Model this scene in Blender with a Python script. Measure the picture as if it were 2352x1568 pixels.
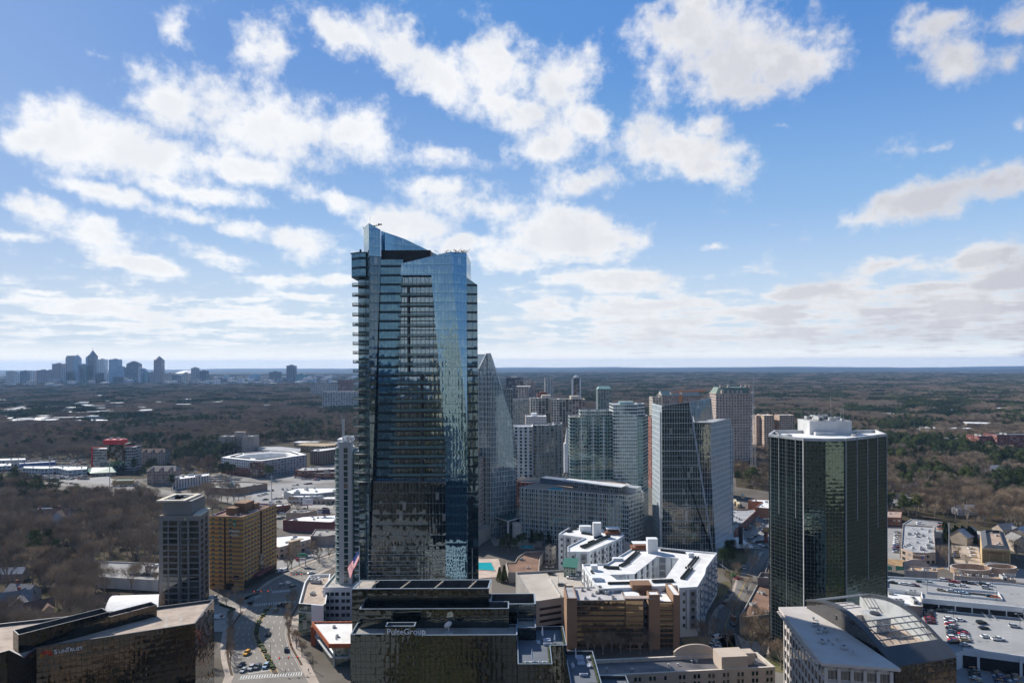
import bpy,math,random
from math import radians as R,sin,cos,pi,sqrt,floor,hypot,atan2
from mathutils import Matrix,Vector,noise as mnoise
sc=bpy.context.scene
for o in list(bpy.data.objects):bpy.data.objects.remove(o)
random.seed(7)
C=sc.collection
# camera, sky, sun, exposure
H=140.0;F=1568.0;CX=1176.0;CY=834.5;ROLL=-0.25
cam=bpy.data.cameras.new('camera');cam.lens=24.0;cam.sensor_width=36.0
cam.shift_y=(CY-784.0)/2352.0;cam.clip_end=120000.0;cam.clip_start=1.0
co=bpy.data.objects.new('camera',cam);C.objects.link(co)
co.matrix_world=Matrix.Translation((0,0,H))@Matrix.Rotation(R(90),4,'X')@Matrix.Rotation(R(ROLL),4,'Z')
sc.camera=co
SUN_EL=R(35);SUN_AZ=R(-46)
sun_dir=Vector((sin(SUN_AZ)*cos(SUN_EL),cos(SUN_AZ)*cos(SUN_EL),sin(SUN_EL)))
sl=bpy.data.lights.new('sun','SUN');sl.energy=5.0;sl.angle=R(0.5);sl.color=(1.0,0.95,0.87)
so=bpy.data.objects.new('sun',sl);C.objects.link(so)
so.rotation_euler=sun_dir.to_track_quat('Z','Y').to_euler()
sc.view_settings.view_transform='Standard';sc.view_settings.look='None'
sc.view_settings.exposure=0.38;sc.view_settings.gamma=1.0
sc.cycles.use_denoising=True
sc.cycles.max_bounces=6;sc.cycles.diffuse_bounces=2;sc.cycles.glossy_bounces=3
sc.cycles.transparent_max_bounces=4;sc.cycles.volume_bounces=0
sc.cycles.caustics_reflective=False;sc.cycles.caustics_refractive=False
sc.cycles.sample_clamp_indirect=4.0
class NT:
 """small helper round a node tree"""
 def __init__(s,nt):s.nt=nt;s.n=nt.nodes;s.l=nt.links
 def new(s,t,**k):
  n=s.n.new(t)
  for a,b in k.items():setattr(n,a,b)
  return n
 def put(s,sock,v):
  if hasattr(v,'is_output')or isinstance(v,bpy.types.NodeSocket):s.l.new(v,sock)
  else:sock.default_value=v
 def m(s,op,a,b=None,c=None,clamp=False):
  n=s.new('ShaderNodeMath',operation=op);n.use_clamp=clamp
  s.put(n.inputs[0],a)
  if b is not None:s.put(n.inputs[1],b)
  if c is not None:s.put(n.inputs[2],c)
  return n.outputs[0]
 def vm(s,op,a,b=None,sc_=None):
  n=s.new('ShaderNodeVectorMath',operation=op);s.put(n.inputs[0],a)
  if b is not None:s.put(n.inputs[1],b)
  if sc_ is not None:s.put(n.inputs['Scale'],sc_)
  return n.outputs[0]
 def mix(s,f,a,b):
  n=s.new('ShaderNodeMix',data_type='RGBA');s.put(n.inputs[0],f);s.put(n.inputs[6],a);s.put(n.inputs[7],b)
  return n.outputs[2]
 def comb(s,x,y,z):
  n=s.new('ShaderNodeCombineXYZ')
  for i,v in enumerate((x,y,z)):s.put(n.inputs[i],v)
  return n.outputs[0]
 def sep(s,v):
  n=s.new('ShaderNodeSeparateXYZ');s.l.new(v,n.inputs[0]);return n.outputs
 def noise(s,vec,scale,detail=3.0,rough=0.55,dist=0.0):
  n=s.new('ShaderNodeTexNoise');n.inputs['Scale'].default_value=scale
  n.inputs['Detail'].default_value=detail;n.inputs['Roughness'].default_value=rough
  n.inputs['Distortion'].default_value=dist
  if vec is not None:s.l.new(vec,n.inputs['Vector'])
  return n.outputs
 def smooth(s,v,a,b,lo=0.0,hi=1.0):
  n=s.new('ShaderNodeMapRange',interpolation_type='SMOOTHSTEP');s.put(n.inputs[0],v)
  for i,q in zip((1,2,3,4),(a,b,lo,hi)):s.put(n.inputs[i],q)
  return n.outputs[0]
def rgba(c):return(c[0],c[1],c[2],1.0)
def pix_dir(px,py):
 a=(px-CX)/F;b=-(py-CY)/F;t=R(ROLL)
 return a*cos(t)-b*sin(t),a*sin(t)+b*cos(t)
def W(px,py,D):
 a,b=pix_dir(px,py);return Vector((a*D,D,H+b*D))
def G(px,py,z=0.0):
 a,b=pix_dir(px,py);D=(z-H)/b
 return Vector((a*D,D,z))
def proj(p):
 a=p[0]/p[1];b=(p[2]-H)/p[1];t=R(-ROLL)
 x=a*cos(t)-b*sin(t);y=a*sin(t)+b*cos(t)
 return CX+F*x,CY-F*y
# sky: Nishita air, cumulus laid out by azimuth and elevation
w=bpy.data.worlds.new('World');sc.world=w;w.cycles.sampling_method='MANUAL';w.cycles.sample_map_resolution=512;w.use_nodes=True
N=NT(w.node_tree);N.n.clear()
out=N.new('ShaderNodeOutputWorld');bg=N.new('ShaderNodeBackground');N.l.new(bg.outputs[0],out.inputs[0])
sky=N.new('ShaderNodeTexSky',sky_type='NISHITA');sky.sun_disc=False
sky.sun_elevation=SUN_EL;sky.sun_rotation=SUN_AZ;sky.air_density=1.0;sky.dust_density=0.6;sky.ozone_density=2.2;sky.altitude=300
tc=N.new('ShaderNodeTexCoord');dv=tc.outputs['Generated']
X,Y,Z=N.sep(dv)
az=N.m('ARCTAN2',X,Y);el=N.m('ARCSINE',N.m('MINIMUM',N.m('MAXIMUM',Z,-1.0),1.0))
wn=N.noise(dv,7.0,4.0,0.6)[1]
wx,wy,wz=N.sep(N.vm('SUBTRACT',wn,(0.5,0.5,0.5)))
elw=N.m('MINIMUM',N.m('MULTIPLY',N.m('MAXIMUM',el,0.02),2.4),1.0)
wn2=N.noise(dv,26.0,3.0,0.65)[1]
wx2,wy2,_z2=N.sep(N.vm('SUBTRACT',wn2,(0.5,0.5,0.5)))
azw=N.m('ADD',N.m('ADD',az,N.m('MULTIPLY',wx,0.10)),N.m('MULTIPLY',wx2,0.05))
elq=N.m('ADD',el,N.m('MULTIPLY',N.m('ADD',N.m('MULTIPLY',wy,0.08),N.m('MULTIPLY',wy2,0.045)),elw))
P0=N.comb(azw,elq,0.0)
CL=[(180,320,190,90,-8,1),(390,230,150,110,5,1),(330,340,260,80,4,1),(620,290,240,120,0,1),(560,385,200,48,5,.88),(800,320,180,90,12,.95),(1000,360,130,38,8,.88),(60,330,80,50,0,.9),(430,432,220,34,6,.85),(620,115,90,70,-20,.9),(780,70,130,60,10,1),(900,120,150,70,25,1),(1010,180,160,80,20,1),(1150,150,150,80,5,1),(1290,200,100,110,20,1),(1180,240,160,80,15,1),(1350,280,80,50,20,.95),(1240,340,110,55,0,.9),(1590,60,170,80,0,1),(1640,150,220,90,0,1),(1800,150,170,70,10,1),(1700,200,200,50,0,.95),(1570,100,110,90,0,.9),(1560,340,190,75,8,1),(1620,290,70,50,0,.9),(1640,390,130,40,0,.85),(1340,425,150,48,5,.85),(1010,440,200,38,0,.72),(2200,40,150,60,-15,.85),(2190,130,90,60,20,.8),(2330,40,120,50,0,.8),(410,75,70,50,20,.75),(210,140,90,25,10,.6),(100,125,30,15,0,.5),(250,447,200,33,8,.88),(430,487,150,28,8,.82),(60,480,130,45,12,.95),(190,535,185,46,8,.95),(330,602,120,32,10,.92),(60,545,100,22,0,.7),(540,520,80,22,0,.85),(760,460,180,45,15,.9),(900,510,180,50,8,.9),(720,560,180,48,3,.9),(500,590,110,35,15,.85),(610,640,120,20,4,.8),(760,640,160,25,0,.6),(1100,480,220,60,10,.8),(1300,540,230,70,8,1),(1180,590,170,40,0,.85),(1450,560,100,25,5,.8),(1400,640,200,35,3,.85),(1250,520,130,45,0,.7),(2130,460,260,55,-14,1.05),(2280,420,150,50,0,1),(1990,500,160,35,-14,.9),(2030,612,90,20,0,.85),(2260,595,130,35,-10,.95),(2330,640,110,25,0,.9),(2110,665,110,18,4,.8),(1880,670,130,30,-4,.85),(1650,575,60,14,0,.6),(1780,515,60,10,0,.35),(2180,335,50,22,-10,.5),(2345,300,40,40,0,.5),(1700,715,430,26,1,.52),(2100,730,300,22,1,.52),(1400,700,260,20,0,.55),(1750,765,700,30,0,.50),(1330,720,120,14,0,.8),(1560,700,140,15,0,.8),(1500,740,200,12,0,.7),(1800,725,170,14,0,.75),(2020,715,120,14,0,.75),(2250,705,160,16,0,.8),(1700,770,300,12,0,.6),(200,708,210,22,4,.85),(90,670,70,9,0,.6),(340,748,130,10,0,.6),(600,720,190,16,2,.65),(690,745,170,16,2,.65),(600,685,70,13,0,.7),(700,680,70,11,0,.7),(2300,130,90,60,10,.6),(30,735,50,8,0,.4),(420,690,40,10,0,.5),(1800,305,80,14,0,.45),(1060,560,120,40,0,.8),(960,595,110,30,0,.7)]
acc=None
for(px,py,hw,hh,rot,wt)in CL:
 a,b=pix_dir(px,py);r2=sqrt(a*a+1);AZ=atan2(a,1);EL=atan2(b,r2)
 mp=N.new('ShaderNodeMapping',vector_type='TEXTURE');N.l.new(P0,mp.inputs['Vector'])
 mp.inputs['Location'].default_value=(AZ,EL,0);mp.inputs['Rotation'].default_value=(0,0,R(-rot))
 mp.inputs['Scale'].default_value=(1.42*hw/F/(r2*r2),1.42*hh/F/r2,1.0)
 g=N.new('ShaderNodeTexGradient',gradient_type='SPHERICAL');N.l.new(mp.outputs[0],g.inputs[0])
 v=N.m('MULTIPLY',g.outputs['Fac'],wt)
 acc=v if acc is None else N.m('SMOOTH_MAX',acc,v,0.16)
dz=N.m('ADD',N.m('MAXIMUM',Z,0.0),0.10)
deck=N.comb(N.m('DIVIDE',X,dz),N.m('DIVIDE',Y,dz),0.0)
d1=N.noise(deck,2.6,7.0,0.62)[0]
d2=N.noise(dv,9.0,8.0,0.62)[0]
d3=N.noise(dv,34.0,5.0,0.65)[0]
band=N.m('MULTIPLY',N.smooth(el,0.0,0.03),N.smooth(el,0.16,0.06))
bandR=N.m('MULTIPLY',band,N.smooth(az,-0.25,0.25,0.30,0.42))
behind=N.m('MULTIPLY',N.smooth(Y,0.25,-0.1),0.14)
field=N.m('ADD',N.m('ADD',acc,N.m('MAXIMUM',bandR,behind)),N.m('ADD',N.m('MULTIPLY',N.m('SUBTRACT',d1,0.5),N.m('MULTIPLY_ADD',N.smooth(el,.22,.05),1.5,0.5)),N.m('ADD',N.m('MULTIPLY',N.m('SUBTRACT',d2,0.5),1.3),N.m('MULTIPLY',N.m('SUBTRACT',d3,0.5),0.75))))
dens=N.smooth(field,0.27,0.80)
sunw=N.smooth(az,0.75,-0.25)
tone=N.m('MULTIPLY',N.smooth(field,0.55,1.05),0.75)
tone=N.m('ADD',tone,N.m('MULTIPLY',N.smooth(N.noise(dv,12.0,4.0,0.55)[0],0.42,0.66),0.55))
grey=N.mix(sunw,(0.46,0.46,0.50,1),(0.68,0.69,0.71,1))
white=N.mix(sunw,(0.66,0.655,0.665,1),(0.80,0.80,0.80,1))
ccol=N.mix(N.m('MINIMUM',tone,1.0),white,grey)
skyc=N.new('ShaderNodeMix',data_type='RGBA',blend_type='MULTIPLY');skyc.inputs[0].default_value=1
N.l.new(sky.outputs[0],skyc.inputs[6]);skyc.inputs[7].default_value=(0.078,0.104,0.134,1)
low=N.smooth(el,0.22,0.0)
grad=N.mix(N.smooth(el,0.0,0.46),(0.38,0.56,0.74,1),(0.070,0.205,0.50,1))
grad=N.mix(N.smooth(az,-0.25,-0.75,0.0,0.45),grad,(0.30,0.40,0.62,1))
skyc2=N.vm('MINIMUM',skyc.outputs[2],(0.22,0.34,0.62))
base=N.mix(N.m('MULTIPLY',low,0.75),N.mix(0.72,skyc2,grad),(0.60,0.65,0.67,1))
zen=N.m('MULTIPLY',N.smooth(el,0.50,1.1,1.0,0.55),N.smooth(Y,0.3,-0.25,1.0,0.80))  # sky overhead and behind the view dimmed by hand to cut fill light
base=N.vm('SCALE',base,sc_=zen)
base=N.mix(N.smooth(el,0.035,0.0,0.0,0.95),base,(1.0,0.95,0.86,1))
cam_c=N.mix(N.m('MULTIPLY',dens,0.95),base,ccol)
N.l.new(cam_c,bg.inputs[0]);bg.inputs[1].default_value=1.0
# materials
MATS={}
def _mat(name):
 m=bpy.data.materials.new(name);m.use_nodes=True;n=NT(m.node_tree);n.n.clear()
 o=n.new('ShaderNodeOutputMaterial');p=n.new('ShaderNodeBsdfPrincipled');n.l.new(p.outputs[0],o.inputs[0])
 MATS[name]=m
 return m,n,p
def pm(name,c,rough=0.8,var=0.12,scale=0.25,c2=None,spec=0.3,metal=0.0,streak=False,fine=0.0):
 """plain paint, concrete, membrane: colour with real-world unevenness"""
 if name in MATS:return MATS[name]
 m,n,p=_mat(name)
 g=n.new('ShaderNodeNewGeometry').outputs['Position']
 if streak:g2=n.vm('MULTIPLY',g,(1.0,1.0,0.12))
 else:g2=g
 f=n.noise(g2,scale,5.0,0.6)[0]
 a=rgba(c);b=rgba(c2)if c2 else rgba([x*(1-2.2*var)for x in c])
 col=n.mix(n.smooth(f,0.35,0.72),a,b)
 if fine:
  f2=n.noise(g,2.2,3.0,0.7)[0]
  col=n.mix(n.smooth(f2,0.3,0.8,0.0,fine),col,rgba([x*0.45 for x in c]))
 n.l.new(col,p.inputs['Base Color']);p.inputs['Roughness'].default_value=rough
 p.inputs['Specular IOR Level'].default_value=spec;p.inputs['Metallic'].default_value=metal
 return m
def ocol(name,rough=0.35,spec=0.5,metal=0.0):
 if name in MATS:return MATS[name]
 m,n,p=_mat(name);oi=n.new('ShaderNodeObjectInfo');n.l.new(oi.outputs['Color'],p.inputs['Base Color'])
 p.inputs['Roughness'].default_value=rough;p.inputs['Specular IOR Level'].default_value=spec;p.inputs['Metallic'].default_value=metal
 return m
def facade(name,pw,ph,fx,fz,wall,glass,ior=2.0,tilt=0.012,wob=0.03,band=None,bh=0.0,fh=0.0,gvar=0.6,wr=0.7,curtains=0.25,ccol_=(0.35,0.33,0.3),wvar=0.1,wobs=0.35,tint=(1,1,1),rough=0.03,fz0=None):
 """glass in a grid laid out in metres along the wall: pw x ph panels, fx / fz the share that is wall or mullion;
    band: colour of a spandrel of height bh every fh metres"""
 if name in MATS:return MATS[name]
 m,n,p=_mat(name)
 uv=n.new('ShaderNodeUVMap').outputs[0];u,v,_=n.sep(uv)
 us=n.m('DIVIDE',u,pw);vs=n.m('DIVIDE',v,ph)
 cu=n.m('FLOOR',us);cv=n.m('FLOOR',vs);fu=n.m('FRACT',us);fv=n.m('FRACT',vs)
 a=n.m('MAXIMUM',n.m('LESS_THAN',fu,fx/2),n.m('GREATER_THAN',fu,1-fx/2))
 zlo,zhi=(fz/2,1-fz/2)if fz0 is None else(fz0,1-(fz-fz0))
 b=n.m('MAXIMUM',n.m('LESS_THAN',fv,zlo),n.m('GREATER_THAN',fv,zhi))
 mask=n.m('MAXIMUM',a,b)
 wn_=n.new('ShaderNodeTexWhiteNoise',noise_dimensions='3D')
 pos=n.new('ShaderNodeNewGeometry')
 n.l.new(n.comb(cu,cv,3.0),wn_.inputs['Vector'])
 rx,ry,rz=n.sep(wn_.outputs['Color'])
 gcol=n.mix(n.m('MULTIPLY',rx,gvar),rgba(glass),rgba([q*0.25 for q in glass]))
 gcol=n.mix(n.m('MULTIPLY',n.m('LESS_THAN',ry,curtains),0.75),gcol,rgba(ccol_))
 if band is not None:
  bm=n.m('LESS_THAN',n.m('MULTIPLY',n.m('FRACT',n.m('DIVIDE',v,fh)),fh),bh)
  gcol=n.mix(bm,gcol,rgba(band))
 f=n.noise(pos.outputs['Position'],0.12,4.0,0.6)[0]
 wc=n.mix(n.smooth(f,0.3,0.75),rgba(wall),rgba([q*(1-2*wvar)for q in wall]))
 n.l.new(n.mix(mask,gcol,wc),p.inputs['Base Color'])
 n.l.new(n.m('ADD',n.m('MULTIPLY',mask,wr-rough),rough),p.inputs['Roughness'])
 p.inputs['IOR'].default_value=ior
 n.l.new(n.m('SUBTRACT',0.5,n.m('MULTIPLY',mask,0.42)),p.inputs['Specular IOR Level'])
 p.inputs['Specular Tint'].default_value=rgba(tint)
 t1=n.vm('SCALE',n.vm('SUBTRACT',wn_.outputs['Color'],(0.5,0.5,0.5)),sc_=tilt)
 nz=n.noise(pos.outputs['Position'],wobs,2.0,0.5)[1]
 t2=n.vm('SCALE',n.vm('SUBTRACT',nz,(0.5,0.5,0.5)),sc_=wob)
 bow=n.comb(n.m('MULTIPLY',n.m('SUBTRACT',fu,0.5),wob*0.6),0.0,n.m('MULTIPLY',n.m('SUBTRACT',fv,0.5),wob*0.6))
 dn=n.vm('SCALE',n.vm('ADD',n.vm('ADD',t1,t2),bow),sc_=n.m('SUBTRACT',1.0,mask))
 nn=n.vm('NORMALIZE',n.vm('ADD',pos.outputs['Normal'],dn))
 n.l.new(nn,p.inputs['Normal'])
 return m
# mesh builder
class MB:
 def __init__(s):s.v=[];s.f=[];s.mi=[];s.uv=[]
 def face(s,pts,mi=0,uv=None):
  k=len(s.v);s.v+=[tuple(p)for p in pts];s.f.append(tuple(range(k,k+len(pts))));s.mi.append(mi)
  if uv is None:
   p0=Vector(pts[0]);e=Vector(pts[1])-p0;nrm=e.cross(Vector(pts[-1])-p0)
   if abs(nrm.z)>0.7*max(nrm.length,1e-9):uv=[(p[0],p[1])for p in pts]
   else:
    t=Vector((e.x,e.y,0));
    if t.length<1e-6:
     t=Vector(pts[2])-p0;t.z=0
    t.normalize()if t.length>1e-9 else None
    uv=[((p[0]-p0 .x)*t.x+(p[1]-p0 .y)*t.y,p[2])for p in pts]
  s.uv+=uv
 def wall(s,a,b,z0,z1,mi=0,pw=None,ph=None,zb=None):
  """vertical quad from a to b (outside is on the right walking a->b... ccw from above), uv snapped to whole bays"""
  L=hypot(b[0]-a[0],b[1]-a[1]);U=L;V0,V1=(z0,z1)
  if pw:U=max(1,round(L/pw))*pw
  if ph:
   n_=max(1,round((z1-z0)/ph));V0,V1=0.0,n_*ph
  s.face([(a[0],a[1],z0),(b[0],b[1],z0),(b[0],b[1],z1),(a[0],a[1],z1)],mi,[(0,V0),(U,V0),(U,V1),(0,V1)])
 def prism(s,pts,z0,z1,mi=0,mt=None,top=True,pw=None,ph=None,bottom=False):
  pts=ccw(pts)
  for i in range(len(pts)):s.wall(pts[i],pts[(i+1)%len(pts)],z0,z1,mi,pw,ph)
  if top:s.face([(p[0],p[1],z1)for p in pts],mi if mt is None else mt)
  if bottom:s.face([(p[0],p[1],z0)for p in reversed(pts)],mi)
 def box(s,x0,y0,z0,x1,y1,z1,mi=0,bottom=False):s.prism([(x0,y0),(x1,y0),(x1,y1),(x0,y1)],z0,z1,mi,bottom=bottom)
 def obox(s,c,d,hl,hw,z0,z1,mi=0,bottom=False):
  d=Vector((d[0],d[1])).normalized();n=Vector((-d.y,d.x));c=Vector((c[0],c[1]))
  s.prism([c-d*hl-n*hw,c+d*hl-n*hw,c+d*hl+n*hw,c-d*hl+n*hw],z0,z1,mi,bottom=bottom)
 def bar(s,a,b,r,mi=0,k=4,r2=None):
  a=Vector(a);b=Vector(b);d=(b-a);
  if d.length<1e-6:return
  d.normalize();q=d.orthogonal().normalized();w_=d.cross(q);r2=r if r2 is None else r2
  A=[a+(q*cos(2*pi*i/k)+w_*sin(2*pi*i/k))*r for i in range(k)]
  B=[b+(q*cos(2*pi*i/k)+w_*sin(2*pi*i/k))*r2 for i in range(k)]
  for i in range(k):j=(i+1)%k;s.face([A[i],A[j],B[j],B[i]],mi)
  s.face(list(reversed(A)),mi);s.face(B,mi)
 def cyl(s,c,r,z0,z1,mi=0,k=16,r2=None,top=True):
  r2=r if r2 is None else r2
  A=[(c[0]+r*cos(2*pi*i/k),c[1]+r*sin(2*pi*i/k),z0)for i in range(k)]
  B=[(c[0]+r2*cos(2*pi*i/k),c[1]+r2*sin(2*pi*i/k),z1)for i in range(k)]
  for i in range(k):j=(i+1)%k;s.face([A[i],A[j],B[j],B[i]],mi)
  if top:s.face(B,mi)
def ccw(pts):
 pts=[Vector((p[0],p[1]))for p in pts]
 a=sum(pts[i].x*pts[(i+1)%len(pts)].y-pts[(i+1)%len(pts)].x*pts[i].y for i in range(len(pts)))
 return pts if a>0 else list(reversed(pts))
def mesh(name,mb,mats,off=(0,0,0)):
 me=bpy.data.meshes.new(name);o=Vector(off)
 me.from_pydata([(x-o.x,y-o.y,z-o.z)for x,y,z in mb.v],[],mb.f)
 me.polygons.foreach_set('material_index',mb.mi)
 ul=me.uv_layers.new(name='UVMap');flat=[]
 for q in mb.uv:flat+=[q[0],q[1]]
 ul.data.foreach_set('uv',flat)
 for m in(mats if isinstance(mats,(list,tuple))else[mats]):me.materials.append(m)
 me.update();return me
def obj(name,mb,mats,parent=None,at=None,kind=None):
 off=(0,0,0)
 if parent is not None:off=wloc(parent)
 elif at is not None:off=at
 me=mesh(name,mb,mats,off);o=bpy.data.objects.new(name,me);C.objects.link(o)
 if parent is not None:o.parent=parent
 elif at is not None:o.location=at
 if kind:o['kind']=kind
 return o
def wloc(o):
 v=Vector(o.location);p=o.parent
 while p:v+=Vector(p.location);p=p.parent
 return v
LABELS=set()
def tag(o,label,cat,group=None):
 o['label']=label;o['category']=cat
 if group:o['group']=group
 return o
def thing(name,label,cat,loc,group=None):
 o=bpy.data.objects.new(name,None);C.objects.link(o);o.location=loc;o.empty_display_size=1.0
 return tag(o,label,cat,group)
def inst(name,me,parent,loc,rz=0.0,s=None):
 o=bpy.data.objects.new(name,me);C.objects.link(o);o.parent=parent
 o.location=Vector(loc)-wloc(parent)if parent is not None else loc;o.rotation_euler=(0,0,rz)
 if s is not None:o.scale=s
 return o
def many(name,me,parent,spots,mats,cap=100):
 """copies of one part: the CAP first on the list as parts of their own, the rest as one part; spots (loc, rz, scale)"""
 for k,(loc,rz,s)in enumerate(spots[:cap]):inst(name,me,parent,loc,rz,s)
 rest=spots[cap:]
 if rest:
  mb=MB();off=wloc(parent)
  uvl=me.uv_layers[0].data
  for loc,rz,s in rest:
   s=s or(1,1,1);M_=Matrix.Translation(loc)@Matrix.Rotation(rz,4,'Z')@Matrix.Diagonal((s[0],s[1],s[2],1))
   for pl in me.polygons:
    mb.face([M_@me.vertices[i].co for i in pl.vertices],pl.material_index,[tuple(uvl[li].uv)for li in pl.loop_indices])
  obj(name,mb,mats,parent,kind='stuff')
# shared materials
white_mem=pm('white_membrane',(0.80,0.79,0.77),0.7,0.07,0.16,c2=(0.66,0.64,0.61),fine=0.12)
grey_mem=pm('grey_membrane',(0.42,0.42,0.42),0.8,0.18,0.12,fine=0.2)
gravel_tan=pm('tan_gravel',(0.50,0.40,0.32),0.95,0.15,0.2,fine=0.35)
gravel_grey=pm('grey_gravel',(0.36,0.34,0.31),0.95,0.15,0.2,fine=0.35)
brown_roof=pm('brown_roof',(0.27,0.16,0.11),0.95,0.2,0.12,fine=0.3)
dark_mem=pm('dark_membrane',(0.13,0.13,0.13),0.7,0.2,0.15,fine=0.2)
concrete=pm('concrete',(0.46,0.44,0.41),0.85,0.15,0.15,fine=0.15)
concrete_l=pm('pale_concrete',(0.60,0.58,0.55),0.85,0.1,0.15,streak=True)
white_paint=pm('white_paint',(0.78,0.79,0.79),0.6,0.05,0.1)
metal_l=pm('pale_metal',(0.55,0.57,0.58),0.45,0.1,0.5,metal=0.3)
metal_d=pm('dark_metal',(0.06,0.065,0.07),0.45,0.2,0.5)
black_m=pm('black_opening',(0.012,0.012,0.014),0.6,0.1,1.0)
glass_dark=pm('window_glass',(0.015,0.02,0.022),0.04,0.2,0.6,spec=0.9)
glass_green=pm('green_window_glass',(0.03,0.10,0.09),0.05,0.2,0.6,spec=1.0)
asphalt=pm('asphalt',(0.135,0.13,0.125),0.9,0.12,0.06,fine=0.15)
asphalt_l=pm('worn_asphalt',(0.30,0.29,0.28),0.9,0.10,0.06,fine=0.12)
pave=pm('pavement_slabs',(0.44,0.37,0.31),0.9,0.12,0.12,fine=0.15)
mark_w=pm('road_paint_white',(0.72,0.72,0.70),0.8,0.12,0.8)
mark_y=pm('road_paint_yellow',(0.62,0.38,0.06),0.8,0.12,0.8)
grass_m=pm('grass_turf',(0.10,0.12,0.035),0.95,0.2,0.15,c2=(0.20,0.15,0.08),fine=0.3)
straw=pm('straw_verge',(0.42,0.27,0.14),0.95,0.2,0.15,fine=0.3)
hedge_m=pm('hedge_leaves',(0.055,0.075,0.022),0.9,0.3,1.2,fine=0.5)
red_brick=pm('red_brick',(0.26,0.09,0.065),0.9,0.12,0.3,fine=0.2)
tan_stucco=pm('tan_stucco',(0.50,0.38,0.28),0.9,0.08,0.1)
# ground
def smoothstep(a,b,x):
 t=min(1.0,max(0.0,(x-a)/(b-a)));return t*t*(3-2*t)
def ht(x,y):
 r=hypot(x,y);w_=smoothstep(900,2200,r)
 if w_<=0:return 0.0
 n1=mnoise.noise(Vector((x/900.0,y/900.0,0.3)));n2=mnoise.noise(Vector((x/300.0,y/300.0,4.0)))
 n3=mnoise.noise(Vector((x/3500.0,y/3500.0,9.0)))
 far=smoothstep(7000,14000,r)
 fade=1-smoothstep(4300,5000,r)*(1-smoothstep(6500,7500,r))*(1 if x<-500 else 0)
 return w_*(9*n1+3*n2)*fade+far*(55*n3+16*n1-22)*(.35+.65*smoothstep(-0.3,0.6,x/max(r,1)))-10*smoothstep(2500,5200,r)*(1-far)*0
def Gt(px,py):
 z=0.0
 for _ in range(6):
  p=G(px,py,z);z=ht(p.x,p.y)
 p=G(px,py,z);return p
mb=MB()
rs=[0.0]+[40*(25000/40)**(i/150)for i in range(151)]
NA=288;vid={}
gm=bpy.data.meshes.new('ground');vs=[(0,0,0)];fs=[]
for i,r in enumerate(rs[1:]):
 for j in range(NA):
  a=2*pi*j/NA;x,y=r*sin(a),r*cos(a);vs.append((x,y,ht(x,y)))
for j in range(NA):fs.append((0,1+(j+1)%NA,1+j))
for i in range(len(rs)-2):
 for j in range(NA):
  a=1+i*NA+j;b=1+i*NA+(j+1)%NA;fs.append((a,b,b+NA,a+NA))
gm.from_pydata(vs,[],fs);gm.update()
m,n,p=_mat('ground_earth')
g=n.new('ShaderNodeNewGeometry').outputs['Position']
f1=n.noise(g,0.004,6.0,0.6)[0];f2=n.noise(g,0.05,5.0,0.65)[0];f3=n.noise(g,0.00035,7.0,0.65)[0]
c=n.mix(n.smooth(f2,0.35,0.7),(0.065,0.047,0.032,1),(0.04,0.042,0.018,1))
c=n.mix(n.smooth(f1,0.5,0.7,0,0.6),c,(0.15,0.11,0.07,1))
dist=n.vm('LENGTH',g);
ln=n.new('ShaderNodeVectorMath',operation='LENGTH');n.l.new(g,ln.inputs[0]);dist=ln.outputs['Value']
farc=n.mix(n.smooth(f3,0.40,0.62),(0.036,0.034,0.034,1),(0.018,0.026,0.018,1))
farc=n.mix(n.smooth(n.noise(g,0.0018,5.0,0.7)[0],0.45,0.72,0,0.6),farc,(0.055,0.050,0.048,1))
n.l.new(n.mix(n.smooth(dist,1500,4000),c,farc),p.inputs['Base Color']);p.inputs['Roughness'].default_value=1.0
p.inputs['Specular IOR Level'].default_value=0.1
gm.materials.append(m);gm.polygons.foreach_set('use_smooth',[True]*len(gm.polygons))
go=bpy.data.objects.new('ground',gm);C.objects.link(go);go['kind']='structure'
hz=MB();hz.box(-25400,-25400,-90,25400,25400,266,0,bottom=True)
hm=bpy.data.materials.new('haze_air');hm.use_nodes=True;hn=NT(hm.node_tree);hn.n.clear()
ho=hn.new('ShaderNodeOutputMaterial');hv=hn.new('ShaderNodeVolumePrincipled');hn.l.new(hv.outputs[0],ho.inputs['Volume'])
hv.inputs['Color'].default_value=(0.34,0.58,0.95,1);hv.inputs['Density'].default_value=3.8e-5;hv.inputs['Anisotropy'].default_value=0.15
hobj=obj('haze',hz,hm);hobj['kind']='stuff';hobj.visible_shadow=True
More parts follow.
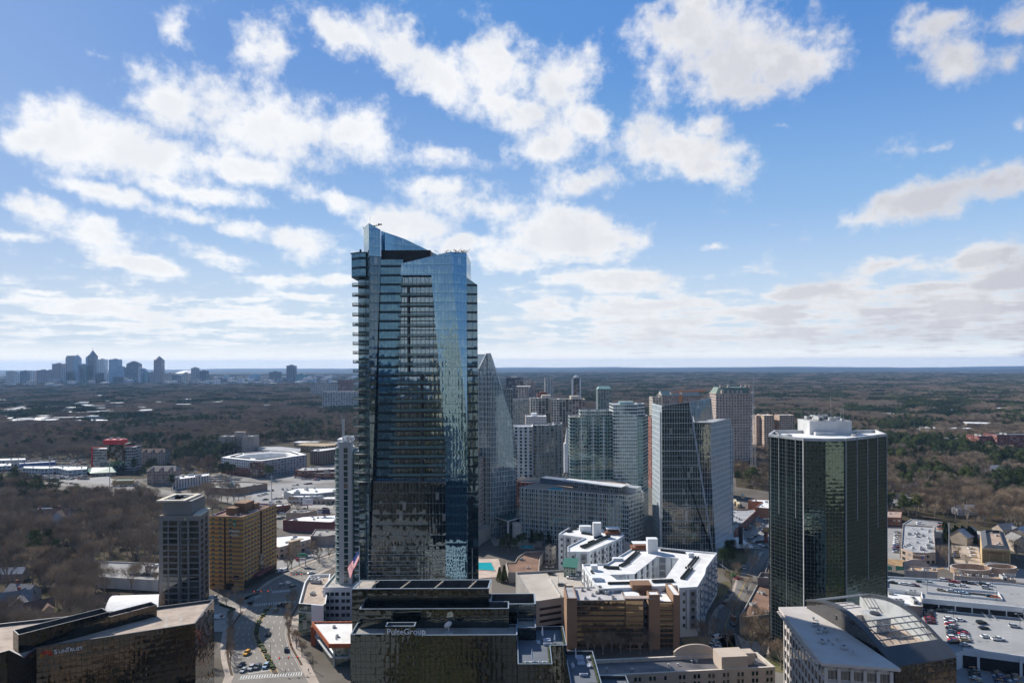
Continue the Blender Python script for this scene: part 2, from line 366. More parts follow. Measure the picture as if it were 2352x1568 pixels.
# building helpers
def inset(pts,d):
 pts=ccw(pts);n_=len(pts);out_=[]
 for i in range(n_):
  p0,p1,p2=pts[i-1],pts[i],pts[(i+1)%n_]
  d1=(p1-p0).normalized();d2=(p2-p1).normalized()
  n1=Vector((-d1 .y,d1 .x));n2=Vector((-d2 .y,d2 .x));b=n1+n2
  k=d/max(0.3,1+n1 .dot(n2));out_.append(p1+b*k)
 return out_
def block(root,pts,z0,z1,wm,rm,pw=None,ph=None,par=0.9,pt=0.4,capm=None,wall='wall',roof='roof',side_mats=None):
 """walls, parapet and roof of one block; side_mats {edge index: material}"""
 pts=ccw(pts);mats=[wm,capm or wm];mb=MB()
 for i in range(len(pts)):
  mi=0
  if side_mats and i in side_mats:
   mats.append(side_mats[i]);mi=len(mats)-1
  mb.wall(pts[i],pts[(i+1)%len(pts)],z0,z1,mi,pw,ph)
 if par>0:
  q=inset(pts,pt)
  for i in range(len(pts)):
   j=(i+1)%len(pts)
   mb.face([(pts[i].x,pts[i].y,z1),(pts[j].x,pts[j].y,z1),(q[j].x,q[j].y,z1),(q[i].x,q[i].y,z1)],1)
   mb.face([(q[j].x,q[j].y,z1-par),(q[i].x,q[i].y,z1-par),(q[i].x,q[i].y,z1),(q[j].x,q[j].y,z1)],1)
 else:q=pts
 obj(wall,mb,mats,root)
 rb=MB();rb.face([(p.x,p.y,z1-par)for p in(inset(pts,pt*0.98)if par>0 else q)]);return obj(roof,rb,rm,root)
def base_of(pts,z=0.0):
 return Vector((sum(p[0]for p in pts)/len(pts),sum(p[1]for p in pts)/len(pts),z))
def inpoly(p,poly):
 x,y=p[0],p[1];c=False;j=len(poly)-1
 for i in range(len(poly)):
  xi,yi,xj,yj=poly[i][0],poly[i][1],poly[j][0],poly[j][1]
  if(yi>y)!=(yj>y)and x<(xj-xi)*(y-yi)/(yj-yi)+xi:c=not c
  j=i
 return c
def unit_mesh(name,k):
 mb=MB()
 if k==0:mb.box(-1.4,-0.9,0.2,1.4,0.9,1.5);mb.cyl((-0.6,0),0.5,1.5,1.65,1,10);mb.cyl((0.6,0),0.5,1.5,1.65,1,10);mb.box(-1.2,-0.7,0,1.2,0.7,0.2,1)
 if k==1:mb.box(-0.8,-0.8,0.15,0.8,0.8,1.0);mb.cyl((0,0),0.45,1.0,1.15,1,10);mb.box(-.6,-.6,0,.6,.6,.15,1)
 if k==2:mb.cyl((0,0),0.3,0,0.7,0,10);mb.cyl((0,0),0.48,0.7,0.95,0,10)
 if k==3:mb.box(-3.0,-1.2,0.3,3.0,1.2,2.2);mb.box(-3.4,-0.5,0.5,-3.0,0.5,1.4,1);mb.cyl((1.5,0),0.8,2.2,2.4,1,12);mb.cyl((-.6,0),0.8,2.2,2.4,1,12);mb.box(-2.6,-1,0,2.6,1,0.3,1)
 return mesh(name,mb,[unit_m,metal_d])
unit_m=pm('unit_sheet_metal',(0.50,0.50,0.49),0.5,0.15,0.6)
UNITS=[unit_mesh('roof_unit',k)for k in range(4)]
def clutter(root,pts,z,n_,kinds=(0,1,2,1),seed=1,rz=None,margin=2.0):
 rnd=random.Random(seed);q=inset(pts,margin)
 xs=[p.x for p in q];ys=[p.y for p in q];k=0;t=0
 e=ccw(pts);ang=atan2(e[1].y-e[0].y,e[1].x-e[0].x)if rz is None else rz
 while k<n_ and t<n_*30:
  t+=1;x=rnd.uniform(min(xs),max(xs));y=rnd.uniform(min(ys),max(ys))
  if not inpoly((x,y),q):continue
  kk=rnd.choice(kinds);inst(['roof_unit','roof_unit','vent','air_handler'][kk],UNITS[kk],root,(x,y,z),ang+rnd.choice((0,pi/2)));k+=1
def winmesh(name,w_,h_,frame,glass,proud=0.06,sill=True,split=1):
 """a window: x along the wall, -y outwards, origin at its bottom centre"""
 mb=MB();t=0.09
 mb.box(-w_/2,-proud,0,w_/2,0.05,h_,0)
 for k in range(split):
  a=-w_/2+t+k*(w_-t)/split;b=a+(w_-t)/split-t
  mb.face([(a,-proud-0.02,t),(b,-proud-0.02,t),(b,-proud-0.02,h_-t),(a,-proud-0.02,h_-t)],1,[(0,0),(w_,0),(w_,h_),(0,h_)])
 if sill:mb.box(-w_/2-0.08,-proud-0.14,-0.1,w_/2+0.08,0,0.0,0,bottom=True)
 return mesh(name,mb,[frame,glass])
def grid_spots(a,b,z0,z1,nx,nz,margin=0.0,skip=None,zoff=0.9):
 """bottom-centre points of a grid of windows on the wall a->b, outside on the right when walking a->b"""
 a=Vector((a[0],a[1]));b=Vector((b[0],b[1]));d=(b-a);L=d.length;d.normalize();ang=atan2(d.y,d.x);fh=(z1-z0)/nz;out_=[]
 for k in range(nz-1,-1,-1):
  for i in range(nx):
   if skip and skip(i,k):continue
   q=a+d*(margin+(L-2*margin)*(i+0.5)/nx)
   out_.append(((q.x,q.y,z0+fh*k+zoff),ang,None))
 return out_
def text(name,s,parent,origin,right,size,mat,up=(0,0,1),ext=0.04,align='LEFT'):
 cu=bpy.data.curves.new(name,'FONT');cu.body=s;cu.size=size;cu.extrude=ext;cu.align_x=align;cu.resolution_u=3
 cu.materials.append(mat);tmp=bpy.data.objects.new(name,cu);me=bpy.data.meshes.new_from_object(tmp)
 bpy.data.objects.remove(tmp);bpy.data.curves.remove(cu)
 if not me.materials:me.materials.append(mat)
 o=bpy.data.objects.new(name,me);C.objects.link(o)
 r=Vector(right).normalized();u=Vector(up).normalized();f=r.cross(u).normalized();u=f.cross(r)
 M_=Matrix((r,u,f)).transposed().to_4x4()
 o.parent=parent;M_.translation=Vector(origin)-wloc(parent);o.matrix_local=M_;return o
sign_white=pm('sign_white',(0.85,0.87,0.9),0.5,0.02)
sign_red=pm('sign_red',(0.55,0.05,0.03),0.5,0.05);sign_orange=pm('sign_orange',(0.7,0.28,0.04),0.5,0.05)
sign_green=pm('sign_green',(0.03,0.22,0.14),0.5,0.05);sign_blue=pm('sign_blue',(0.03,0.12,0.45),0.5,0.05)
m_,n_,p_=_mat('balcony_glass');p_.inputs['Base Color'].default_value=(0.16,0.30,0.29,1);p_.inputs['Roughness'].default_value=0.05;p_.inputs['Alpha'].default_value=0.55
rail_glass=m_
# the tall blue glass tower
gA_dark=facade('tower_dark_glass',1.5,4.2,0.06,0.05,(0.03,0.035,0.04),(0.006,0.012,0.018),2.6,0.022,0.05,band=(0.012,0.014,0.018),bh=1.0,fh=4.2,tint=(0.55,0.8,1),curtains=0.06,wobs=0.5)
gA_blue=facade('tower_blue_glass',1.55,4.2,0.03,0.025,(0.05,0.07,0.09),(0.014,0.05,0.10),4.4,0.016,0.045,band=(0.05,0.12,0.16),bh=0.9,fh=4.2,tint=(0.48,0.78,1),curtains=0.05,wobs=0.5,gvar=0.4)
gA_bay=facade('tower_bay_glass',1.6,4.2,0.035,0.27,(0.012,0.015,0.02),(0.005,0.05,0.10),2.7,0.014,0.04,tint=(0.45,0.8,1),curtains=0.05,wr=0.25,wobs=0.5,gvar=0.5,ccol_=(0.03,0.10,0.15))
gA_low=facade('tower_lower_glass',1.5,4.8,0.03,0.03,(0.25,0.30,0.33),(0.004,0.008,0.008),2.4,0.035,0.07,tint=(0.8,0.95,1),curtains=0.05,wobs=0.5,band=(0.01,0.013,0.015),bh=1.7,fh=4.8)
gA_side=facade('tower_side_glass',2.4,4.2,0.06,0.24,(0.015,0.018,0.022),(0.012,0.04,0.055),3.2,0.02,0.05,tint=(0.6,0.85,1),wr=0.3,curtains=0.1,ccol_=(0.1,0.16,0.18))
gA_fin=facade('tower_fin_glass',1.6,4.2,0.02,0.03,(0.2,0.26,0.3),(0.10,0.15,0.18),6.0,0.006,0.02,curtains=0,tint=(0.85,0.97,1))
D0=310.0
def at(px,py,D):v=W(px,py,D);return(v.x,v.y)
def Zp(px,py,D):return W(px,py,D).z
TW=thing('glass_skyscraper','tall blue glass skyscraper with curved sail crown and stacked balconies','skyscraper',(-39,328,0))
zc=Zp(960,606,313)
mb=MB()
body=[at(849,1400,313.5),at(1060,1400,313.5),at(1071,1400,316),at(1071,1400,346),at(849,1400,346)]
mb.prism(body,0,zc,0,1)
obj('wall',mb,[gA_dark,dark_mem],TW)
mb=MB();zb=53.0
q0,q1=at(870,1000,313),at(916,1000,313);r0,r1=at(861,1105,313),at(902,1105,313)
zt=Zp(900,604,313)
def quad3(mb,pix,D,mi=0,dy=None,fh=4.2):
 P_=[W(px,py,d)for(px,py),d in zip(pix,dy or[D]*len(pix))]
 x0=min(p.x for p in P_);mb.face(P_,mi,[(p.x-x0,p.z)for p in P_])
quad3(mb,[(860,1106),(903,1106),(926,596),(875,596)],313.0);obj('bay_window_wall',mb,gA_bay,TW)
mb=MB();quad3(mb,[(846,1330),(860,1330),(875,588),(849,588)],0,0,[310.4,313,313,310.4]);obj('recess_wall',mb,gA_dark,TW)
mb=MB();zlow=Zp(950,1104,310)
quad3(mb,[(843,1545),(1024,1545),(1024,1104),(858,1104)],309.6)
mb.face([W(858,1104,309.6),W(1024,1104,309.6),W(1024,1104,313.2),W(858,1104,313.2)],0)
obj('lower_wall',mb,gA_low,TW)
mb=MB()
for k in range(12):
 for dz_ in(0,1.7):
  z_=4.8*k+dz_+1.0
  if z_<zlow:a=W(846,1300,309.5);b=W(1021,1300,309.5);mb.box(a.x,309.38,z_,b.x,309.6,z_+0.13,0,bottom=True)
obj('slab_edge',mb,metal_l,TW)
mb=MB()
quad3(mb,[(1024,1545),(1073,1545),(1073,969),(1034,578),(922,605),(920,632),(991,632),(1023,1033)],309.4)
edge=[(1024,1545),(1023,1033),(991,632),(920,632),(922,605),(1034,578)]
for a,b in zip(edge[:-1],edge[1:]):
 mb.face([W(*a,309.4),W(*b,309.4),W(*b,310.2),W(*a,310.2)],0)
obj('front_glass_skin',mb,gA_blue,TW)
mb=MB();quad3(mb,[(1073,969),(1071.5,581),(1034,578)],0,0,[309.4,317,309.4])
a,b=W(1071.5,581,317),W(1073,969,309.4);mb.face([b,(a.x+.3,346,b.z),(a.x+.3,346,a.z),a],0)
a2=W(1073,1545,309.4);mb.face([a2,(a.x+.3,346,0),(a.x+.3,346,b.z),b],0)
mb.face([W(1034,578,309.5),W(1071.5,581,317),(a.x,330,a.z),(W(1034,578,330).x,330,a.z)],1)
mb.face([W(922,605,309.6),W(1034,578,309.6),(W(1034,578,330).x,330,a.z),(W(922,605,330).x,330,zc+0.2)],1)
obj('corner_facet',mb,[gA_blue,metal_d],TW)
mb=MB();quad3(mb,[(902,1104),(1026,1104),(994,632),(926,632)],312.9)
gA_door=facade('tower_balcony_doors',1.9,4.2,0.10,0.10,(0.015,0.017,0.02),(0.012,0.02,0.026),3.6,0.02,0.05,tint=(0.7,0.9,1),curtains=0.1,ccol_=(0.1,0.13,0.14))
obj('balcony_window_wall',mb,gA_door,TW)
def lin(a,b,t):return a+(b-a)*t
ys=[655];
while ys[-1]<1080:ys.append(ys[-1]+(23.5 if ys[-1]<790 else 21.2))
for k,py in enumerate(ys):
 t=(py-632)/(1104-632);xa=lin(924,893,t)-3;xb=min(lin(991,1024,(py-632)/(1033-632)),1024)+0.5
 a,b=W(xa,py,310.1),W(xb,py,310.1)
 sb=MB();sb.box(a.x,310.1,a.z-0.35,b.x,313.0,a.z,0,bottom=True)
 so_=obj('balcony',sb,metal_d,TW)
 rb=MB();y=310.2
 rb.face([(a.x,y,a.z),(b.x,y,a.z),(b.x,y,a.z+1.1),(a.x,y,a.z+1.1)],1)
 rb.box(a.x,y-0.05,a.z+1.1,b.x,y+0.03,a.z+1.18,0,bottom=True);nb=6
 for i in range(nb+1):
  x=lin(a.x,b.x,i/nb);rb.box(x-0.04,y-0.06,a.z,x+0.04,y,a.z+1.1,0)
 ro=obj('railing',rb,[metal_d,rail_glass],None);ro.parent=so_
 ro.data.transform(Matrix.Translation(-Vector(wloc(so_))));
mb=MB()
for px0,px1,py0,py1 in((936,939,655,860),(966,970,860,1104)):
 a=W(px0,py1,311);b=W(px1,py0,311);mb.box(a.x,310.6,a.z,b.x,311.3,b.z)
obj('column',mb,metal_d,TW)
mb=MB();f0,f1,f2,f3=at(836,700,321),at(848,700,309.8),at(875,700,313),at(874,700,322)
zf0,zf1=Zp(836,523,321),Zp(875,528,313)
zs=[zf0,zf0-.1,zf1,zf1]
P4=[f0,f1,f2,f3]
for i in range(4):
 j=(i+1)%4;mi=0 if i==0 else 1
 L=hypot(P4[i][0]-P4[j][0],P4[i][1]-P4[j][1]);z0=0 if i!=1 else Zp(860,588,311)
 mb.face([(*P4[i],z0),(*P4[j],z0),(*P4[j],zs[j]),(*P4[i],zs[i])],mi,[(0,z0),(L,z0),(L,zs[j]),(0,zs[i])])
mb.face([(*P4[i],zs[i])for i in range(4)],2)
obj('fin',mb,[gA_fin,gA_blue,metal_d],TW)
mb=MB();rnd=random.Random(3)
for i in range(9):
 t=i/8;x=lin(f0[0],f2[0],t);y=lin(f0[1],f2[1],t)+1;mb.box(x-.4,y-.3,zf0-0.2,x+.4,y+.3,zf0+rnd.uniform(.2,.7))
mb.bar((f1[0]+.4,f1[1]+1,zf0),(f1[0]+.4,f1[1]+1,zf0+3),0.05)
obj('roof_edge_gear',mb,metal_d,TW,kind='stuff')
mb=MB();n_s=18;prev=None;ul_=0
prof=[(875,530),(884,533),(905,540),(930,549),(955,561),(980,573),(1003,584)]
for i in range(n_s+1):
 t=i/n_s;k=t*(len(prof)-1);j=min(int(k),len(prof)-2);u_=k-j
 px,py=lin(prof[j][0],prof[j+1][0],u_),lin(prof[j][1],prof[j+1][1],u_);D=317+17*t+7*sin(pi*t)
 top=W(px,py,D);cur=(top.x,D,top.z)
 if prev:
  L=hypot(cur[0]-prev[0],cur[1]-prev[1])
  mb.face([(prev[0],prev[1],zc-6),(cur[0],cur[1],zc-6),cur,prev],0,[(ul_,zc-6),(ul_+L,zc-6),(ul_+L,cur[2]),(ul_,prev[2])])
  mb.face([(cur[0],cur[1]+.5,zc-6),(prev[0],prev[1]+.5,zc-6),(prev[0],prev[1]+.5,prev[2]),(cur[0],cur[1]+.5,cur[2])],0)
  mb.face([prev,cur,(cur[0],cur[1]+.5,cur[2]),(prev[0],prev[1]+.5,prev[2])],1);ul_+=L
 prev=cur
obj('crown_screen',mb,[gA_blue,metal_l],TW)
mb=MB();a,b=W(877,590,320),W(990,576,320);mb.box(a.x,318,zc,b.x,328,b.z);mb.box(a.x,316,zc,W(926,590,316).x,318,Zp(900,592,316))
obj('plant_room',mb,pm('plant_room_cladding',(0.02,0.022,0.025),0.5,0.2),TW)
mb=MB();rnd=random.Random(5)
for i in range(46):
 px=rnd.choice((rnd.uniform(1045,1072),rnd.uniform(1005,1070)));D=rnd.uniform(311,318);a=W(px,581,D);a.z=Zp(1060,580,314)
 d=Vector((rnd.uniform(-2,2),rnd.uniform(-1,1),rnd.uniform(0.0,1.3)));mb.bar(a,a+d,0.09)
 if i%2:mb.bar(a+d,a+d+Vector((0,0,rnd.uniform(.3,.9))),0.07)
obj('roof_steelwork',mb,pm('rusty_steel',(0.06,0.045,0.04),0.8,0.2),TW,kind='stuff')
mb=MB();s0,s1=at(1072.5,900,316.5),at(1097.5,900,317.5);z0_,z1_=Zp(1073,637,316.5),Zp(1097,654,317.5)
s2,s3=at(1094,900,342),at(1074,900,342)
Q=[s0,s1,s2,s3];zz=[z0_,z1_,z1_,z0_]
for i in range(4):
 j=(i+1)%4;L=hypot(Q[i][0]-Q[j][0],Q[i][1]-Q[j][1]);mb.face([(*Q[i],0),(*Q[j],0),(*Q[j],zz[j]),(*Q[i],zz[i])],0,[(0,0),(max(1,round(L/2.4))*2.4,0),(max(1,round(L/2.4))*2.4,zz[j]),(0,zz[i])])
mb.face([(*Q[i],zz[i])for i in range(4)],1);obj('east_slab',mb,[gA_side,metal_d],TW)
mb=MB();a,b=W(822.5,640,320),W(838,640,320);mb.prism([(a.x,320),(b.x,320),(b.x,336),(a.x,336)],0,a.z,0,1,ph=4.2)
obj('wing_wall',mb,[gA_side,metal_d],TW)
mb=MB();a,b=W(807.5,638,317),W(846,583,317)
mb.prism([(a.x,317),(a.x+4.5,313.8),(b.x-.5,313.8),(b.x,317),(b.x,330),(a.x,330)],a.z,b.z,0,1,pw=1.9,ph=5.4,bottom=True)
obj('penthouse_wall',mb,[gA_bay,metal_d],TW)
mb=MB();mb.prism([(a.x-.5,316.8),(a.x+4.3,313.3),(b.x-.2,313.3),(b.x+.3,317),(b.x,330.4),(a.x-.5,330.4)],b.z,b.z+0.35,0,bottom=True);mb.cyl((a.x+4,318),.5,b.z+.3,b.z+2.2,0,8)
obj('roof_edge',mb,metal_d,TW)
py=657.0;k=0
bal=MB();n_b=10;wB=36*320/F
arc=[(-wB/2+0.2,0)]+[(-wB/2*cos(pi*i/n_b),-3.2*sin(pi*i/n_b)-0.6)for i in range(n_b+1)]+[(wB/2,0)]
bal.prism(arc,-0.4,0.0,0,2,bottom=True)
balm=mesh('balcony',bal,[pm('balcony_edge',(0.09,0.08,0.075),0.7,0.1),metal_d,concrete])
rl=MB()
for i in range(len(arc)-1):
 p,q=arc[i],arc[i+1];rl.face([(p[0],p[1],0),(q[0],q[1],0),(q[0],q[1],1.1),(p[0],p[1],1.1)],1)
 rl.bar((p[0],p[1],1.12),(q[0],q[1],1.12),0.05,0);rl.bar((p[0],p[1],0),(p[0],p[1],1.1),0.04,0)
railm=mesh('railing',rl,[metal_d,rail_glass])
while py<1120:
 c_=W(827.5+(py-657)*0.012,py,318.5);bo=inst('balcony',balm,TW,(c_.x,318.5,c_.z));ro=inst('railing',railm,bo,c_)
 if k%3:
  fm=MB();rr=random.Random(k)
  for _ in range(4):x=c_.x+rr.uniform(-2.6,2);y=318-rr.uniform(.4,2);fm.box(x,y,c_.z,x+rr.uniform(.5,1.3),y+.6,c_.z+rr.uniform(.4,.9))
  fo=obj('outdoor_seat',fm,[pm('outdoor_seat_cloth',(0.40,0.36,0.30),0.9)],None);fo.parent=bo;fo.data.transform(Matrix.Translation(-Vector(wloc(bo))))
 py+=22.5 if py<760 else 20.9;k+=1
# dark glass office with the white wordmark, in front of the tower
gB=facade('black_mirror_glass',1.55,1.93,0.035,0.035,(0.012,0.014,0.016),(0.004,0.005,0.005),2.35,0.035,0.08,tint=(0.70,0.78,0.74),curtains=0.0,wobs=0.55,gvar=0.2)
parap=pm('bright_parapet',(0.30,0.36,0.42),0.35,0.05,metal=0.2)
def glassbox(root,name,pts,z0,z1,cap=0.35,roofm=None,par=0.7,gm_=None,pw=1.55,ph=1.93,capm=None):
 mb=MB();pts=ccw(pts);q=inset(pts,cap)
 for i in range(len(pts)):
  j=(i+1)%len(pts);mb.wall(pts[i],pts[j],z0,z1-0.12,0,pw,ph)
  mb.face([(pts[i].x,pts[i].y,z1-.12),(pts[j].x,pts[j].y,z1-.12),(pts[j].x,pts[j].y,z1),(pts[i].x,pts[i].y,z1)],1)
  mb.face([(pts[i].x,pts[i].y,z1),(pts[j].x,pts[j].y,z1),(q[j].x,q[j].y,z1),(q[i].x,q[i].y,z1)],1)
  mb.face([(q[j].x,q[j].y,z1-par),(q[i].x,q[i].y,z1-par),(q[i].x,q[i].y,z1),(q[j].x,q[j].y,z1)],2)
 obj(name,mb,[gm_ or gB,capm or parap,metal_d],root)
 if roofm:
  rb=MB();rb.face([(p.x,p.y,z1-par)for p in q]);obj('roof',rb,roofm,root)
zt_=63.0
PB=thing('office_building','black mirror glass office block with open screened roof and white lettering on its front','office building',(-20,205,0))
fl,fr=G(802.5,1459,zt_),G(1188.3,1460,zt_);yF=194.0
xL,xN,xR=W(885,1459,yF).x,W(953,1459,yF).x,W(1188.3,1460,yF).x
xLL=W(802.5,1459,yF).x
glassbox(PB,'front_wall',[(xL,yF),(xR,yF),(xR,yF+8),(xL,yF+8)],0,zt_,roofm=gravel_grey)
glassbox(PB,'wing_wall',[(xLL,yF+1.2),(xL,yF+1.2),(xL,yF+10),(xLL,yF+10)],0,zt_-.1,roofm=gravel_grey)
xa,xb=W(825,1397,yF+7).x,W(1169,1397,yF+7).x
z2=Zp(1000,1397,yF+7)
glassbox(PB,'setback_wall',[(xa,yF+7),(xb,yF+7),(xb,yF+13),(xa,yF+13)],zt_-4,z2,par=2.5,roofm=dark_mem)
z3=Zp(960,1351,yF+12.5);xc,xd=W(808.4,1351,yF+12.5).x,W(1123,1351,yF+12.5).x
ring=[(xc,yF+12.5),(xd,yF+12.5),(xd+.6,yF+21),(xc+.8,yF+21)]
glassbox(PB,'screen_wall',ring,0,z3,cap=0.5,par=5.0,roofm=dark_mem)
mb=MB()
for t in(0.13,0.37,0.62,0.87):
 x=lin(xc,xd,t);mb.bar((x-1.0,yF+12.9,z3-.35),(x+1.2,yF+20.6,z3-.35),0.28)
obj('roof_beam',mb,pm('roof_beam_paint',(0.33,0.28,0.22),0.8,0.1),PB)
mb=MB();mb.box(xc+.6,yF+12.9,z3-3.6,xc+5.6,yF+20.4,z3-.15);obj('stair_head',mb,pm('stair_head_paint',(0.42,0.37,0.30),0.8),PB)
xe=W(1231,1387,yF+13).x;z4=Zp(1200,1386,yF+13)
glassbox(PB,'side_wall',[(xd+.2,yF+13),(xe,yF+13),(xe,yF+22.5),(xd+.2,yF+22.5)],0,z4,cap=.45,par=3,roofm=gravel_grey)
xf=W(1231,1500,yF+8).x
glassbox(PB,'link_wall',[(xR,yF+6),(xf,yF+6),(xf,yF+13),(xR,yF+13)],0,Zp(1210,1440,yF+6),roofm=gravel_grey)
terr=pm('terrace_pavers',(0.14,0.155,0.18),0.85,0.06,0.3,fine=0.1)
zT1=60.0
t1=[G(1189,1565,zT1),G(1247,1524,zT1),G(1301,1513,zT1),G(1299,1463,zT1),G(1232,1436,zT1),G(1200,1470,zT1)]
t1=[(xR,182),(W(1265,1500,190).x,182),(W(1265,1500,192).x,194),(W(1299,1500,199).x,194),(W(1299,1500,199).x,208),(xR,208)]
glassbox(PB,'terrace_wall',t1,0,zT1,cap=.25,par=1.0,roofm=terr)
zT2=55.0;x2=W(1299,1500,199).x
t2=[(x2,178),(W(1371,1560,192).x,178),(W(1371,1560,192).x,202),(x2,202)]
glassbox(PB,'terrace_wall',t2,0,zT2,cap=.25,par=1.0,roofm=terr)
x3=W(1371,1560,192).x;glassbox(PB,'terrace_wall',[(x3,180),(x3+9,180),(x3+9,197),(x3,197)],0,50.0,cap=.25,par=1.0,roofm=terr)
xs_=W(953,1459,yF).x
glassbox(PB,'sign_parapet',[(xL,yF-.05),(xs_,yF-.05),(xs_,yF+3),(xL,yF+3)],zt_-.2,Zp(900,1437,yF),roofm=gravel_grey)
gW=facade('white_grid_wall',4.2,4.2,.42,.45,(0.66,0.64,0.62),(0.012,0.014,0.014),1.8,wr=.85)
block(PB,[(-52,yF+22),(-26,yF+22),(-26,yF+29),(-52,yF+29)],0,34,gW,gravel_grey,4.2,4.2,wall='rear_wing_wall')
text('sign','PulteGroup',PB,(W(888.5,1456.6,yF).x,yF-0.22,Zp(888,1455.5,yF)),(1,0,0),2.35,sign_white)
def dish(px,py,D,z,r,m_,label,face):
 p=W(px,py,D);t=thing('satellite_dish',label,'satellite dish',(p.x,D,z));mb=MB();f=Vector(face).normalized();u=f.orthogonal().normalized();v=f.cross(u);c0=Vector((p.x,D,z+r+.8));K=20;rings=5
 pts=[[c0+(u*cos(2*pi*i/K)+v*sin(2*pi*i/K))*(r*k/rings)+f*(0.42*r*(k/rings)**2)for i in range(K)]for k in range(rings+1)]
 for k in range(rings):
  for i in range(K):j=(i+1)%K;mb.face([pts[k][i],pts[k][j],pts[k+1][j],pts[k+1][i]])
 o=obj('reflector',mb,m_,t);o.data.polygons.foreach_set('use_smooth',[True]*len(o.data.polygons))
 mb=MB();mb.bar((p.x,D,z),c0-f*.1,0.16);mb.box(p.x-1.3,D-.9,z,p.x+1.3,D-.5,z+.25);mb.box(p.x-1.3,D+.5,z,p.x+1.3,D+.9,z+.25)
 obj('mount',mb,metal_l,t);mb=MB()
 for a in(0,2.1,4.2):mb.bar(c0+(u*cos(a)+v*sin(a))*r*.95+f*.4*r,c0+f*r*1.1,0.04)
 obj('feed_arm',mb,metal_l,t)
dish(1030.7,1440,yF+3.2,zt_-.7,1.25,pm('dish_white',(0.62,0.65,0.70),0.5,0.03),'pale round satellite dish on the gravel roof of the black glass office',(-0.5,0.75,0.45))
fp=W(825.6,1349,207.5);FP=thing('flagpole','white flagpole rising from the roof corner of the black glass office','flagpole',(fp.x,207.5,z3-4))
mb=MB();ztop=Zp(825,1256,207.5);mb.bar((fp.x,207.5,z3-4),(fp.x,207.5,ztop),0.11,0,8,0.06);obj('pole',mb,white_paint,FP)
mb=MB();mb.cyl((fp.x,207.5),0.16,ztop,ztop+.3,0,8);obj('finial',mb,metal_l,FP)
mb=MB();NS,NR=16,13;fx0=fp.x-0.1;ft=Zp(826,1264,207.5)
def fpt(u_,v_):
 x=fx0-3.6*(u_**0.85)-0.5*v_*(1-u_)*0;z=ft-2.7*v_-5.6*u_+0.25*sin(u_*9+v_*2);y=207.5+0.45*sin(u_*8+v_*1.5)
 return(x+0.9*v_*u_,y,z)
for i in range(NS):
 for j in range(NR):
  mi=0 if j%2==0 else 1
  if i<7 and j<7:mi=2
  mb.face([fpt(i/NS,(j+1)/NR),fpt(i/NS,j/NR),fpt((i+1)/NS,j/NR),fpt((i+1)/NS,(j+1)/NR)],mi)
for i in range(5):
 for j in range(4):
  c_=Vector(fpt((i+.8)/14.5,(j+.7)/8.5));
  for yy in(-0.03,):mb.face([c_+Vector((-.09,yy,-.09)),c_+Vector((.09,yy,-.09)),c_+Vector((.09,yy,.09)),c_+Vector((-.09,yy,.09))],1)
def cloth(name,c):
 m,n,p=_mat(name);p.inputs['Base Color'].default_value=rgba(c);t=n.new('ShaderNodeBsdfTranslucent');t.inputs[0].default_value=rgba(c);x=n.new('ShaderNodeMixShader');x.inputs[0].default_value=.55
 n.l.new(p.outputs[0],x.inputs[1]);n.l.new(t.outputs[0],x.inputs[2]);n.l.new(x.outputs[0],[q for q in n.n if q.type=='OUTPUT_MATERIAL'][0].inputs[0]);return m
fo=obj('flag',mb,[cloth('flag_red',(0.75,0.03,0.05)),cloth('flag_white',(0.9,0.9,0.9)),cloth('flag_blue',(0.02,0.04,0.20))],at=(fp.x,207.5,ft))
tag(fo,'slack stars and stripes flag hanging from the rooftop pole','flag')
for px,py0,py1,y in((1085,1258,1335,214),(1710/1.0,0,0,0)):
 if y:
  a=W(px,py1,y);tt=thing('antenna_mast','thin pale mast on the rear screen of the black glass office roof','antenna',(a.x,y,z3-1));mb=MB();mb.bar((a.x,y,z3-1),(a.x,y,Zp(px,py0,y)),0.07,0,6,0.04);obj('mast',mb,metal_l,tt);mb=MB();mb.cyl((a.x,y),.2,z3-1,z3-.7,0,8);obj('base',mb,metal_l,tt)
sofa_m=pm('sofa_cloth',(0.50,0.54,0.62),0.9,0.04);
def sofa(x,y,z,rz,L,label):
 t=thing('sofa'if L>1.2 else 'armchair',label,'sofa'if L>1.2 else 'armchair',(x,y,z),'white lounge seats on the roof terraces');t.rotation_euler=(0,0,rz)
 for nm,b in(('seat',(-L/2,-.45,.1,L/2,.45,.45)),('backrest',(-L/2,.3,.45,L/2,.5,.85)),('armrest',(-L/2-.15,-.45,.1,-L/2,.5,.62)),('armrest',(L/2,-.45,.1,L/2+.15,.5,.62))):
  mb=MB();mb.box(*b);me=mesh(nm,mb,sofa_m);o=bpy.data.objects.new(nm,me);C.objects.link(o);o.parent=t
def parasol(x,y,z,h,label):
 t=thing('parasol',label,'parasol',(x,y,z),'closed parasols on the roof terraces');mb=MB();mb.bar((x,y,z),(x,y,z+h),.04,0,6);obj('pole',mb,metal_l,t)
 mb=MB();mb.cyl((x,y),.28,z+h*.35,z+h*.8,0,8,.16);mb.cyl((x,y),.16,z+h*.8,z+h,0,8,.02);obj('canopy',mb,sofa_m,t);mb=MB();mb.cyl((x,y),.4,z,z+.1,0,10);obj('base',mb,metal_d,t)
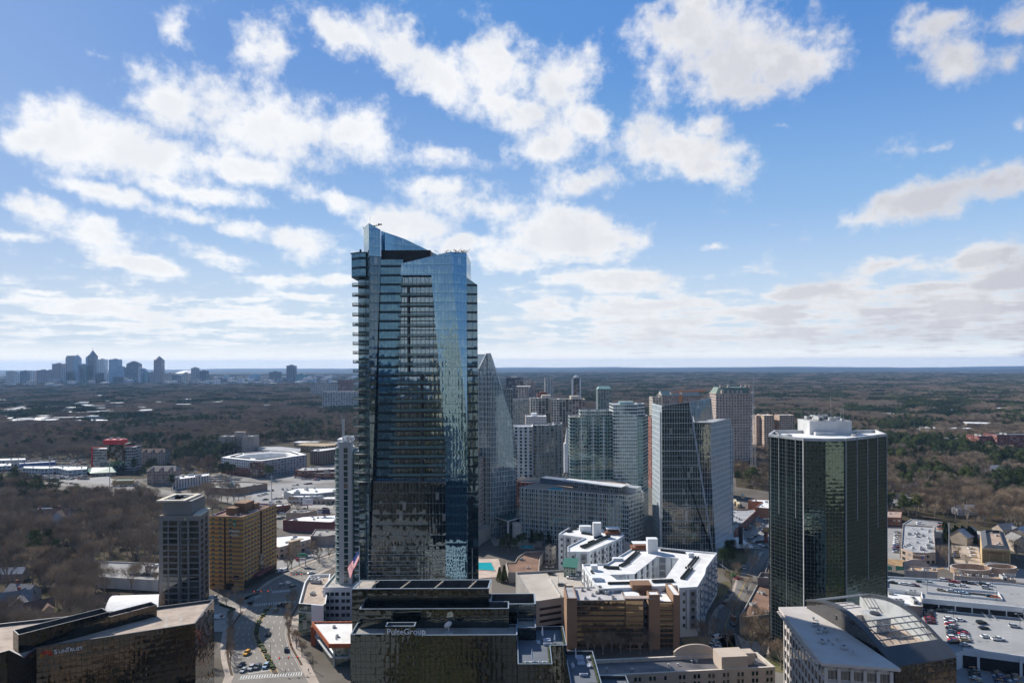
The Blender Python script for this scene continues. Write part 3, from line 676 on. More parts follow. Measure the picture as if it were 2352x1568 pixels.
def planter(x0,y0,x1,y1,z,label):
 t=thing('planter',label,'planter',((x0+x1)/2,(y0+y1)/2,z),'hedge planters edging the roof terraces');mb=MB();mb.box(x0,y0,z,x1,y1,z+.5);obj('trough',mb,metal_d,t)
 mb=MB();n_h=max(2,int(max(x1-x0,y1-y0)/.8));rr=random.Random(int(x0*10))
 for i in range(n_h):a_,b_=i/n_h,(i+.92)/n_h;(mb.box(lin(x0,x1,a_),y0+.05,z+.5,lin(x0,x1,b_),y1-.05,z+.95+rr.uniform(-.1,.1))if x1-x0>y1-y0 else mb.box(x0+.05,lin(y0,y1,a_),z+.5,x1-.05,lin(y0,y1,b_),z+.95+rr.uniform(-.1,.1)))
 obj('hedge',mb,hedge_m,t)
a1,b1,z1t=xR,W(1265,1500,190).x,zT1-1.0;c1=x2
for(fx_,y,rz,L,s)in((.28,184.2,pi,1.0,'white armchair at the near edge of the upper roof terrace'),(.5,184.2,pi,1.9,'white two-seat sofa at the near edge of the upper roof terrace'),(.78,184.2,pi,.9,'white low seat beside the near sofa of the upper roof terrace'),(.72,199,0,1.9,'white sofa at the back of the upper terrace seating ring'),(.72,196.4,pi,1.9,'white sofa facing the back sofa of the upper terrace'),(.45,197.7,pi/2,1.0,'white armchair on the left of the upper terrace seating ring')):
 sofa(lin(a1,b1,fx_)+(2 if y>190 else 0),y,z1t,rz,L,s)
parasol(lin(a1,b1,.42),184.6,z1t,4.0,'closed white parasol by the near sofa of the upper terrace');parasol(lin(a1,b1,.8),199.8,z1t,4.2,'tall closed white parasol behind the back sofa of the upper terrace');parasol(c1-3.2,197.5,z1t,3,'short closed white parasol by the right rail of the upper terrace')
planter(a1+.3,182.4,b1-.9,182.9,z1t,'long hedge planter along the near rail of the upper terrace');planter(b1-.8,183.2,b1-.3,193.6,z1t,'hedge planter beside the notch of the upper terrace');planter(c1-.8,194.6,c1-.3,207,z1t,'hedge planter along the right rail of the upper terrace');planter(b1,194.3,c1-1,194.8,z1t,'short hedge planter along the notch of the upper terrace')
z2t=zT2-1;e2=W(1371,1560,192).x
for(fx_,y,rz,L,s)in((.5,199,0,1.9,'white sofa farthest back on the lower roof terrace'),(.5,197.8,pi,1.9,'white sofa facing the farthest sofa of the lower terrace'),(.8,198.6,-pi/2,.9,'white low seat on the right of the lower terrace ring'),(.5,195,0,1.9,'white sofa in the middle of the lower roof terrace'),(.74,193.4,-pi/2,1.4,'white two-seat sofa by the middle sofa of the lower terrace'),(.2,193.6,pi/2,1.2,'white armchair on the left of the lower terrace'),(.5,188,pi,1.9,'white sofa nearest the rail of the lower roof terrace')):
 sofa(lin(x2,e2,fx_),y,z2t,rz,L,s)
parasol(lin(x2,e2,.33),196.5,z2t,4.2,'tall closed white parasol on the lower roof terrace');parasol(lin(x2,e2,.17),191.2,z2t,2.6,'short closed white parasol by the near chair of the lower terrace')
planter(e2-.9,182,e2-.4,200,z2t,'hedge planter along the right rail of the lower terrace');planter(lin(x2,e2,.5),181.4,e2-1.2,181.9,z2t,'hedge planter along the near rail of the lower terrace')
# brown-black glass office, bottom left
gC=facade('bronze_mirror_glass',1.55,2.05,0.05,0.04,(0.012,0.010,0.009),(0.004,0.0035,0.003),2.3,0.04,0.07,tint=(.50,0.45,0.37),curtains=0.0,wobs=0.5,gvar=0.2)
zS=50.6
SB=thing('office_building','angular bronze glass office block with tan gravel roof and a sunburst sign','office building',(-135,240,0))
rf=[G(83.6,1486,zS),G(448.6,1430.5,zS),G(491.4,1375,zS),G(358,1392.6,zS),G(0,1431,zS),G(-160,1452,zS),G(-160,1540,zS),G(21.4,1492,zS),G(55.4,1509,zS)]
rf=[(p.x,p.y)for p in rf]
glassbox(SB,'wall',rf,0,zS,cap=.5,par=.9,roofm=gravel_tan,gm_=gC,ph=2.05,capm=pm('dark_coping',(0.10,0.10,0.11),0.4))
ph_=[G(80,1453-22,zS+6),G(247,1395,zS+6),G(252,1406,zS+6),G(80,1462-30+12,zS+6)]
A_,B_=Vector(G(42,1457,zS+5.0)[:2]),Vector(G(250,1404.5,zS+5.0)[:2]);dn_=(B_-A_).normalized();nn_=Vector((-dn_.y,dn_.x))
glassbox(SB,'penthouse_wall',[A_,B_,B_+nn_*6,A_+nn_*6],zS-.9,zS+5,cap=.3,par=3.5,roofm=dark_mem,gm_=gC,ph=2.05,capm=pm('dark_coping',None))
C_,D_=Vector(G(252,1411,zS+3.2)[:2]),Vector(G(361,1404,zS+3.2)[:2]);C_=B_+nn_*-0.0+dn_*.2;D_=C_+dn_*15.5
glassbox(SB,'screen_wall',[C_,D_,D_+nn_*5,C_+nn_*5],zS-.9,zS+3.2,cap=.25,par=2.6,roofm=dark_mem,gm_=gC,ph=2.05,capm=pm('dark_coping',None))
mb=MB();rnd=random.Random(8)
for i in range(2):
 c_=C_+dn_*(4+7*i)+nn_*2.4;mb.obox(c_,dn_,2.8,1.1,zS+.6,zS+2.2,0)
 for k in range(5):q=c_+dn_*(-2.2+1.1*k);mb.cyl(q,.42,zS+2.2,zS+2.45,1,10)
obj('cooling_unit',mb,[unit_m,pm('copper_fan',(0.45,0.25,0.18),0.5)],SB)
mb=MB();e=Vector(rf[0]);g_=Vector(rf[1]);dd=(g_-e).normalized();n2_=Vector((-dd.y,dd.x))
Lf=(g_-e).length
for f_ in(0.80,0.9):
 q=e+dd*Lf*f_;mb.obox(q+n2_*8,n2_,7.5,0.5,zS-.89,zS-.86,0)
mb.obox(e+dd*(Lf*.5)+n2_*1.2,dd,Lf*.48,.35,zS-.89,zS-.865,0)
obj('walkway',mb,pm('paver_strip',(0.46,0.40,0.34),0.9),SB)
sgo=W(171,1474,219.5);sd=(dd.x,dd.y,0)
def on_wall(s_,h_,off=0.15):q=e+dd*s_-n2_*off;return(q.x,q.y,zS-h_)
s_txt=4.7
text('sign','S',SB,on_wall(s_txt,2.9),sd,2.0,sign_white);text('sign','UN',SB,on_wall(s_txt+1.2,2.9),sd,1.5,sign_white);text('sign','T',SB,on_wall(s_txt+3.2,2.9),sd,2.0,sign_white);text('sign','RUST',SB,on_wall(s_txt+4.3,2.9),sd,1.5,sign_white)
mb=MB();cxy=Vector(on_wall(s_txt-2.1,3.2,.2));d3=Vector((dd.x,dd.y,0))
for k in range(13):
 a=radians_=pi*(k+.5)/13;v1=d3*cos(a-.055)+Vector((0,0,1))*sin(a-.055);v2=d3*cos(a+.055)+Vector((0,0,1))*sin(a+.055);r_=2.1-.3*abs(cos(a))
 mb.face([cxy+v1*.6,cxy+v1*r_,cxy+v2*r_,cxy+v2*.6],0 if k<10 else 1)
obj('sunburst_emblem',mb,[pm('vivid_red_rays',(0.85,0.06,0.02),.5,.02),pm('vivid_orange_rays',(0.9,0.35,0.03),.5,.02)],SB)
# grey hotel tower
ic_stone=pm('grey_stone_cladding',(0.225,0.21,0.195),0.75,0.06,0.08,streak=True)
ic_cap=pm('cream_cornice',(0.62,0.55,0.44),0.8,0.05)
D1=396.0
def Xp(px,py,D):return W(px,py,D).x
IC=thing('hotel_tower','slender grey stone hotel tower with cream overhanging roof slabs and dark window bays','hotel',(Xp(420,1300,D1),D1+10,0))
xi=[Xp(p_,1300,D1)for p_ in(364,384,424,457,480)];zI=Zp(420,1184,D1);zI2=Zp(420,1166,D1+1)
yi=D1
xs4=Xp(480,1300,D1+18)
block(IC,[(xi[0],yi+.8),(xi[3],yi+.8),(xs4,yi+18),(xi[0]+4,yi+22)],0,zI,ic_stone,grey_mem,par=1.0,capm=ic_cap)
mb=MB();mb.box(xi[0]+1.5,yi+2.5,zI,xi[2]+3,yi+20,Zp(400,1150,D1)-.6);obj('upper_storey',mb,[ic_stone],IC)
mb=MB();zz_=Zp(400,1150,D1)-.6
o_=[(xi[0]-1.2,yi+.2),(xi[2]+.3,yi+.2),(xi[2]+.3,yi+21.5),(xi[0]-1.2,yi+21.5)];q_=inset(o_,2.6)
o_=ccw(o_)
for i in range(4):
 j=(i+1)%4;mb.wall(o_[i],o_[j],zz_,zz_+.9,0)
 mb.face([(*o_[i],zz_+.9),(*o_[j],zz_+.9),(*q_[j],zz_+.9),(*q_[i],zz_+.9)],0);mb.face([(*q_[j],zz_-.4),(*q_[i],zz_-.4),(*q_[i],zz_+.9),(*q_[j],zz_+.9)],0)
mb.face([(*p,zz_)for p in reversed(o_)],0);mb.face([(*p,zz_-.35)for p in q_],1)
obj('roof_slab',mb,[ic_cap,grey_mem],IC)
mb=MB();mb.prism([(xi[3]-3,yi-.2),(xi[3]+1.2,yi-.2),(xs4+1,yi+18.5),(xs4-5,yi+18.5)],zI-.2,zI+.7,0,bottom=True);obj('roof_slab',mb,[ic_cap],IC)
clutter(IC,[(xi[0],yi+2),(xi[2],yi+2),(xi[2],yi+20),(xi[0],yi+20)],zz_-.35,7,(0,1,2),4)
clutter(IC,[(xi[2]+3,yi+4),(xi[3],yi+4),(xs4,yi+18),(xi[2]+3,yi+18)],zI-1,6,(0,1,2),5,margin=1)
ic_glass=pm('bronze_window_glass',(0.030,0.026,0.018),0.05,0.3,0.4,spec=1.0)
nI=14;fI=(zI-3)/nI
wa=winmesh('window',2.6,2.6,metal_d,ic_glass,0.1,False,2);wb_=winmesh('window',5.2,2.6,metal_d,ic_glass,0.1,False,4);wc_=winmesh('window',3.2,2.6,metal_d,ic_glass,0.1,False,3)
sp=[]
for k in range(nI):sp.append(((xi[0]+3.6,yi+.75,fI*k+.9),0,None))
many('window',wa,IC,sp,[metal_d,ic_glass])
sp=[((xi[0]+8.4,yi+.65,fI*k+.9),0,None)for k in range(nI)]+[((xi[2]+5.2,yi+.65,fI*k+.9),0,None)for k in range(nI)]
many('window',wb_,IC,sp,[metal_d,ic_glass])
dic=Vector((xs4-xi[3],17.2)).normalized();aic=atan2(dic.y,dic.x)
many('window',wc_,IC,[((xi[3]+dic.x*s_,yi+.8+dic.y*s_,fI*k+.9),aic,(1.3,1,1))for k in range(nI)for s_ in(4.5,12.5)]+[((xi[2]+.2-.6,yi+.65,fI*k+.7),0,(1.0,1,1))for k in range(nI)],[metal_d,ic_glass])
mb=MB()
for x in(xi[0]+11.6,xi[2]+2.2):mb.box(x-.45,yi-.1,0,x+.45,yi+.8,zI-3.5)
obj('pilaster',mb,[ic_stone],IC)
mb=MB()
for k in range(1,nI+1):mb.box(xi[0]-.02,yi+.62,fI*k-.1,xi[3],yi+.8,fI*k+.1,bottom=True)
obj('string_course',mb,[ic_stone],IC)
mb=MB();c0=Vector((xi[2]+.2,yi+.5,zI-1.9));K=16
ring_=[c0+Vector((0.75*cos(2*pi*i/K),0,1.1*sin(2*pi*i/K)))for i in range(K)];mb.face([r+Vector((0,-.15,0))for r in ring_],0)
mb.box(c0 .x-.08,c0 .y-.25,c0 .z-.5,c0 .x+.08,c0 .y-.16,c0 .z+.5,1);mb.box(c0 .x-.25,c0 .y-.25,c0 .z+.42,c0 .x+.25,c0 .y-.16,c0 .z+.55,1);mb.box(c0 .x-.25,c0 .y-.25,c0 .z-.55,c0 .x+.25,c0 .y-.16,c0 .z-.42,1)
obj('emblem',mb,[pm('brass_green',(0.35,0.38,0.16),0.5),sign_white],IC)
BR=[G(239,1403,8),G(363.6,1400,8),G(366,1364,8),G(263,1367,8)];BR=[(p.x,p.y)for p in BR]
t=thing('ballroom_wing','low wing with a broad white curved roof left of the grey hotel tower','hotel wing',base_of(BR));mb=MB();mb.prism(BR,0,8,0,0,top=False);obj('wall',mb,tan_stucco,t)
mb=MB();K=10;Q=ccw(BR)
a0,a1,a2,a3=[Vector((q.x,q.y,8))for q in(Vector(BR[0]),Vector(BR[1]),Vector(BR[2]),Vector(BR[3]))]
for i in range(K):
 u0,u1=i/K,(i+1)/K;h0,h1=2.6*sin(pi*u0),2.6*sin(pi*u1)
 mb.face([a0 .lerp(a3,u0)+Vector((0,0,h0)),a1 .lerp(a2,u0)+Vector((0,0,h0)),a1 .lerp(a2,u1)+Vector((0,0,h1)),a0 .lerp(a3,u1)+Vector((0,0,h1))])
obj('roof',mb,white_mem,t);clutter(t,BR,8.4,4,(2,1),3,margin=4)
PD=[(p.x,p.y)for p in(G(224,1327,6),G(364,1335,6),G(364,1296,6),G(226,1291,6))]
t=thing('parking_deck','open pale parking deck among bare trees behind the grey hotel','parking deck',base_of(PD));block(t,PD,0,7,concrete_l,asphalt_l,par=1.0);
DECK1=PD
# striped ochre hotel
em=None
def stripes(name,c1,c2,h,pw,ph,fx,fz,gl,fz0=None):
 m=facade(name,pw,ph,fx,fz,c1,gl,1.7,0.01,0.02,curtains=0.3,ccol_=(0.10,0.28,0.26),fz0=fz0);return m
m_,n_,p_=_mat('striped_stucco');g=n_.new('ShaderNodeNewGeometry').outputs['Position'];x_,y_,z_=n_.sep(g)
bmk=n_.m('LESS_THAN',n_.m('FRACT',n_.m('DIVIDE',n_.m('ADD',z_,1.3),2.72)),0.5);f_=n_.noise(g,.2,4)[0]
n_.l.new(n_.mix(bmk,n_.mix(f_,(0.58,0.32,0.085,1),(0.52,0.285,0.075,1)),n_.mix(f_,(0.27,0.165,0.10,1),(0.24,0.145,0.09,1))),p_.inputs['Base Color']);p_.inputs['Roughness'].default_value=.9;striped=m_
zE=45.5
eA,eB,eC=G(480.3,1184,zE),G(557.7,1186.5,zE),G(635.2,1156.3,zE);eA,eB,eC=[Vector((p.x,p.y))for p in(eA,eB,eC)];eD=eA+(eC-eB)
EH=thing('hotel_tower','ochre and brown striped hotel block with green window frames and rooftop machinery','hotel',base_of([eA,eB,eC,eD]))
eE=eB+(eA-eB)*0.62
block(EH,[eA,eB,eC,eD],0,zE,striped,brown_roof,par=1.0,capm=pm('mauve_coping',(0.34,0.24,0.30),.8))
egl=pm('teal_window_glass',(0.02,0.035,0.035),0.06,0.2,.6,spec=.9);etr=pm('green_window_frame',(0.06,0.30,0.26),.6,.05);ered=pm('maroon_window_frame',(0.22,0.05,0.05),.6,.05)
w1=winmesh('window',2.0,1.25,etr,egl,.05,True,2);w2=winmesh('window',2.0,1.25,ered,egl,.05,True,2)
sp=grid_spots(eA,eE,1.5,zE-1,1,16,zoff=.9);Lab=(eB-eA).length;dab=(eB-eA).normalized();s2=[]
for k in range(15,-1,-1):
 for t_ in(.12,.33,.63):q=eA+dab*(Lab*t_);s2 .append(((q.x,q.y,1.6+2.72*k+.6),atan2(dab.y,dab.x),None))
Lbc=(eC-eB).length;dbc=(eC-eB).normalized()
for k in range(15,-1,-1):
 for t_ in(.07,.16,.25,.34,.43,.60,.69,.78,.87,.95):q=eB+dbc*(Lbc*t_);s2 .append(((q.x,q.y,1.6+2.72*k+.6),atan2(dbc.y,dbc.x),(.75,1,1)))
rnd=random.Random(2);rnd.shuffle(s2);h_=len(s2)*6//10
many('window',w1,EH,s2[:h_],[etr,egl],60);many('window',w2,EH,s2[h_:],[ered,egl],40)
mb=MB();q=eA+dab*(Lab*.47);mb.obox(q-Vector((-dab.y,dab.x))*.03,dab,.5,.1,0,zE-.8,0);q=eB+dbc*(Lbc*.515);mb.obox(q-Vector((-dbc.y,dbc.x))*.03,dbc,1.0,.12,0,zE-.8,0);obj('recess_strip',mb,pm('dark_recess',(0.035,0.02,0.015),.9),EH)
mb=MB();q=eB+dbc*(Lbc*.52);mb.obox(q-Vector((-dbc.y,dbc.x))*.25,dbc,2.2,.3,3,17,0);obj('glazed_bay',mb,facade('red_lattice_glass',1.1,1.3,.14,.12,(0.20,0.05,0.05),(0.03,0.06,0.055),2.2),EH)
mb=MB();mb.obox(q-Vector((-dbc.y,dbc.x))*1.2,dbc,9,2.0,5.2,6.4,0,bottom=True);obj('entrance_canopy',mb,pm('maroon_canopy',(0.20,0.06,0.06),.8),EH)
mb=MB()
e_out=-Vector((-dbc.y,dbc.x))
mb.obox(eB+dbc*(Lbc*.5)+e_out*.15,dbc,Lbc*.47,.1,.3,4.6,0);mb.obox(eA+dab*(Lab*.62)+Vector((dab.y,-dab.x))*.12,dab,2.6,.08,.1,4.0,0);obj('ground_floor_opening',mb,black_m,EH)
ctr=(eA+eC)/2
for(o1,o2,hl,hw,h1,h2)in((0,0,5.2,4,0,6.2),(-8.2,-2.5,3.2,3,0,4.2),(5,-4,3.2,2.2,0,3.5),(6.5,3,3,2.2,0,4.0)):
 mb=MB();mb.obox(ctr+dbc*o1+dab*o2*1.0,dbc,hl,hw,zE-1+h1,zE-1+h2);obj('plant_room',mb,pm('brown_cladding',(0.25,0.145,0.08),.85),EH)
clutter(EH,[eA,eB,eC,eD],zE-1,16,(0,1,2,2),6,margin=1.2)
up_=(dab.x,dab.y,0);q=eA+dab*(Lab*.76)+Vector((dab.y,-dab.x))*.12
text('sign','EMBASSY',EH,(q.x,q.y,Zp(545,1222,424)),up_,1.75,sign_white,align='CENTER');text('sign','SUITES',EH,(q.x,q.y,Zp(545,1231.5,424)),up_,1.75,sign_white,align='CENTER')
mb=MB();mb.obox(q+Vector((dab.y,-dab.x))*.05,dab,.9,.08,Zp(545,1209.5,424),Zp(545,1196,424));obj('sign_board',mb,sign_green,EH);text('sign','E',EH,(q.x+dab.y*.2,q.y-dab.x*.2,Zp(545,1207,424)),up_,2.4,sign_white,align='CENTER')
q=eA+dab*(Lab*.80)+Vector((dab.y,-dab.x))*.15
mb=MB();mb.obox(q,dab,1.9,.1,6.4,9.0);obj('sign_board',mb,black_m,EH);text('sign','STEAK HOUSE',EH,(q.x+dab.y*.15,q.y-dab.x*.15,6.9),up_,.55,sign_white,align='CENTER');text('sign','RUTH\'S CHRIS',EH,(q.x+dab.y*.15,q.y-dab.x*.15,7.7),up_,.62,sign_red,align='CENTER')
# pale residential tower left of the skyscraper
D2=375.0;RT=thing('apartment_tower','slender pale concrete apartment tower with green glass and curved corner balconies','apartment tower',(Xp(795,1300,D2),D2+8,0))
rx=[Xp(p_,1250,D2)for p_ in(766,779,793,799,808,828)];zR=Zp(790,1014.6,D2)
g_gr=facade('green_balcony_glass',1.9,3.3,0.07,0.12,(0.42,0.47,0.47),(0.015,0.07,0.06),2.4,.01,.03,tint=(.7,1,.95),curtains=.2,ccol_=(0.15,0.25,0.22))
mb=MB();mb.prism([(rx[1],D2),(rx[4],D2),(rx[4],D2+4),(rx[1],D2+4)],0,zR,0,0);obj('wall',mb,pm('fair_faced_concrete',(0.50,0.50,0.50),.8,.06,.05,streak=True),RT)
mb=MB();mb.prism([(rx[1]-.01,D2+2),(rx[0]+1,D2+2.6),(rx[0],D2+5),(rx[0]+.3,D2+17),(rx[4],D2+17),(rx[4],D2+4.1)],0,zR-3.5,0,1,pw=1.9,ph=3.3);obj('curved_glass_wall',mb,[g_gr,grey_mem],RT)
mb=MB();mb.prism([(rx[4]+.01,D2+3),(rx[5],D2+3),(rx[5],D2+16),(rx[4]+.01,D2+16)],0,Zp(815,1036,D2+3),0,1,pw=1.9,ph=3.3);obj('side_glass_wall',mb,[g_gr,grey_mem],RT)
wz=winmesh('window',3.0,2.6,metal_d,pm('deep_green_glass',(0.01,0.07,0.06),.05,.3,.4,spec=1.0),.05,False,2);nR=29;fR=(zR-3)/nR
many('window',wz,RT,[(((rx[2]+rx[3])/2-.3,D2-.01,fR*k+.4),0,(.72,1,1))for k in range(nR)],[metal_d,MATS['deep_green_glass']])
bm_=MB();bm_.prism([(0,0),(-1.0,-.2),(-2.6,.6),(-3.2,2.4),(-3.0,5),(0,5)],-.25,0,0,0,bottom=True)
for(a,b)in(((0,-.05),(-1.0,-.2)),((-1.0,-.2),(-2.6,.6)),((-2.6,.6),(-3.2,2.4)),((-3.2,2.4),(-3.0,5))):bm_.face([(*a,0),(*b,0),(*b,1.05),(*a,1.05)],1);bm_.bar((*a,1.06),(*b,1.06),.05,0)
bme=mesh('balcony',bm_,[white_paint,rail_glass]);many('balcony',bme,RT,[((rx[1],D2+.9,fR*k+.2),0,None)for k in range(nR-1)],[white_paint,rail_glass])
bm_=MB();bm_.box(0,-1.2,-.2,2.4,0,0,0,bottom=True);bm_.box(0,-1.2,1.0,2.4,-1.15,1.06,0);[bm_.box(x,-1.2,0,x+.05,-1.15,1.0,0)for x in(0,.6,1.2,1.8,2.35)]
bme=mesh('balcony',bm_,[white_paint]);many('balcony',bme,RT,[((rx[4]+1.2,D2+3,fR*k+.2),0,None)for k in range(nR-3)],[white_paint])
mb=MB();zt2=zR;mb.prism([(rx[1]-1.6,D2+3),(rx[1]+2.2,D2+3),(rx[1]+2.2,D2+12),(rx[1]-1.6,D2+12)],zR-3.5,zR+1.2);
for a in((rx[1]+2.2,D2),(rx[4]-.4,D2)):mb.box(a[0],D2+.3,zR,a[0]+.4,D2+9,zR+2.6)
mb.box(rx[1]+2.2,D2+8.6,zR,rx[4],D2+9,zR+2.6)
obj('roof_screen',mb,white_paint,RT)
mb=MB();mb.box(Xp(781.3,980,D2),D2+4,zR,Xp(786.4,980,D2),D2+4.8,Zp(784,963,D2));obj('blade_mast',mb,metal_l,RT);mb=MB();mb.bar((Xp(780,976,D2),D2+4,Zp(780,976,D2)),(Xp(780,976,D2),D2+4,Zp(780,950,D2)),.12);obj('antenna',mb,metal_l,RT)
clutter(RT,[(rx[1]+3,D2),(rx[4],D2),(rx[4],D2+9),(rx[1]+3,D2+9)],zR,5,(1,2),2,margin=.8)
# bank building, car park block and orange-trimmed building
zG=16.9
BB=[G(686,1385,zG),G(699.5,1336.2,zG),G(711,1319.7,zG),G(759,1316.7,zG),G(748,1385,zG),G(742,1389,zG)];BB=[(p.x,p.y)for p in BB]
t=thing('bank_building','white four-storey bank building with tan gravel roof and curved street wall','bank',base_of(BB))
block(t,BB,0,zG,facade('bank_glass_wall',2.2,4.2,.06,.06,(0.35,0.38,0.38),(0.01,0.04,0.035),2.3,tint=(.8,1,.95),curtains=.1),gravel_tan,par=1.4,pt=.6,capm=white_paint,pw=2.2,ph=4.2)
mb=MB();a,b=Vector(BB[0]),Vector(BB[-1]);d=(b-a).normalized();
q=a.lerp(b,.78);mb.obox(q+Vector((d.y,-d.x))*.2,d,(b-a).length*.24,.3,0,zG,0)
obj('wall_panel',mb,white_paint,t)
clutter(t,BB,zG-1.4,6,(3,0,1,2),9,margin=2.5)
q=a.lerp(b,.28);text('sign','BRANDBANK',t,(q.x,q.y-.3,zG-4.6),(d.x,d.y,0),1.25,sign_white,align='CENTER')
for s_ in(-1,1):
 mb=MB();c_=Vector((q.x,q.y-.25,zG-1.9));K=14
 for k in range(2):
  cc=c_+Vector((d.x,d.y,0))*(s_*.45)+Vector((0,0,.45-.9*k))
  for i in range(K):
   a1_,a2_=2*pi*i/K,2*pi*(i+1)/K;f=lambda an,r:cc+Vector((d.x*cos(an),d.y*cos(an),sin(an)))*r
   mb.face([f(a1_,.42),f(a2_,.42),f(a2_,.26),f(a1_,.26)])
 obj('emblem',mb,sign_white,t)
zw=20.3;yw=367.0;wx0,wx1=Xp(742.2,1400,yw),Xp(812,1400,yw)
t=thing('car_park','white car park block with rows of square black openings','car park',((wx0+wx1)/2,yw+15,0))
block(t,[(wx0,yw),(wx1,yw),(wx1,yw+24),(wx0,yw+24)],0,zw,white_paint,concrete,par=.9)
mb=MB();mb.box(-.98,-.04,0,.98,.02,1.85,0);wm=mesh('window_opening',mb,black_m)
sp=[]
for k in range(5):
 for px in(752,763,774,788.5,799.5):sp.append(((Xp(px,1400,yw),yw-.01,zw-4.6-3.75*k),0,None))
many('window_opening',wm,t,sp,[black_m])
zo=11.3
OB=[G(755,1479.5,zo),G(716,1428,zo),G(812,1427,zo),G(812,1479,zo)];OB=[(p.x,p.y)for p in OB]
t=thing('showroom_building','low glass building with white roof and bright orange fascia','retail building',base_of(OB))
glo=facade('showroom_glass',1.8,3.6,.05,.05,(0.3,0.32,0.32),(0.02,0.045,0.04),2.2,tint=(.8,1,1),curtains=.2)
mb=MB();mb.prism(inset(OB,2.4),0,zo-2,0,0,pw=1.8,ph=3.6);obj('glass_wall',mb,glo,t)
orange=pm('orange_fascia',(0.42,0.115,0.045),.75,.06);mb=MB();Q=ccw(OB);q2=inset(OB,.5)
for i in range(4):
 j=(i+1)%4;mb.wall(Q[i],Q[j],zo-1.7,zo+.3,0);mb.face([(*Q[i],zo+.3),(*Q[j],zo+.3),(*q2[j],zo+.3),(*q2[i],zo+.3)],0);mb.face([(*q2[j],zo-.6),(*q2[i],zo-.6),(*q2[i],zo+.3),(*q2[j],zo+.3)],0)
mb.face([(*p,zo-1.7)for p in reversed(Q)],0);obj('fascia',mb,orange,t)
mb=MB();mb.face([(*p,zo-.5)for p in q2]);obj('roof',mb,white_mem,t)
mb=MB();p=G(717,1428,0);a=Vector(OB[1]);mb.box(a.x,a.y-1.5,0,a.x+2.2,a.y-.2,zo-1.7);obj('end_pier',mb,orange,t)
mb=MB();e_=Vector(OB[0]);mb.cyl((e_.x+2,e_.y+2),.45,0,zo-1.7,0,10);mb.cyl((e_.x+10,e_.y+1.6),.4,0,zo-1.7,0,10);obj('column',mb,metal_l,t)
mb=MB();mb.prism(inset(OB,-.3+1.2),4.6,5.0,0,0,bottom=True);obj('ledge',mb,metal_l,t);clutter(t,OB,zo-.5,3,(1,2),2,margin=4)
# dark faceted glass tower, right
gR=facade('faceted_dark_glass',1.6,1.75,0.05,0.05,(0.20,0.22,0.225),(0.005,0.008,0.008),2.6,0.03,0.08,tint=(0.62,0.90,0.84),curtains=0.0,wobs=0.5,gvar=.2)
zF=106.0
front=[(1767,996.3),(1785,998),(1803,999.5),(1822,1001),(1843.5,1004.5)]
RF=[G(px,py,zF)for px,py in((1767,996.3),(1843.5,1005.4),(1941.2,1006.4),(2034.8,995.3),(1952.2,987.3),(1778,987.3))]
P6=[Vector((p.x,p.y))for p in RF]
def zig(a,b,n_,dep,first=True):
 """saw-tooth wall line between two corners"""
 d=(b-a);L=d.length;d.normalize();o=Vector((d.y,-d.x));pts=[]
 for i in range(n_):
  s0,s1=i/n_,(i+1)/n_;pts.append(a+d*(L*s0)+(o*dep if(i%1==0)else o*0));pts.append(a+d*(L*s1))
 return pts
foot=zig(P6[0],P6[1],4,.55)+[P6[1]]+[P6[1].lerp(P6[2],.5)+Vector((0,-1.6))]+[P6[2]]+list(reversed(zig(P6[3],P6[2],4,-.55)))+[P6[3],P6[3]+Vector((1.0,4)),P6[4]+Vector((14,2)),P6[4],P6[5]]
cl=[]
for p in foot:
 if not cl or(p-cl[-1]).length>.05:cl.append(p)
FT=thing('office_tower','broad dark green mirror glass tower with white roof rim and pale vertical ribs','office tower',base_of(cl));mb=MB();Q=ccw(cl);q2=inset(cl,.8)
for i in range(len(Q)):
 j=(i+1)%len(Q);mb.wall(Q[i],Q[j],0,zF-1.2,0,1.6,1.75);mb.wall(Q[i],Q[j],zF-1.2,zF,1);mb.face([(*Q[i],zF),(*Q[j],zF),(*q2[j],zF),(*q2[i],zF)],1);mb.face([(*q2[j],zF-1.6),(*q2[i],zF-1.6),(*q2[i],zF),(*q2[j],zF)],1)
obj('wall',mb,[gR,pm('rim_grey',(0.52,0.53,0.53),.7)],FT);mb=MB();mb.face([(*p,zF-1.5)for p in q2]);obj('roof',mb,white_mem,FT)
rib=pm('pale_rib',(0.42,0.43,0.42),.5)
for(px,pyb)in((1768,1500),(1788,1180),(1805,1500),(1826,1190),(1843.5,1500),(1941.2,1500),(1965,1195),(1989,1330),(2012,1210),(2034.5,1500)):
 mb=MB();t_=(px-1767)/(1843.5-1767)if px<1844 else None
 if t_ is not None:q=P6[0].lerp(P6[1],min(1,t_))
 else:q=P6[2].lerp(P6[3],(px-1941.2)/(2034.8-1941.2))
 zb=max(0,Zp(px,pyb,q.y-.6));mb.box(q.x-.14,q.y-.95,zb,q.x+.14,q.y-.2,zF-.2);obj('rib',mb,rib,FT)
mp=[(Xp(1851.6,970,338),334),(Xp(1947,970,338),334),(Xp(1947,970,338),348),(Xp(1851.6,970,338),348)]
mb=MB();mb.prism(mp,zF-1.5,Zp(1900,966.5,334),0,1);x0_=Xp(1873,990,331);mb.box(x0_,331,zF-1.5,Xp(1920,990,331),334,Zp(1890,992,331));obj('plant_room',mb,[pm('off_white_cladding',(0.58,0.58,0.57),.7,.08,.2),grey_mem],FT)
clutter(FT,mp,Zp(1900,966.5,334),10,(0,1,1,3),3,margin=1.2);clutter(FT,[P6[0],P6[1],P6[5]],zF-1.5,4,(1,0),4,margin=2);clutter(FT,[P6[2],P6[3],P6[4]],zF-1.5,4,(1,0),5,margin=2)
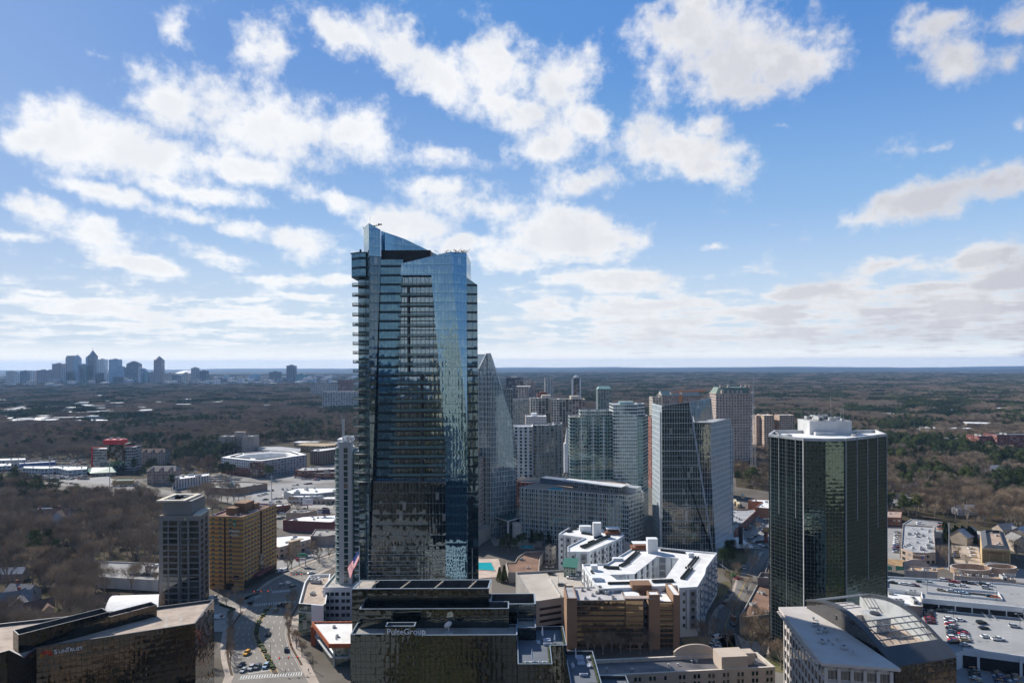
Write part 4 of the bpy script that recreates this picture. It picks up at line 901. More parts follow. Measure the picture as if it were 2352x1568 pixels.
for px,py0,py1 in((1859,966,948),(1872,966,944),(1889,966,937),(1896,966,947),(1908,966,909),(1931,965,936),(1937,965,926),(1951,970,958)):
 mb=MB();y=338+(px%5);a=W(px,py0,y);mb.bar((a.x,y,Zp(1900,966.5,334)),(a.x,y,Zp(px,py1,y)),.1,0,5,.05);obj('antenna',mb,metal_l,FT)
mb=MB();a=W(1905,966,338);mb.cyl((a.x-.3,336),1.3,Zp(1900,966.5,334),Zp(1900,966.5,334)+1.7,0,12,1.0);obj('vent_drum',mb,unit_m,FT)
# bottom right office with arched glass roof
zQ=54.0
A1,B1,C1,E1_=[Vector(G(px,py,zQ)[:2])for px,py in((1801.3,1389.6),(1896.3,1508),(2046,1519),(1853,1388.5))]
st=pm('warm_precast_stone',(0.56,0.51,0.47),.85,.07,.1,streak=True)
OB2=thing('office_building','pale precast stone office with flat grey roof, fin cornice and an arched dark glass spine','office building',base_of([A1,B1,C1,E1_]))
block(OB2,[A1,B1,C1,E1_],0,zQ-2.2,st,pm('stained_grey_roof',(0.54,0.51,0.48),.9,.1,.08,c2=(0.45,0.40,0.36),fine=.12),par=-0)
mb=MB();oq=ccw([A1,B1,C1,E1_]);og=inset(oq,-1.6);ig=inset(oq,.2)
mb.prism(og,zQ-2.0,zQ-1.1,0,1,bottom=True);obj('cornice',mb,[st,MATS['stained_grey_roof']],OB2)
sgl=pm('smoked_window_glass',(0.018,0.022,0.028),.05,.3,.4,spec=1.0)
wq=winmesh('window',2.1,2.7,st,sgl,.04,False,2)
wd=winmesh('window',3.4,2.7,st,sgl,.04,False,3)
nQ=13;fQ=(zQ-3)/nQ
L1=(B1-A1).length;d1_=(B1-A1).normalized();s3=[]
for k in range(nQ-1,3,-1):
 for i in range(13):q=A1+d1_*(L1*(i+.5)/13);s3 .append(((q.x,q.y,fQ*k+.6),atan2(d1_.y,d1_.x),None))
many('window',wq,OB2,s3,[st,sgl])
L2=(C1-B1).length;d2_=(C1-B1).normalized();s3=[]
for k in range(nQ-1,6,-1):
 for i in range(5):q=B1+d2_*(L2*(i+.5)/5);s3 .append(((q.x,q.y,fQ*k+.6),atan2(d2_.y,d2_.x),None))
many('window',wd,OB2,s3,[st,sgl])
mb=MB()
for i in range(14):q=A1+d1_*(L1*i/13)+Vector((d1_.y,-d1_.x))*.5;mb.obox(q-Vector((d1_.y,-d1_.x))*.4,d1_,.3,.12,0,zQ-2.6,0)
for i in range(6):q=B1+d2_*(L2*i/5)+Vector((d2_.y,-d2_.x))*.4;mb.obox(q,d2_,.45,.4,0,zQ-2.6,0)
for k in range(4,nQ):q=B1 .lerp(C1,.5)+Vector((d2_.y,-d2_.x))*.25;mb.obox(q,d2_,L2/2,.22,fQ*k-.5,fQ*k+.1,0,bottom=True)
obj('pier',mb,st,OB2)
for i in range(30):
 mb=MB();q=A1+d1_*(L1*(i+.5)/30)+Vector((d1_.y,-d1_.x))*1.5;mb.obox(q,d1_,.25,1.1,zQ-2.4,zQ-1.9,0,bottom=True);obj('cornice_bracket',mb,st,OB2)
clutter(OB2,[A1,B1,C1,E1_],zQ-1.1,14,(2,2,1),12,margin=3)
gQ=facade('spine_glass',1.6,2.0,.05,.05,(0.10,0.105,0.11),(0.02,0.018,0.018),2.8,.03,.05,tint=(.72,.72,.72),curtains=0.02,wobs=.5)
a0=Vector(W(1853,1388.5,246)[:2]);K=14;dk=pm('dark_arch_roof',(0.075,0.08,0.09),.5,.1)
a0=E1_.copy();b0=Vector((W(2056,1497,199).x,199.0));c0=Vector((W(2197,1489,205).x,205.0));e0=a0+(c0-b0)*1.0
def arch(u_):return zQ+6.5*sin(pi*min(1,u_*.92+.08))-3.0*u_
mb=MB();
for i in range(K):
 u0,u1=i/K,(i+1)/K;p0,p1=a0 .lerp(b0,u0),a0 .lerp(b0,u1);r0,r1=e0 .lerp(c0,u0),e0 .lerp(c0,u1);L=(b0-a0).length
 mb.face([(*p0,0),(*p1,0),(*p1,arch(u1)),(*p0,arch(u0))],0,[(L*u0,0),(L*u1,0),(L*u1,arch(u1)),(L*u0,arch(u0))])
 mb.face([(*r1,0),(*r0,0),(*r0,arch(u0)),(*r1,arch(u1))],2)
 n_o=Vector(((b0-a0).y,-(b0-a0).x)).normalized()*.8
 w_=(r0-p0).normalized()
 for(s_,e_2)in((-.6,1.4),((r0-p0).length-.6,(r0-p0).length+.5)):
  mb.face([(*(p0+w_*s_),arch(u0)+.35),(*(p1+w_*s_),arch(u1)+.35),(*(p1+w_*e_2),arch(u1)+.35),(*(p0+w_*e_2),arch(u0)+.35)],1)
  mb.face([(*(p0+w_*s_),arch(u0)-.25),(*(p1+w_*s_),arch(u1)-.25),(*(p1+w_*s_),arch(u1)+.35),(*(p0+w_*s_),arch(u0)+.35)],1)
mb.face([(*b0,0),(*c0,0),(*c0,arch(1)),(*b0,arch(1))],0,[(0,0),((c0-b0).length,0),((c0-b0).length,arch(1)),(0,arch(1))])
obj('spine_wall',mb,[gQ,dk,pm('spine_back_wall',(0.55,0.57,0.56),.7)],OB2)
mb=MB();zfl=zQ-3;mb.face([(*a0,zfl),(*b0,zfl),(*c0,zfl),(*e0,zfl)]);obj('spine_roof_deck',mb,gravel_tan,OB2)
mb=MB();m0,m1=a0 .lerp(e0,.1),b0 .lerp(c0,.1)
for i in range(10,K):
 u0,u1=i/K,(i+1)/K;p0,p1=a0 .lerp(b0,u0),a0 .lerp(b0,u1);r0,r1=e0 .lerp(c0,u0),e0 .lerp(c0,u1)
 if i>=12:mb.face([(*p0,arch(u0)+.3),(*p1,arch(u1)+.3),(*r1,arch(u1)+.3),(*r0,arch(u0)+.3)])
obj('arched_roof_end',mb,dk,OB2)
mb=MB()
for u_ in(.02,.06,.10,.14,.62,.68,.74,.80):p0,r0=a0 .lerp(b0,u_),e0 .lerp(c0,u_);mb.bar((*p0,arch(u_)),(*r0,arch(u_)),.22)
for s_ in range(9):
 for(u0,u1)in((.02,.14),(.62,.84)):p0=a0 .lerp(b0,u0).lerp(e0 .lerp(c0,u0),s_/8);p1=a0 .lerp(b0,u1).lerp(e0 .lerp(c0,u1),s_/8);mb.bar((*p0,arch(u0)-.1),(*p1,arch(u1)-.1),.12)
obj('roof_lattice',mb,pm('lattice_steel',(0.20,0.22,0.24),.5),OB2)
q=a0 .lerp(b0,.42).lerp(e0 .lerp(c0,.42),.62);mb=MB();mb.obox(q,b0-a0,4.2,2.6,zfl+.6,zfl+5.0);mb.obox(q,b0-a0,3.8,2.2,zfl,zfl+.6,1);mb.cyl(q,1.6,zfl+5.0,zfl+5.5,1,14);mb.cyl(q+Vector((1.0,-2.9)),.25,zfl,zfl+3.5,0,8);obj('cooling_tower',mb,[unit_m,metal_d],OB2)
q=a0 .lerp(b0,.22).lerp(e0 .lerp(c0,.22),.55);mb=MB();mb.obox(q,b0-a0,6,3.4,zfl,zfl+4.0);obj('plant_room',mb,[st],OB2)
# long beige hotel, bottom centre
zH=22.0
HP=[Vector(G(px,py,zH)[:2])for px,py in((1340,1553),(1780.3,1530.4),(1738.8,1496.4),(1355,1514))]
BH=thing('hotel_building','long beige stucco hotel with puddled dark roof and an arched parapet','hotel',base_of(HP))
beige=pm('beige_stucco',(0.52,0.43,0.35),.9,.05,.1);wet=pm('wet_dark_roof',(0.15,0.14,0.14),.55,.2,.14,c2=(0.06,0.065,0.075),spec=.5,fine=.1)
block(BH,HP,0,zH,beige,wet,par=1.3,pt=.9,capm=pm('cream_coping',(0.66,0.58,0.49),.85))
ggl=pm('green_dark_glass',(0.012,0.04,0.032),.05,.3,.5,spec=.9);wh=winmesh('window',1.15,1.75,beige,ggl,.04,True,1);s4=[];L=(HP[1]-HP[0]).length;dh=(HP[1]-HP[0]).normalized()
for k in range(6,1,-1):
 for i in range(13):
  for e_ in(-.8,.8):
   if i==5 and e_>0:continue
   q=HP[0]+dh*(L*(i+.6)/13+e_);s4 .append(((q.x,q.y,2.55+2.75*k),atan2(dh.y,dh.x),None))
many('window',wh,BH,s4,[beige,ggl])
mb=MB()
for k in range(2,8):mb.obox(HP[0]+dh*(L/2)+Vector((dh.y,-dh.x))*.02,dh,L/2,.05,2.0+2.75*k,2.12+2.75*k,0,bottom=True)
obj('string_course',mb,beige,BH)
q=HP[0]+dh*(L*.79);nh=Vector((-dh.y,dh.x));mb=MB();mb.obox(q+nh*5,dh,5.3,4.2,zH-1.3,zH+4.4);obj('stair_block',mb,[beige],BH);mb=MB();mb.obox(q+nh*8+dh*8.6,dh,1.9,2.2,zH-1.3,zH+3.2);obj('lift_block',mb,[beige],BH)
mb=MB();c_=HP[3].lerp(HP[2],.62);dd_=(HP[2]-HP[3]).normalized();K=12;pr=None
for i in range(K+1):
 s_=-8.5+17*i/K;h_=4.2*sqrt(max(0,1-(s_/9)**2));q=c_+dd_*s_
 if pr:mb.face([(*pr[0],zH-.2),(*q,zH-.2),(*q,zH+h_),(*pr[0],zH+pr[1])]);o2=Vector((-dd_.y,dd_.x))*.8;mb.face([(*(q+o2),zH-.2),(*(pr[0]+o2),zH-.2),(*(pr[0]+o2),zH+pr[1]),(*(q+o2),zH+h_)]);mb.face([(*pr[0],zH+pr[1]),(*q,zH+h_),(*(q+o2),zH+h_),(*(pr[0]+o2),zH+pr[1])])
 pr=(q,h_)
obj('arched_parapet',mb,beige,BH);clutter(BH,HP,zH-1.3,12,(2,2,1),11,margin=3)
# tan office with mirrored bands, centre
tanw=pm('tan_brick',(0.31,0.19,0.12),.9,.06,.15);D3=336.0;zO=23.5
def xo(px,D=D3):return Xp(px,1430,D)
TO=thing('office_building','tan brick office with bands of mirrored bronze glass and a pale flat roof','office building',(xo(1430),D3+8,0))
gO=facade('bronze_band_glass',2.2,2.6,.04,.36,(0.29,0.175,0.11),(0.012,0.010,0.007),3.0,.05,.07,tint=(1,.88,.65),curtains=.0,wr=.9,wobs=.5)
block(TO,[(xo(1325.5),D3),(xo(1436),D3),(xo(1436),D3+20),(xo(1325.5),D3+20)],0,zO,gO,pm('pale_worn_roof',(0.52,0.50,0.50),.85,.12,.1,c2=(0.40,0.36,0.34),fine=.1),par=.5,capm=metal_l,pw=2.2,ph=2.62,wall='glass_wall')
block(TO,[(xo(1301.7),D3-1),(xo(1325.2),D3-1),(xo(1325.2),D3+18),(xo(1301.7),D3+18)],0,Zp(1312,1373,D3-1),tanw,grey_mem,par=.6)
block(TO,[(xo(1436.2),D3-1.4),(xo(1476),D3-1.4),(xo(1476),D3+18),(xo(1436.2),D3+18)],0,zO+.6,gO,white_mem,par=.4,pw=2.2,ph=2.62,wall='glass_wall')
block(TO,[(xo(1497),D3-2),(xo(1514),D3-2),(xo(1514),D3+4),(xo(1489),D3+4),(xo(1489),D3-2)],0,Zp(1500,1362,D3),tanw,white_mem,par=.4)
block(TO,[(xo(1514.2),D3-.5),(xo(1545),D3-.5),(xo(1545),D3+18),(xo(1514.2),D3+18)],0,Zp(1530,1380,D3),gO,white_mem,par=.4,pw=2.2,ph=2.62,wall='glass_wall')
block(TO,[(xo(1545.2),D3-1.2),(xo(1557),D3-2.4),(xo(1562),D3),(xo(1560),D3+16),(xo(1545.2),D3+16)],0,Zp(1540,1358,D3+3),tanw,white_mem,par=.4)
mb=MB();mb.box(Xp(1452.5,1350,D3+12),D3+12,zO-1,Xp(1497,1350,D3+12),D3+20,Zp(1470,1343,D3+12));obj('lift_block',mb,[pm('brown_brick',(0.25,0.145,0.085),.9)],TO)
mb=MB();mb.box(xo(1433),D3-2.2,zO+1.0,xo(1504),D3+1.5,zO+1.5,bottom=True);obj('roof_canopy',mb,pm('canopy_rust',(0.45,0.36,0.32),.8),TO)
mb=MB()
for k in range(9):mb.box(xo(1325.6),D3-.5,2.62*k+.15,xo(1503),D3-.05,2.62*k+.33,bottom=True);mb.box(xo(1514.4),D3-.9,2.62*k+.15,xo(1545),D3-.55,2.62*k+.33,bottom=True)
obj('sun_shelf',mb,pm('dark_bronze_shelf',(0.05,0.04,0.035),.6),TO)
clutter(TO,[(xo(1325.5),D3),(xo(1452),D3),(xo(1452),D3+20),(xo(1325.5),D3+20)],zO-.5,12,(0,1,3,1),8,margin=2)
# concrete garage in the centre, its deck and pavilion
zD=15.0
GP=[Vector(G(px,py,zD)[:2])for px,py in((1184.5,1317.6),(1292,1312),(1342,1316),(1372,1372),(1301.7,1374),(1236.7,1384),(1225,1384))]
GR=thing('parking_garage','open concrete parking garage with worn roof deck and long dark slots','parking garage',base_of(GP))
block(GR,GP,0,zD+1.1,pm('garage_concrete',(0.37,0.355,0.33),.9,.1,.1,streak=True),pm('deck_concrete',(0.50,0.45,0.39),.9,.12,.06,c2=(0.40,0.35,0.30),fine=.15),par=1.1,pt=.35,capm=concrete)
fa,fb=Vector(GP[5]),Vector(GP[4]);
Qg=ccw(GP)
for k in range(4):
 d=(fb-fa).normalized();n0=Vector((d.y,-d.x));mb=MB();mb.obox(fa.lerp(fb,.42)+n0*.03,d,(fb-fa).length*.38,.06,1.3+3.2*k,2.6+3.2*k,0);obj('slot_opening',mb,black_m,GR)
mb=MB();r0_,r1_=Vector(G(1325-1,1355,zD)[:2]),Vector(G(1358,1383,zD)[:2]);r0_,r1_=Vector(G(1327,1331,zD)[:2]),Vector(G(1368,1378,zD)[:2])
q0_,q1_=Vector(G(1262+62-62,1331,zD)[:2]),Vector(G(1287,1371,zD)[:2]);mb.obox(q0_.lerp(q1_,.5),q1_-q0_,(q1_-q0_).length/2,.2,zD+.0,zD+1.1);obj('ramp_wall',mb,concrete_l,GR)
PV=[Vector(G(px,py,zD)[:2])for px,py in((1295,1324),(1322,1326),(1326,1312),(1299,1311))]
t=thing('stair_pavilion','small glazed stair pavilion with green metal roof on the garage deck','stair pavilion',base_of(PV,zD));mb=MB();mb.prism(PV,zD,zD+6.0,0,0,pw=1.5,ph=1.5,top=False);obj('glass_wall',mb,facade('pavilion_glass',1.5,1.5,.1,.08,(0.6,0.62,0.6),(0.08,0.16,0.13),2,tint=(.8,1,.9)),t)
mb=MB();Q=inset(PV,-.9);Q=[Vector((p.x,p.y))for p in Q];zs_=[zD+6.3,zD+6.3,zD+7.6,zD+7.6];c4=[(*Q[i],(zD+6.2 if Q[i].y<base_of(PV).y else zD+7.8))for i in range(4)]
mb.face(c4);mb.face([(a[0],a[1],a[2]-.35)for a in reversed(c4)])
for i in range(4):j=(i+1)%4;mb.face([(c4[i][0],c4[i][1],c4[i][2]-.35),(c4[j][0],c4[j][1],c4[j][2]-.35),c4[j],c4[i]])
obj('roof',mb,pm('green_metal_roof',(0.05,0.17,0.125),.5,.05),t)
# white apartment blocks with courtyards
apw=pm('white_render',(0.72,0.74,0.75),.8,.04,.08);apg=pm('grey_render',(0.33,0.34,0.36),.8,.05,.1)
def flats(name,label,outer,inner,z1,walls,seed,ncond):
 """a block of flats: white walls, windows and balconies in bays, white roof with rows of condensers"""
 t=thing(name,label,'apartment block',base_of(outer));O=[Vector(p)for p in outer]
 area=sum(O[i].x*O[(i+1)%len(O)].y-O[(i+1)%len(O)].x*O[i].y for i in range(len(O)))
 if area<0:O.reverse()
 mb=MB()
 for i in range(len(O)):mb.wall(O[i],O[(i+1)%len(O)],0,z1,0)
 q=inset(O,.45)
 for i in range(len(O)):j=(i+1)%len(O);mb.face([(*O[i],z1),(*O[j],z1),(*q[j],z1),(*q[i],z1)],0);mb.face([(*q[j],z1-.9),(*q[i],z1-.9),(*q[i],z1),(*q[j],z1)],0)
 if inner:
  I=ccw(inner)
  for i in range(len(I)):j=(i+1)%len(I);mb.wall(I[j],I[i],0,z1-.9,0)
 obj('wall',mb,apw,t)
 import bmesh
 rb=bmesh.new();z=z1-.9
 ov=[rb.verts.new((p.x,p.y,z))for p in q];oe=[rb.edges.new((ov[i],ov[(i+1)%len(ov)]))for i in range(len(ov))]
 if inner:iv=[rb.verts.new((p.x,p.y,z))for p in I];oe+=[rb.edges.new((iv[i],iv[(i+1)%len(iv)]))for i in range(len(iv))]
 bmesh.ops.triangle_fill(rb,edges=oe,use_beauty=True,normal=(0,0,1));me=bpy.data.meshes.new('roof');rb.to_mesh(me);rb.free();me.materials.append(white_mem)
 me.transform(Matrix.Translation(-Vector(t.location)));ro=bpy.data.objects.new('roof',me);C.objects.link(ro);ro.parent=t
 nz=round(z1/4.1);fh=(z1-1.2)/nz
 bw_=[('window',winmesh('window',1.5,1.9,white_paint,ggl,.05,False,2)),('balcony',None)]
 bb=MB();bb.box(-1.9,-.05,-.1,1.9,.02,fh-.6,1);bb.box(-.9,-.09,0,.9,-.06,2.2,2);bb.box(-1.9,-1.3,-.25,1.9,0,-.05,1,bottom=True);bb.box(-1.9,-1.32,.95,1.9,-1.26,1.02,1)
 for i in range(17):x=-1.9+3.8*i/16;bb.box(x-.03,-1.31,-.05,x+.03,-1.27,.97,1)
 bme=mesh('balcony',bb,[apw,apg,ggl]);ws,bs,ps=[],[],[]
 rnd=random.Random(seed)
 for(a,b)in walls:
  a,b=Vector(a),Vector(b);L=(b-a).length;d=(b-a).normalized();n_=max(1,int(L/4.6));ang=atan2(d.y,d.x)
  for i in range(n_):
   s_=L*(i+.5)/n_;p=a+d*s_
   for k in range(nz-1,0,-1):
    if i%2==1:bs.append(((p.x+d.y*.02,p.y-d.x*.02,fh*k+.5),ang,None))
    else:ws.append(((p.x,p.y,fh*k+1.0),ang,None))
   if i%2==0:ps.append((p,d,ang))
 many('balcony',bme,t,bs,[apw,apg,ggl],100);many('window',bw_[0][1],t,ws,[white_paint,ggl],100)
 mb=MB()
 for p,d,ang in ps:mb.obox(p+d*1.25+Vector((d.y,-d.x))*.01,d,.4,.03,fh,z1-1.4,0)
 if ps:obj('wall_stripe',mb,apg,t)
 return t,z1-.9
cond=MB();cond.box(-.45,-.45,.15,.45,.45,1.15,0);cond.cyl((0,0),.34,1.15,1.22,0,8);condm=mesh('condenser',cond,[pm('condenser_dark',(0.035,0.045,0.045),.6,.1)])
def cond_rows(t,z,rows):
 sp=[]
 for(a,b,n_,dbl)in rows:
  a,b=Vector(G(*a,z)[:2]),Vector(G(*b,z)[:2]);d=(b-a).normalized();nn=Vector((-d.y,d.x))
  for i in range(n_):
   for s_ in((-.8,.8)if dbl else(0,)):q=a.lerp(b,i/max(1,n_-1))+nn*s_;sp.append(((q.x,q.y,z),atan2(d.y,d.x),None))
 many('condenser',condm,t,sp,[MATS['condenser_dark']],100)
zJ=25.3
J=[(1336.5,1294.2),(1394.2,1293.3),(1454.6,1256.7),(1510.5,1255.8),(1646.9,1268.6),(1622,1303),(1619,1318),(1602,1346.4),(1559.9,1349.2),(1556,1343),(1386,1351),(1365,1338)]
Jw=[G(px,py,zJ)[:2]for px,py in J];Ji=[G(px,py,zJ-.9)[:2]for px,py in((1400.6,1319),(1457.4,1317.1),(1508.7,1276.8),(1560,1281.4),(1528.8,1327.2),(1417.1,1330.9))]
def V2(v):return Vector((v[0],v[1]))
walls=[(Jw[10],Jw[9]),(Jw[8],Jw[7]),(Jw[7],Jw[6]),(Jw[6],Jw[5]),(Jw[5],Jw[4]),(Ji[1],Ji[0]),(Ji[2],Ji[1]),(Ji[3],Ji[2]),(Jw[0],Jw[11])]
JB,zj=flats('apartment_block','large white apartment block round a courtyard with rows of rooftop condensers',Jw,Ji,zJ,walls,3,0)
cond_rows(JB,zj,[((1576,1355-50),(1592,1299-0),1,False),((1568,1330),(1587,1307),17,True),((1584,1302),(1601,1281),10,True),((1519,1264.5),(1573,1271),22,False),((1440,1291),(1465,1269),18,True),((1388,1303.5),(1420,1304.5),14,False),((1394,1306),(1421,1307),12,False),((1426,1301),(1442,1293),7,True),((1398,1341),(1446,1340),20,False),((1500,1336.5),(1545,1335),20,True),((1358,1313.5),(1374,1333),12,False)])
def rblock(t,px,py,z,w_,d_,h_,m=apw,nm='roof_house'):
 p=G(px,py,z);mb=MB();mb.box(p.x-w_/2,p.y,z,p.x+w_/2,p.y+d_,z+h_);obj(nm,mb,[m],t)
rblock(JB,1499.5,1270,zj,6.2,5,8.6,nm='stair_tower');rblock(JB,1365.5,1311,zj,3.6,3,3);rblock(JB,1588,1280,zj,3.4,3,2.6);rblock(JB,1420,1288,zj,6,3,1.6);rblock(JB,1371,1352,zj-4,5,6,6)
wood=pm('cedar_boards',(0.25,0.10,0.05),.8,.1);
def rooftop_bar(t,px,py,z):
 p=G(px,py,z);mb=MB();mb.box(p.x-5,p.y,z-.2,p.x+5,p.y+8,z+1.6);obj('wood_screen',mb,[wood],t);mb=MB();mb.box(p.x-4.2,p.y+1,z+3.6,p.x+4.6,p.y+7,z+4.0,bottom=True)
 for x in(-4,4.3):mb.box(p.x+x,p.y+1.1,z+1.6,p.x+x+.3,p.y+1.4,z+3.6)
 obj('pergola',mb,white_paint,t)
rooftop_bar(JB,1470.5,1263.5,zj)
K_=[(1282.5,1225.6),(1306.3,1211),(1420.8,1217.3),(1433.6,1226.5),(1422,1236),(1353,1265.9),(1304,1266),(1303.6,1254),(1343.9,1234)]
Kw=[G(px,py,zJ)[:2]for px,py in K_]
KB,zk=flats('apartment_block','smaller white apartment wing with cedar roof terrace left of the courtyard block',Kw,None,zJ,[(Kw[6],Kw[5]),(Kw[5],Kw[4]),(Kw[4],Kw[3]),(Kw[0],Kw[8])],5,0)
cond_rows(KB,zk,[((1340,1259),(1398,1232.5),26,True),((1334,1256),(1350,1251),8,False),((1352,1247),(1364,1243),8,False),((1366,1236.5),(1382,1232),10,False),((1302,1221.5),(1312,1220.5),8,True),((1312,1216),(1323,1215),8,True),((1338,1225),(1364,1229),14,True)])
rblock(KB,1345,1220,zk,8,4,3.5);rblock(KB,1372,1232,zk,5.4,4,9,nm='stair_tower');rooftop_bar(KB,1408,1228,zk)
# glass hotel slab
zL=41.5;D4=553
LP=[V2(G(px,py,zL))for px,py in((1193,1119),(1434.7,1137.4),(1444,1138),(1478.7,1128.2),(1430,1103),(1260,1101))]
gL=facade('hotel_slab_glass',1.75,3.35,.24,.20,(0.56,0.61,0.61),(0.010,0.011,0.012),2.0,.008,.02,wr=.45,curtains=.1,ccol_=(0.15,0.15,0.14),tint=(.85,1,1),wvar=.03)
gL2=facade('hotel_slab_end',2.1,3.35,.36,.34,(0.55,0.58,0.57),(0.03,0.033,0.034),2.0,.008,.02,wr=.5,wvar=.05)
LB=thing('hotel_building','wide pale glass hotel slab with close vertical fins and a rooftop pool terrace','hotel',base_of(LP));LQ=ccw(LP)
block(LB,LP,0,zL,gL,pm('terrace_floor',(0.40,0.31,0.24),.9),par=1.0,pt=.3,capm=metal_l,pw=1.75,ph=3.35)
a,b=LP[2],LP[3];mb=MB();o_=Vector(((b-a).y,-(b-a).x)).normalized()*.15;mb.wall(a+o_,b+o_,6,zL-.3,0,2.1,3.35);obj('end_wall',mb,gL2,LB)
a,b=LP[0],LP[1];d=(b-a).normalized();o_=Vector((d.y,-d.x));L=(b-a).length;mb=MB()
for i in range(28):q=a+d*(L*(i+.5)/28)+o_*.5;mb.obox(q,d,.13,.5,5,zL,0)
obj('fin',mb,pm('grey_glass_fin',(0.50,0.58,0.60),.3,.05),LB)
mb=MB();q=a-d*1+o_*1.5;mb.obox(q,d,3.5,2.5,0,14);mb.obox(b+d*1+o_*.6,d,3.0,1.5,0,7);obj('stone_base',mb,pm('pale_limestone',(0.60,0.56,0.52),.85),LB)
mb=MB();r0=G(1312,1127,zL);r1=G(1440,1133,zL)
p0,p1=V2(G(1315,1118,zL)),V2(G(1426,1131,zL));d=(p1-p0).normalized();mb.obox(p0 .lerp(p1,.5)+Vector((-d.y,d.x))*4,d,(p1-p0).length/2,3.5,zL-1,zL+4.2,0);obj('pavilion_wall',mb,facade('roof_pavilion_glass',1.6,2.4,.12,.1,(0.6,0.62,0.62),(0.08,0.11,0.11),2,curtains=.4),LB)
mb=MB();mb.obox(p0 .lerp(p1,.42)+Vector((-d.y,d.x))*3,d,(p1-p0).length*.62,6,zL+4.3,zL+4.9,0,bottom=True);obj('pavilion_roof',mb,pm('pavilion_roof_white',(0.62,0.63,0.64),.7),LB)
mb=MB();q=V2(G(1448,1127,zL));mb.obox(q,d,7,5,zL-1,zL+3.6);obj('roof_house',mb,[metal_l],LB)
mb=MB();q=V2(G(1300,1110,zL));mb.obox(q,d,22,5,zL-1,zL+3.4,0);obj('roof_house',mb,[pm('blue_grey_roof',(0.16,0.20,0.26),.6)],LB)
water=pm('pool_water',(0.02,0.36,0.42),.08,.1,.5,c2=(0.03,0.44,0.48),spec=.8)
def pool(pix,z,label,cop=pave):
 P=[V2(G(px,py,z))for px,py in pix];t=thing('swimming_pool',label,'swimming pool',base_of(P,z));mb=MB();mb.prism(inset(P,-.5),z,z+.25,0);obj('coping',mb,cop,t);mb=MB();mb.prism(P,z+.25,z+.29,0);obj('water',mb,water,t)
pool([(1255,1123.5),(1290,1125.5),(1294,1121),(1268,1119.5)],zL-1,'small rooftop pool on the glass hotel slab',concrete_l)
pool([(1091.4,1292.1),(1128,1292),(1136.3,1310.4),(1096,1307.6)],.3,'turquoise ground pool beside the tall blue skyscraper')
pool([(1193,1259),(1226,1260),(1222,1252.5),(1199,1252.5)],.3,'shaded pool among dark conifers in front of the glass hotel')
# the pointed tower
D5=548.0
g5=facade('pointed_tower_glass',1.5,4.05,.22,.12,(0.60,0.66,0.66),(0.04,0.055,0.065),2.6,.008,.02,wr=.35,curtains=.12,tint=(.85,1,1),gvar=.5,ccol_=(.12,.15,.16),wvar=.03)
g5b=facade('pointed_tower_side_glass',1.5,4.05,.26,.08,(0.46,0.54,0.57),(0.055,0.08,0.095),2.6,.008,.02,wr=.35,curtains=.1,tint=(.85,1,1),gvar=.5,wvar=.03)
PT=thing('office_tower','pale glass office tower rising to a sharp sloping point behind the blue skyscraper','office tower',(Xp(1130,1000,D5),D5+15,0))
def P3(px,py,D):return W(px,py,D)
fz=lambda v:(v.x,v.y,max(0.0,v.z))
A0,A1b=P3(1093,1232,D5+6),P3(1127,1240,D5);apexL,apexR=P3(1118,812,D5+1),P3(1127.5,810.3,D5)
yb=D5+38;R0=P3(1186.6,1180,D5+14)
zed=P3(1095,858.8,D5+6)
mb=MB()
xA,xB=A0 .x,A1b.x;xC=R0 .x
def fc(mb,pts,mi,ref):
 p0=Vector(ref);t_=Vector((pts[1][0]-pts[0][0],pts[1][1]-pts[0][1],0)).normalized();mb.face(pts,mi,[((p[0]-p0 .x)*t_.x+(p[1]-p0 .y)*t_.y,p[2])for p in pts])
fc(mb,[(xA,D5+6,0),(xB,D5,0),(xB,D5,apexR.z),(apexL.x,D5+1.6,apexL.z),(xA,D5+6,zed.z)],0,(xA,D5+6,0))
s1_=P3(1152,893,D5+8);s2_=P3(1176.5,968.7,D5+12)
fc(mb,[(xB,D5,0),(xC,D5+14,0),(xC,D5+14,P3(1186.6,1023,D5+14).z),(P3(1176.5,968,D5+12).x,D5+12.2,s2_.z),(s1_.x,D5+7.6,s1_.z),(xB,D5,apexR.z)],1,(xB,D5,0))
fc(mb,[(xC,D5+14,0),(xC-2,yb,0),(xC-2,yb,60),(xC,D5+14,P3(1186.6,1023,D5+14).z)],1,(xC,D5+14,0))
mb.face([(xA,D5+6,zed.z),(apexL.x,D5+1.6,apexL.z),(apexL.x-2,yb-10,apexL.z),(xA-12,yb-10,apexL.z)],2)
mb.face([(xA,D5+6,0),(xA,D5+6,zed.z),(xA-12,yb-10,apexL.z),(xA-12,yb-10,0)],1)
mb.face([(apexL.x,D5+1.6,apexL.z),(xB,D5,apexR.z),(xB,yb-10,apexR.z),(apexL.x-2,yb-10,apexL.z)],2)
mb.face([(xB,D5,apexR.z),(s1_.x,D5+7.6,s1_.z),(s1_.x,yb,s1_.z),(xB,yb-10,apexR.z)],2);mb.face([(s1_.x,D5+7.6,s1_.z),(s2_.x,D5+12.2,s2_.z),(s2_.x,yb,s2_.z),(s1_.x,yb,s1_.z)],2);mb.face([(s2_.x,D5+12.2,s2_.z),(xC,D5+14,P3(1186.6,1023,D5+14).z),(xC-2,yb,60),(s2_.x,yb,s2_.z)],2)
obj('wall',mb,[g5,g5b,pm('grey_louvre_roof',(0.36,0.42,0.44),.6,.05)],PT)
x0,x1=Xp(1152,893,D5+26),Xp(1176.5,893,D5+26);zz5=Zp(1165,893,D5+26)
block(PT,[(x0-6,D5+22),(x1,D5+22),(x1,D5+44),(x0-6,D5+44)],0,zz5,g5b,grey_mem,1.5,4.05,par=.8,wall='rear_block_wall')
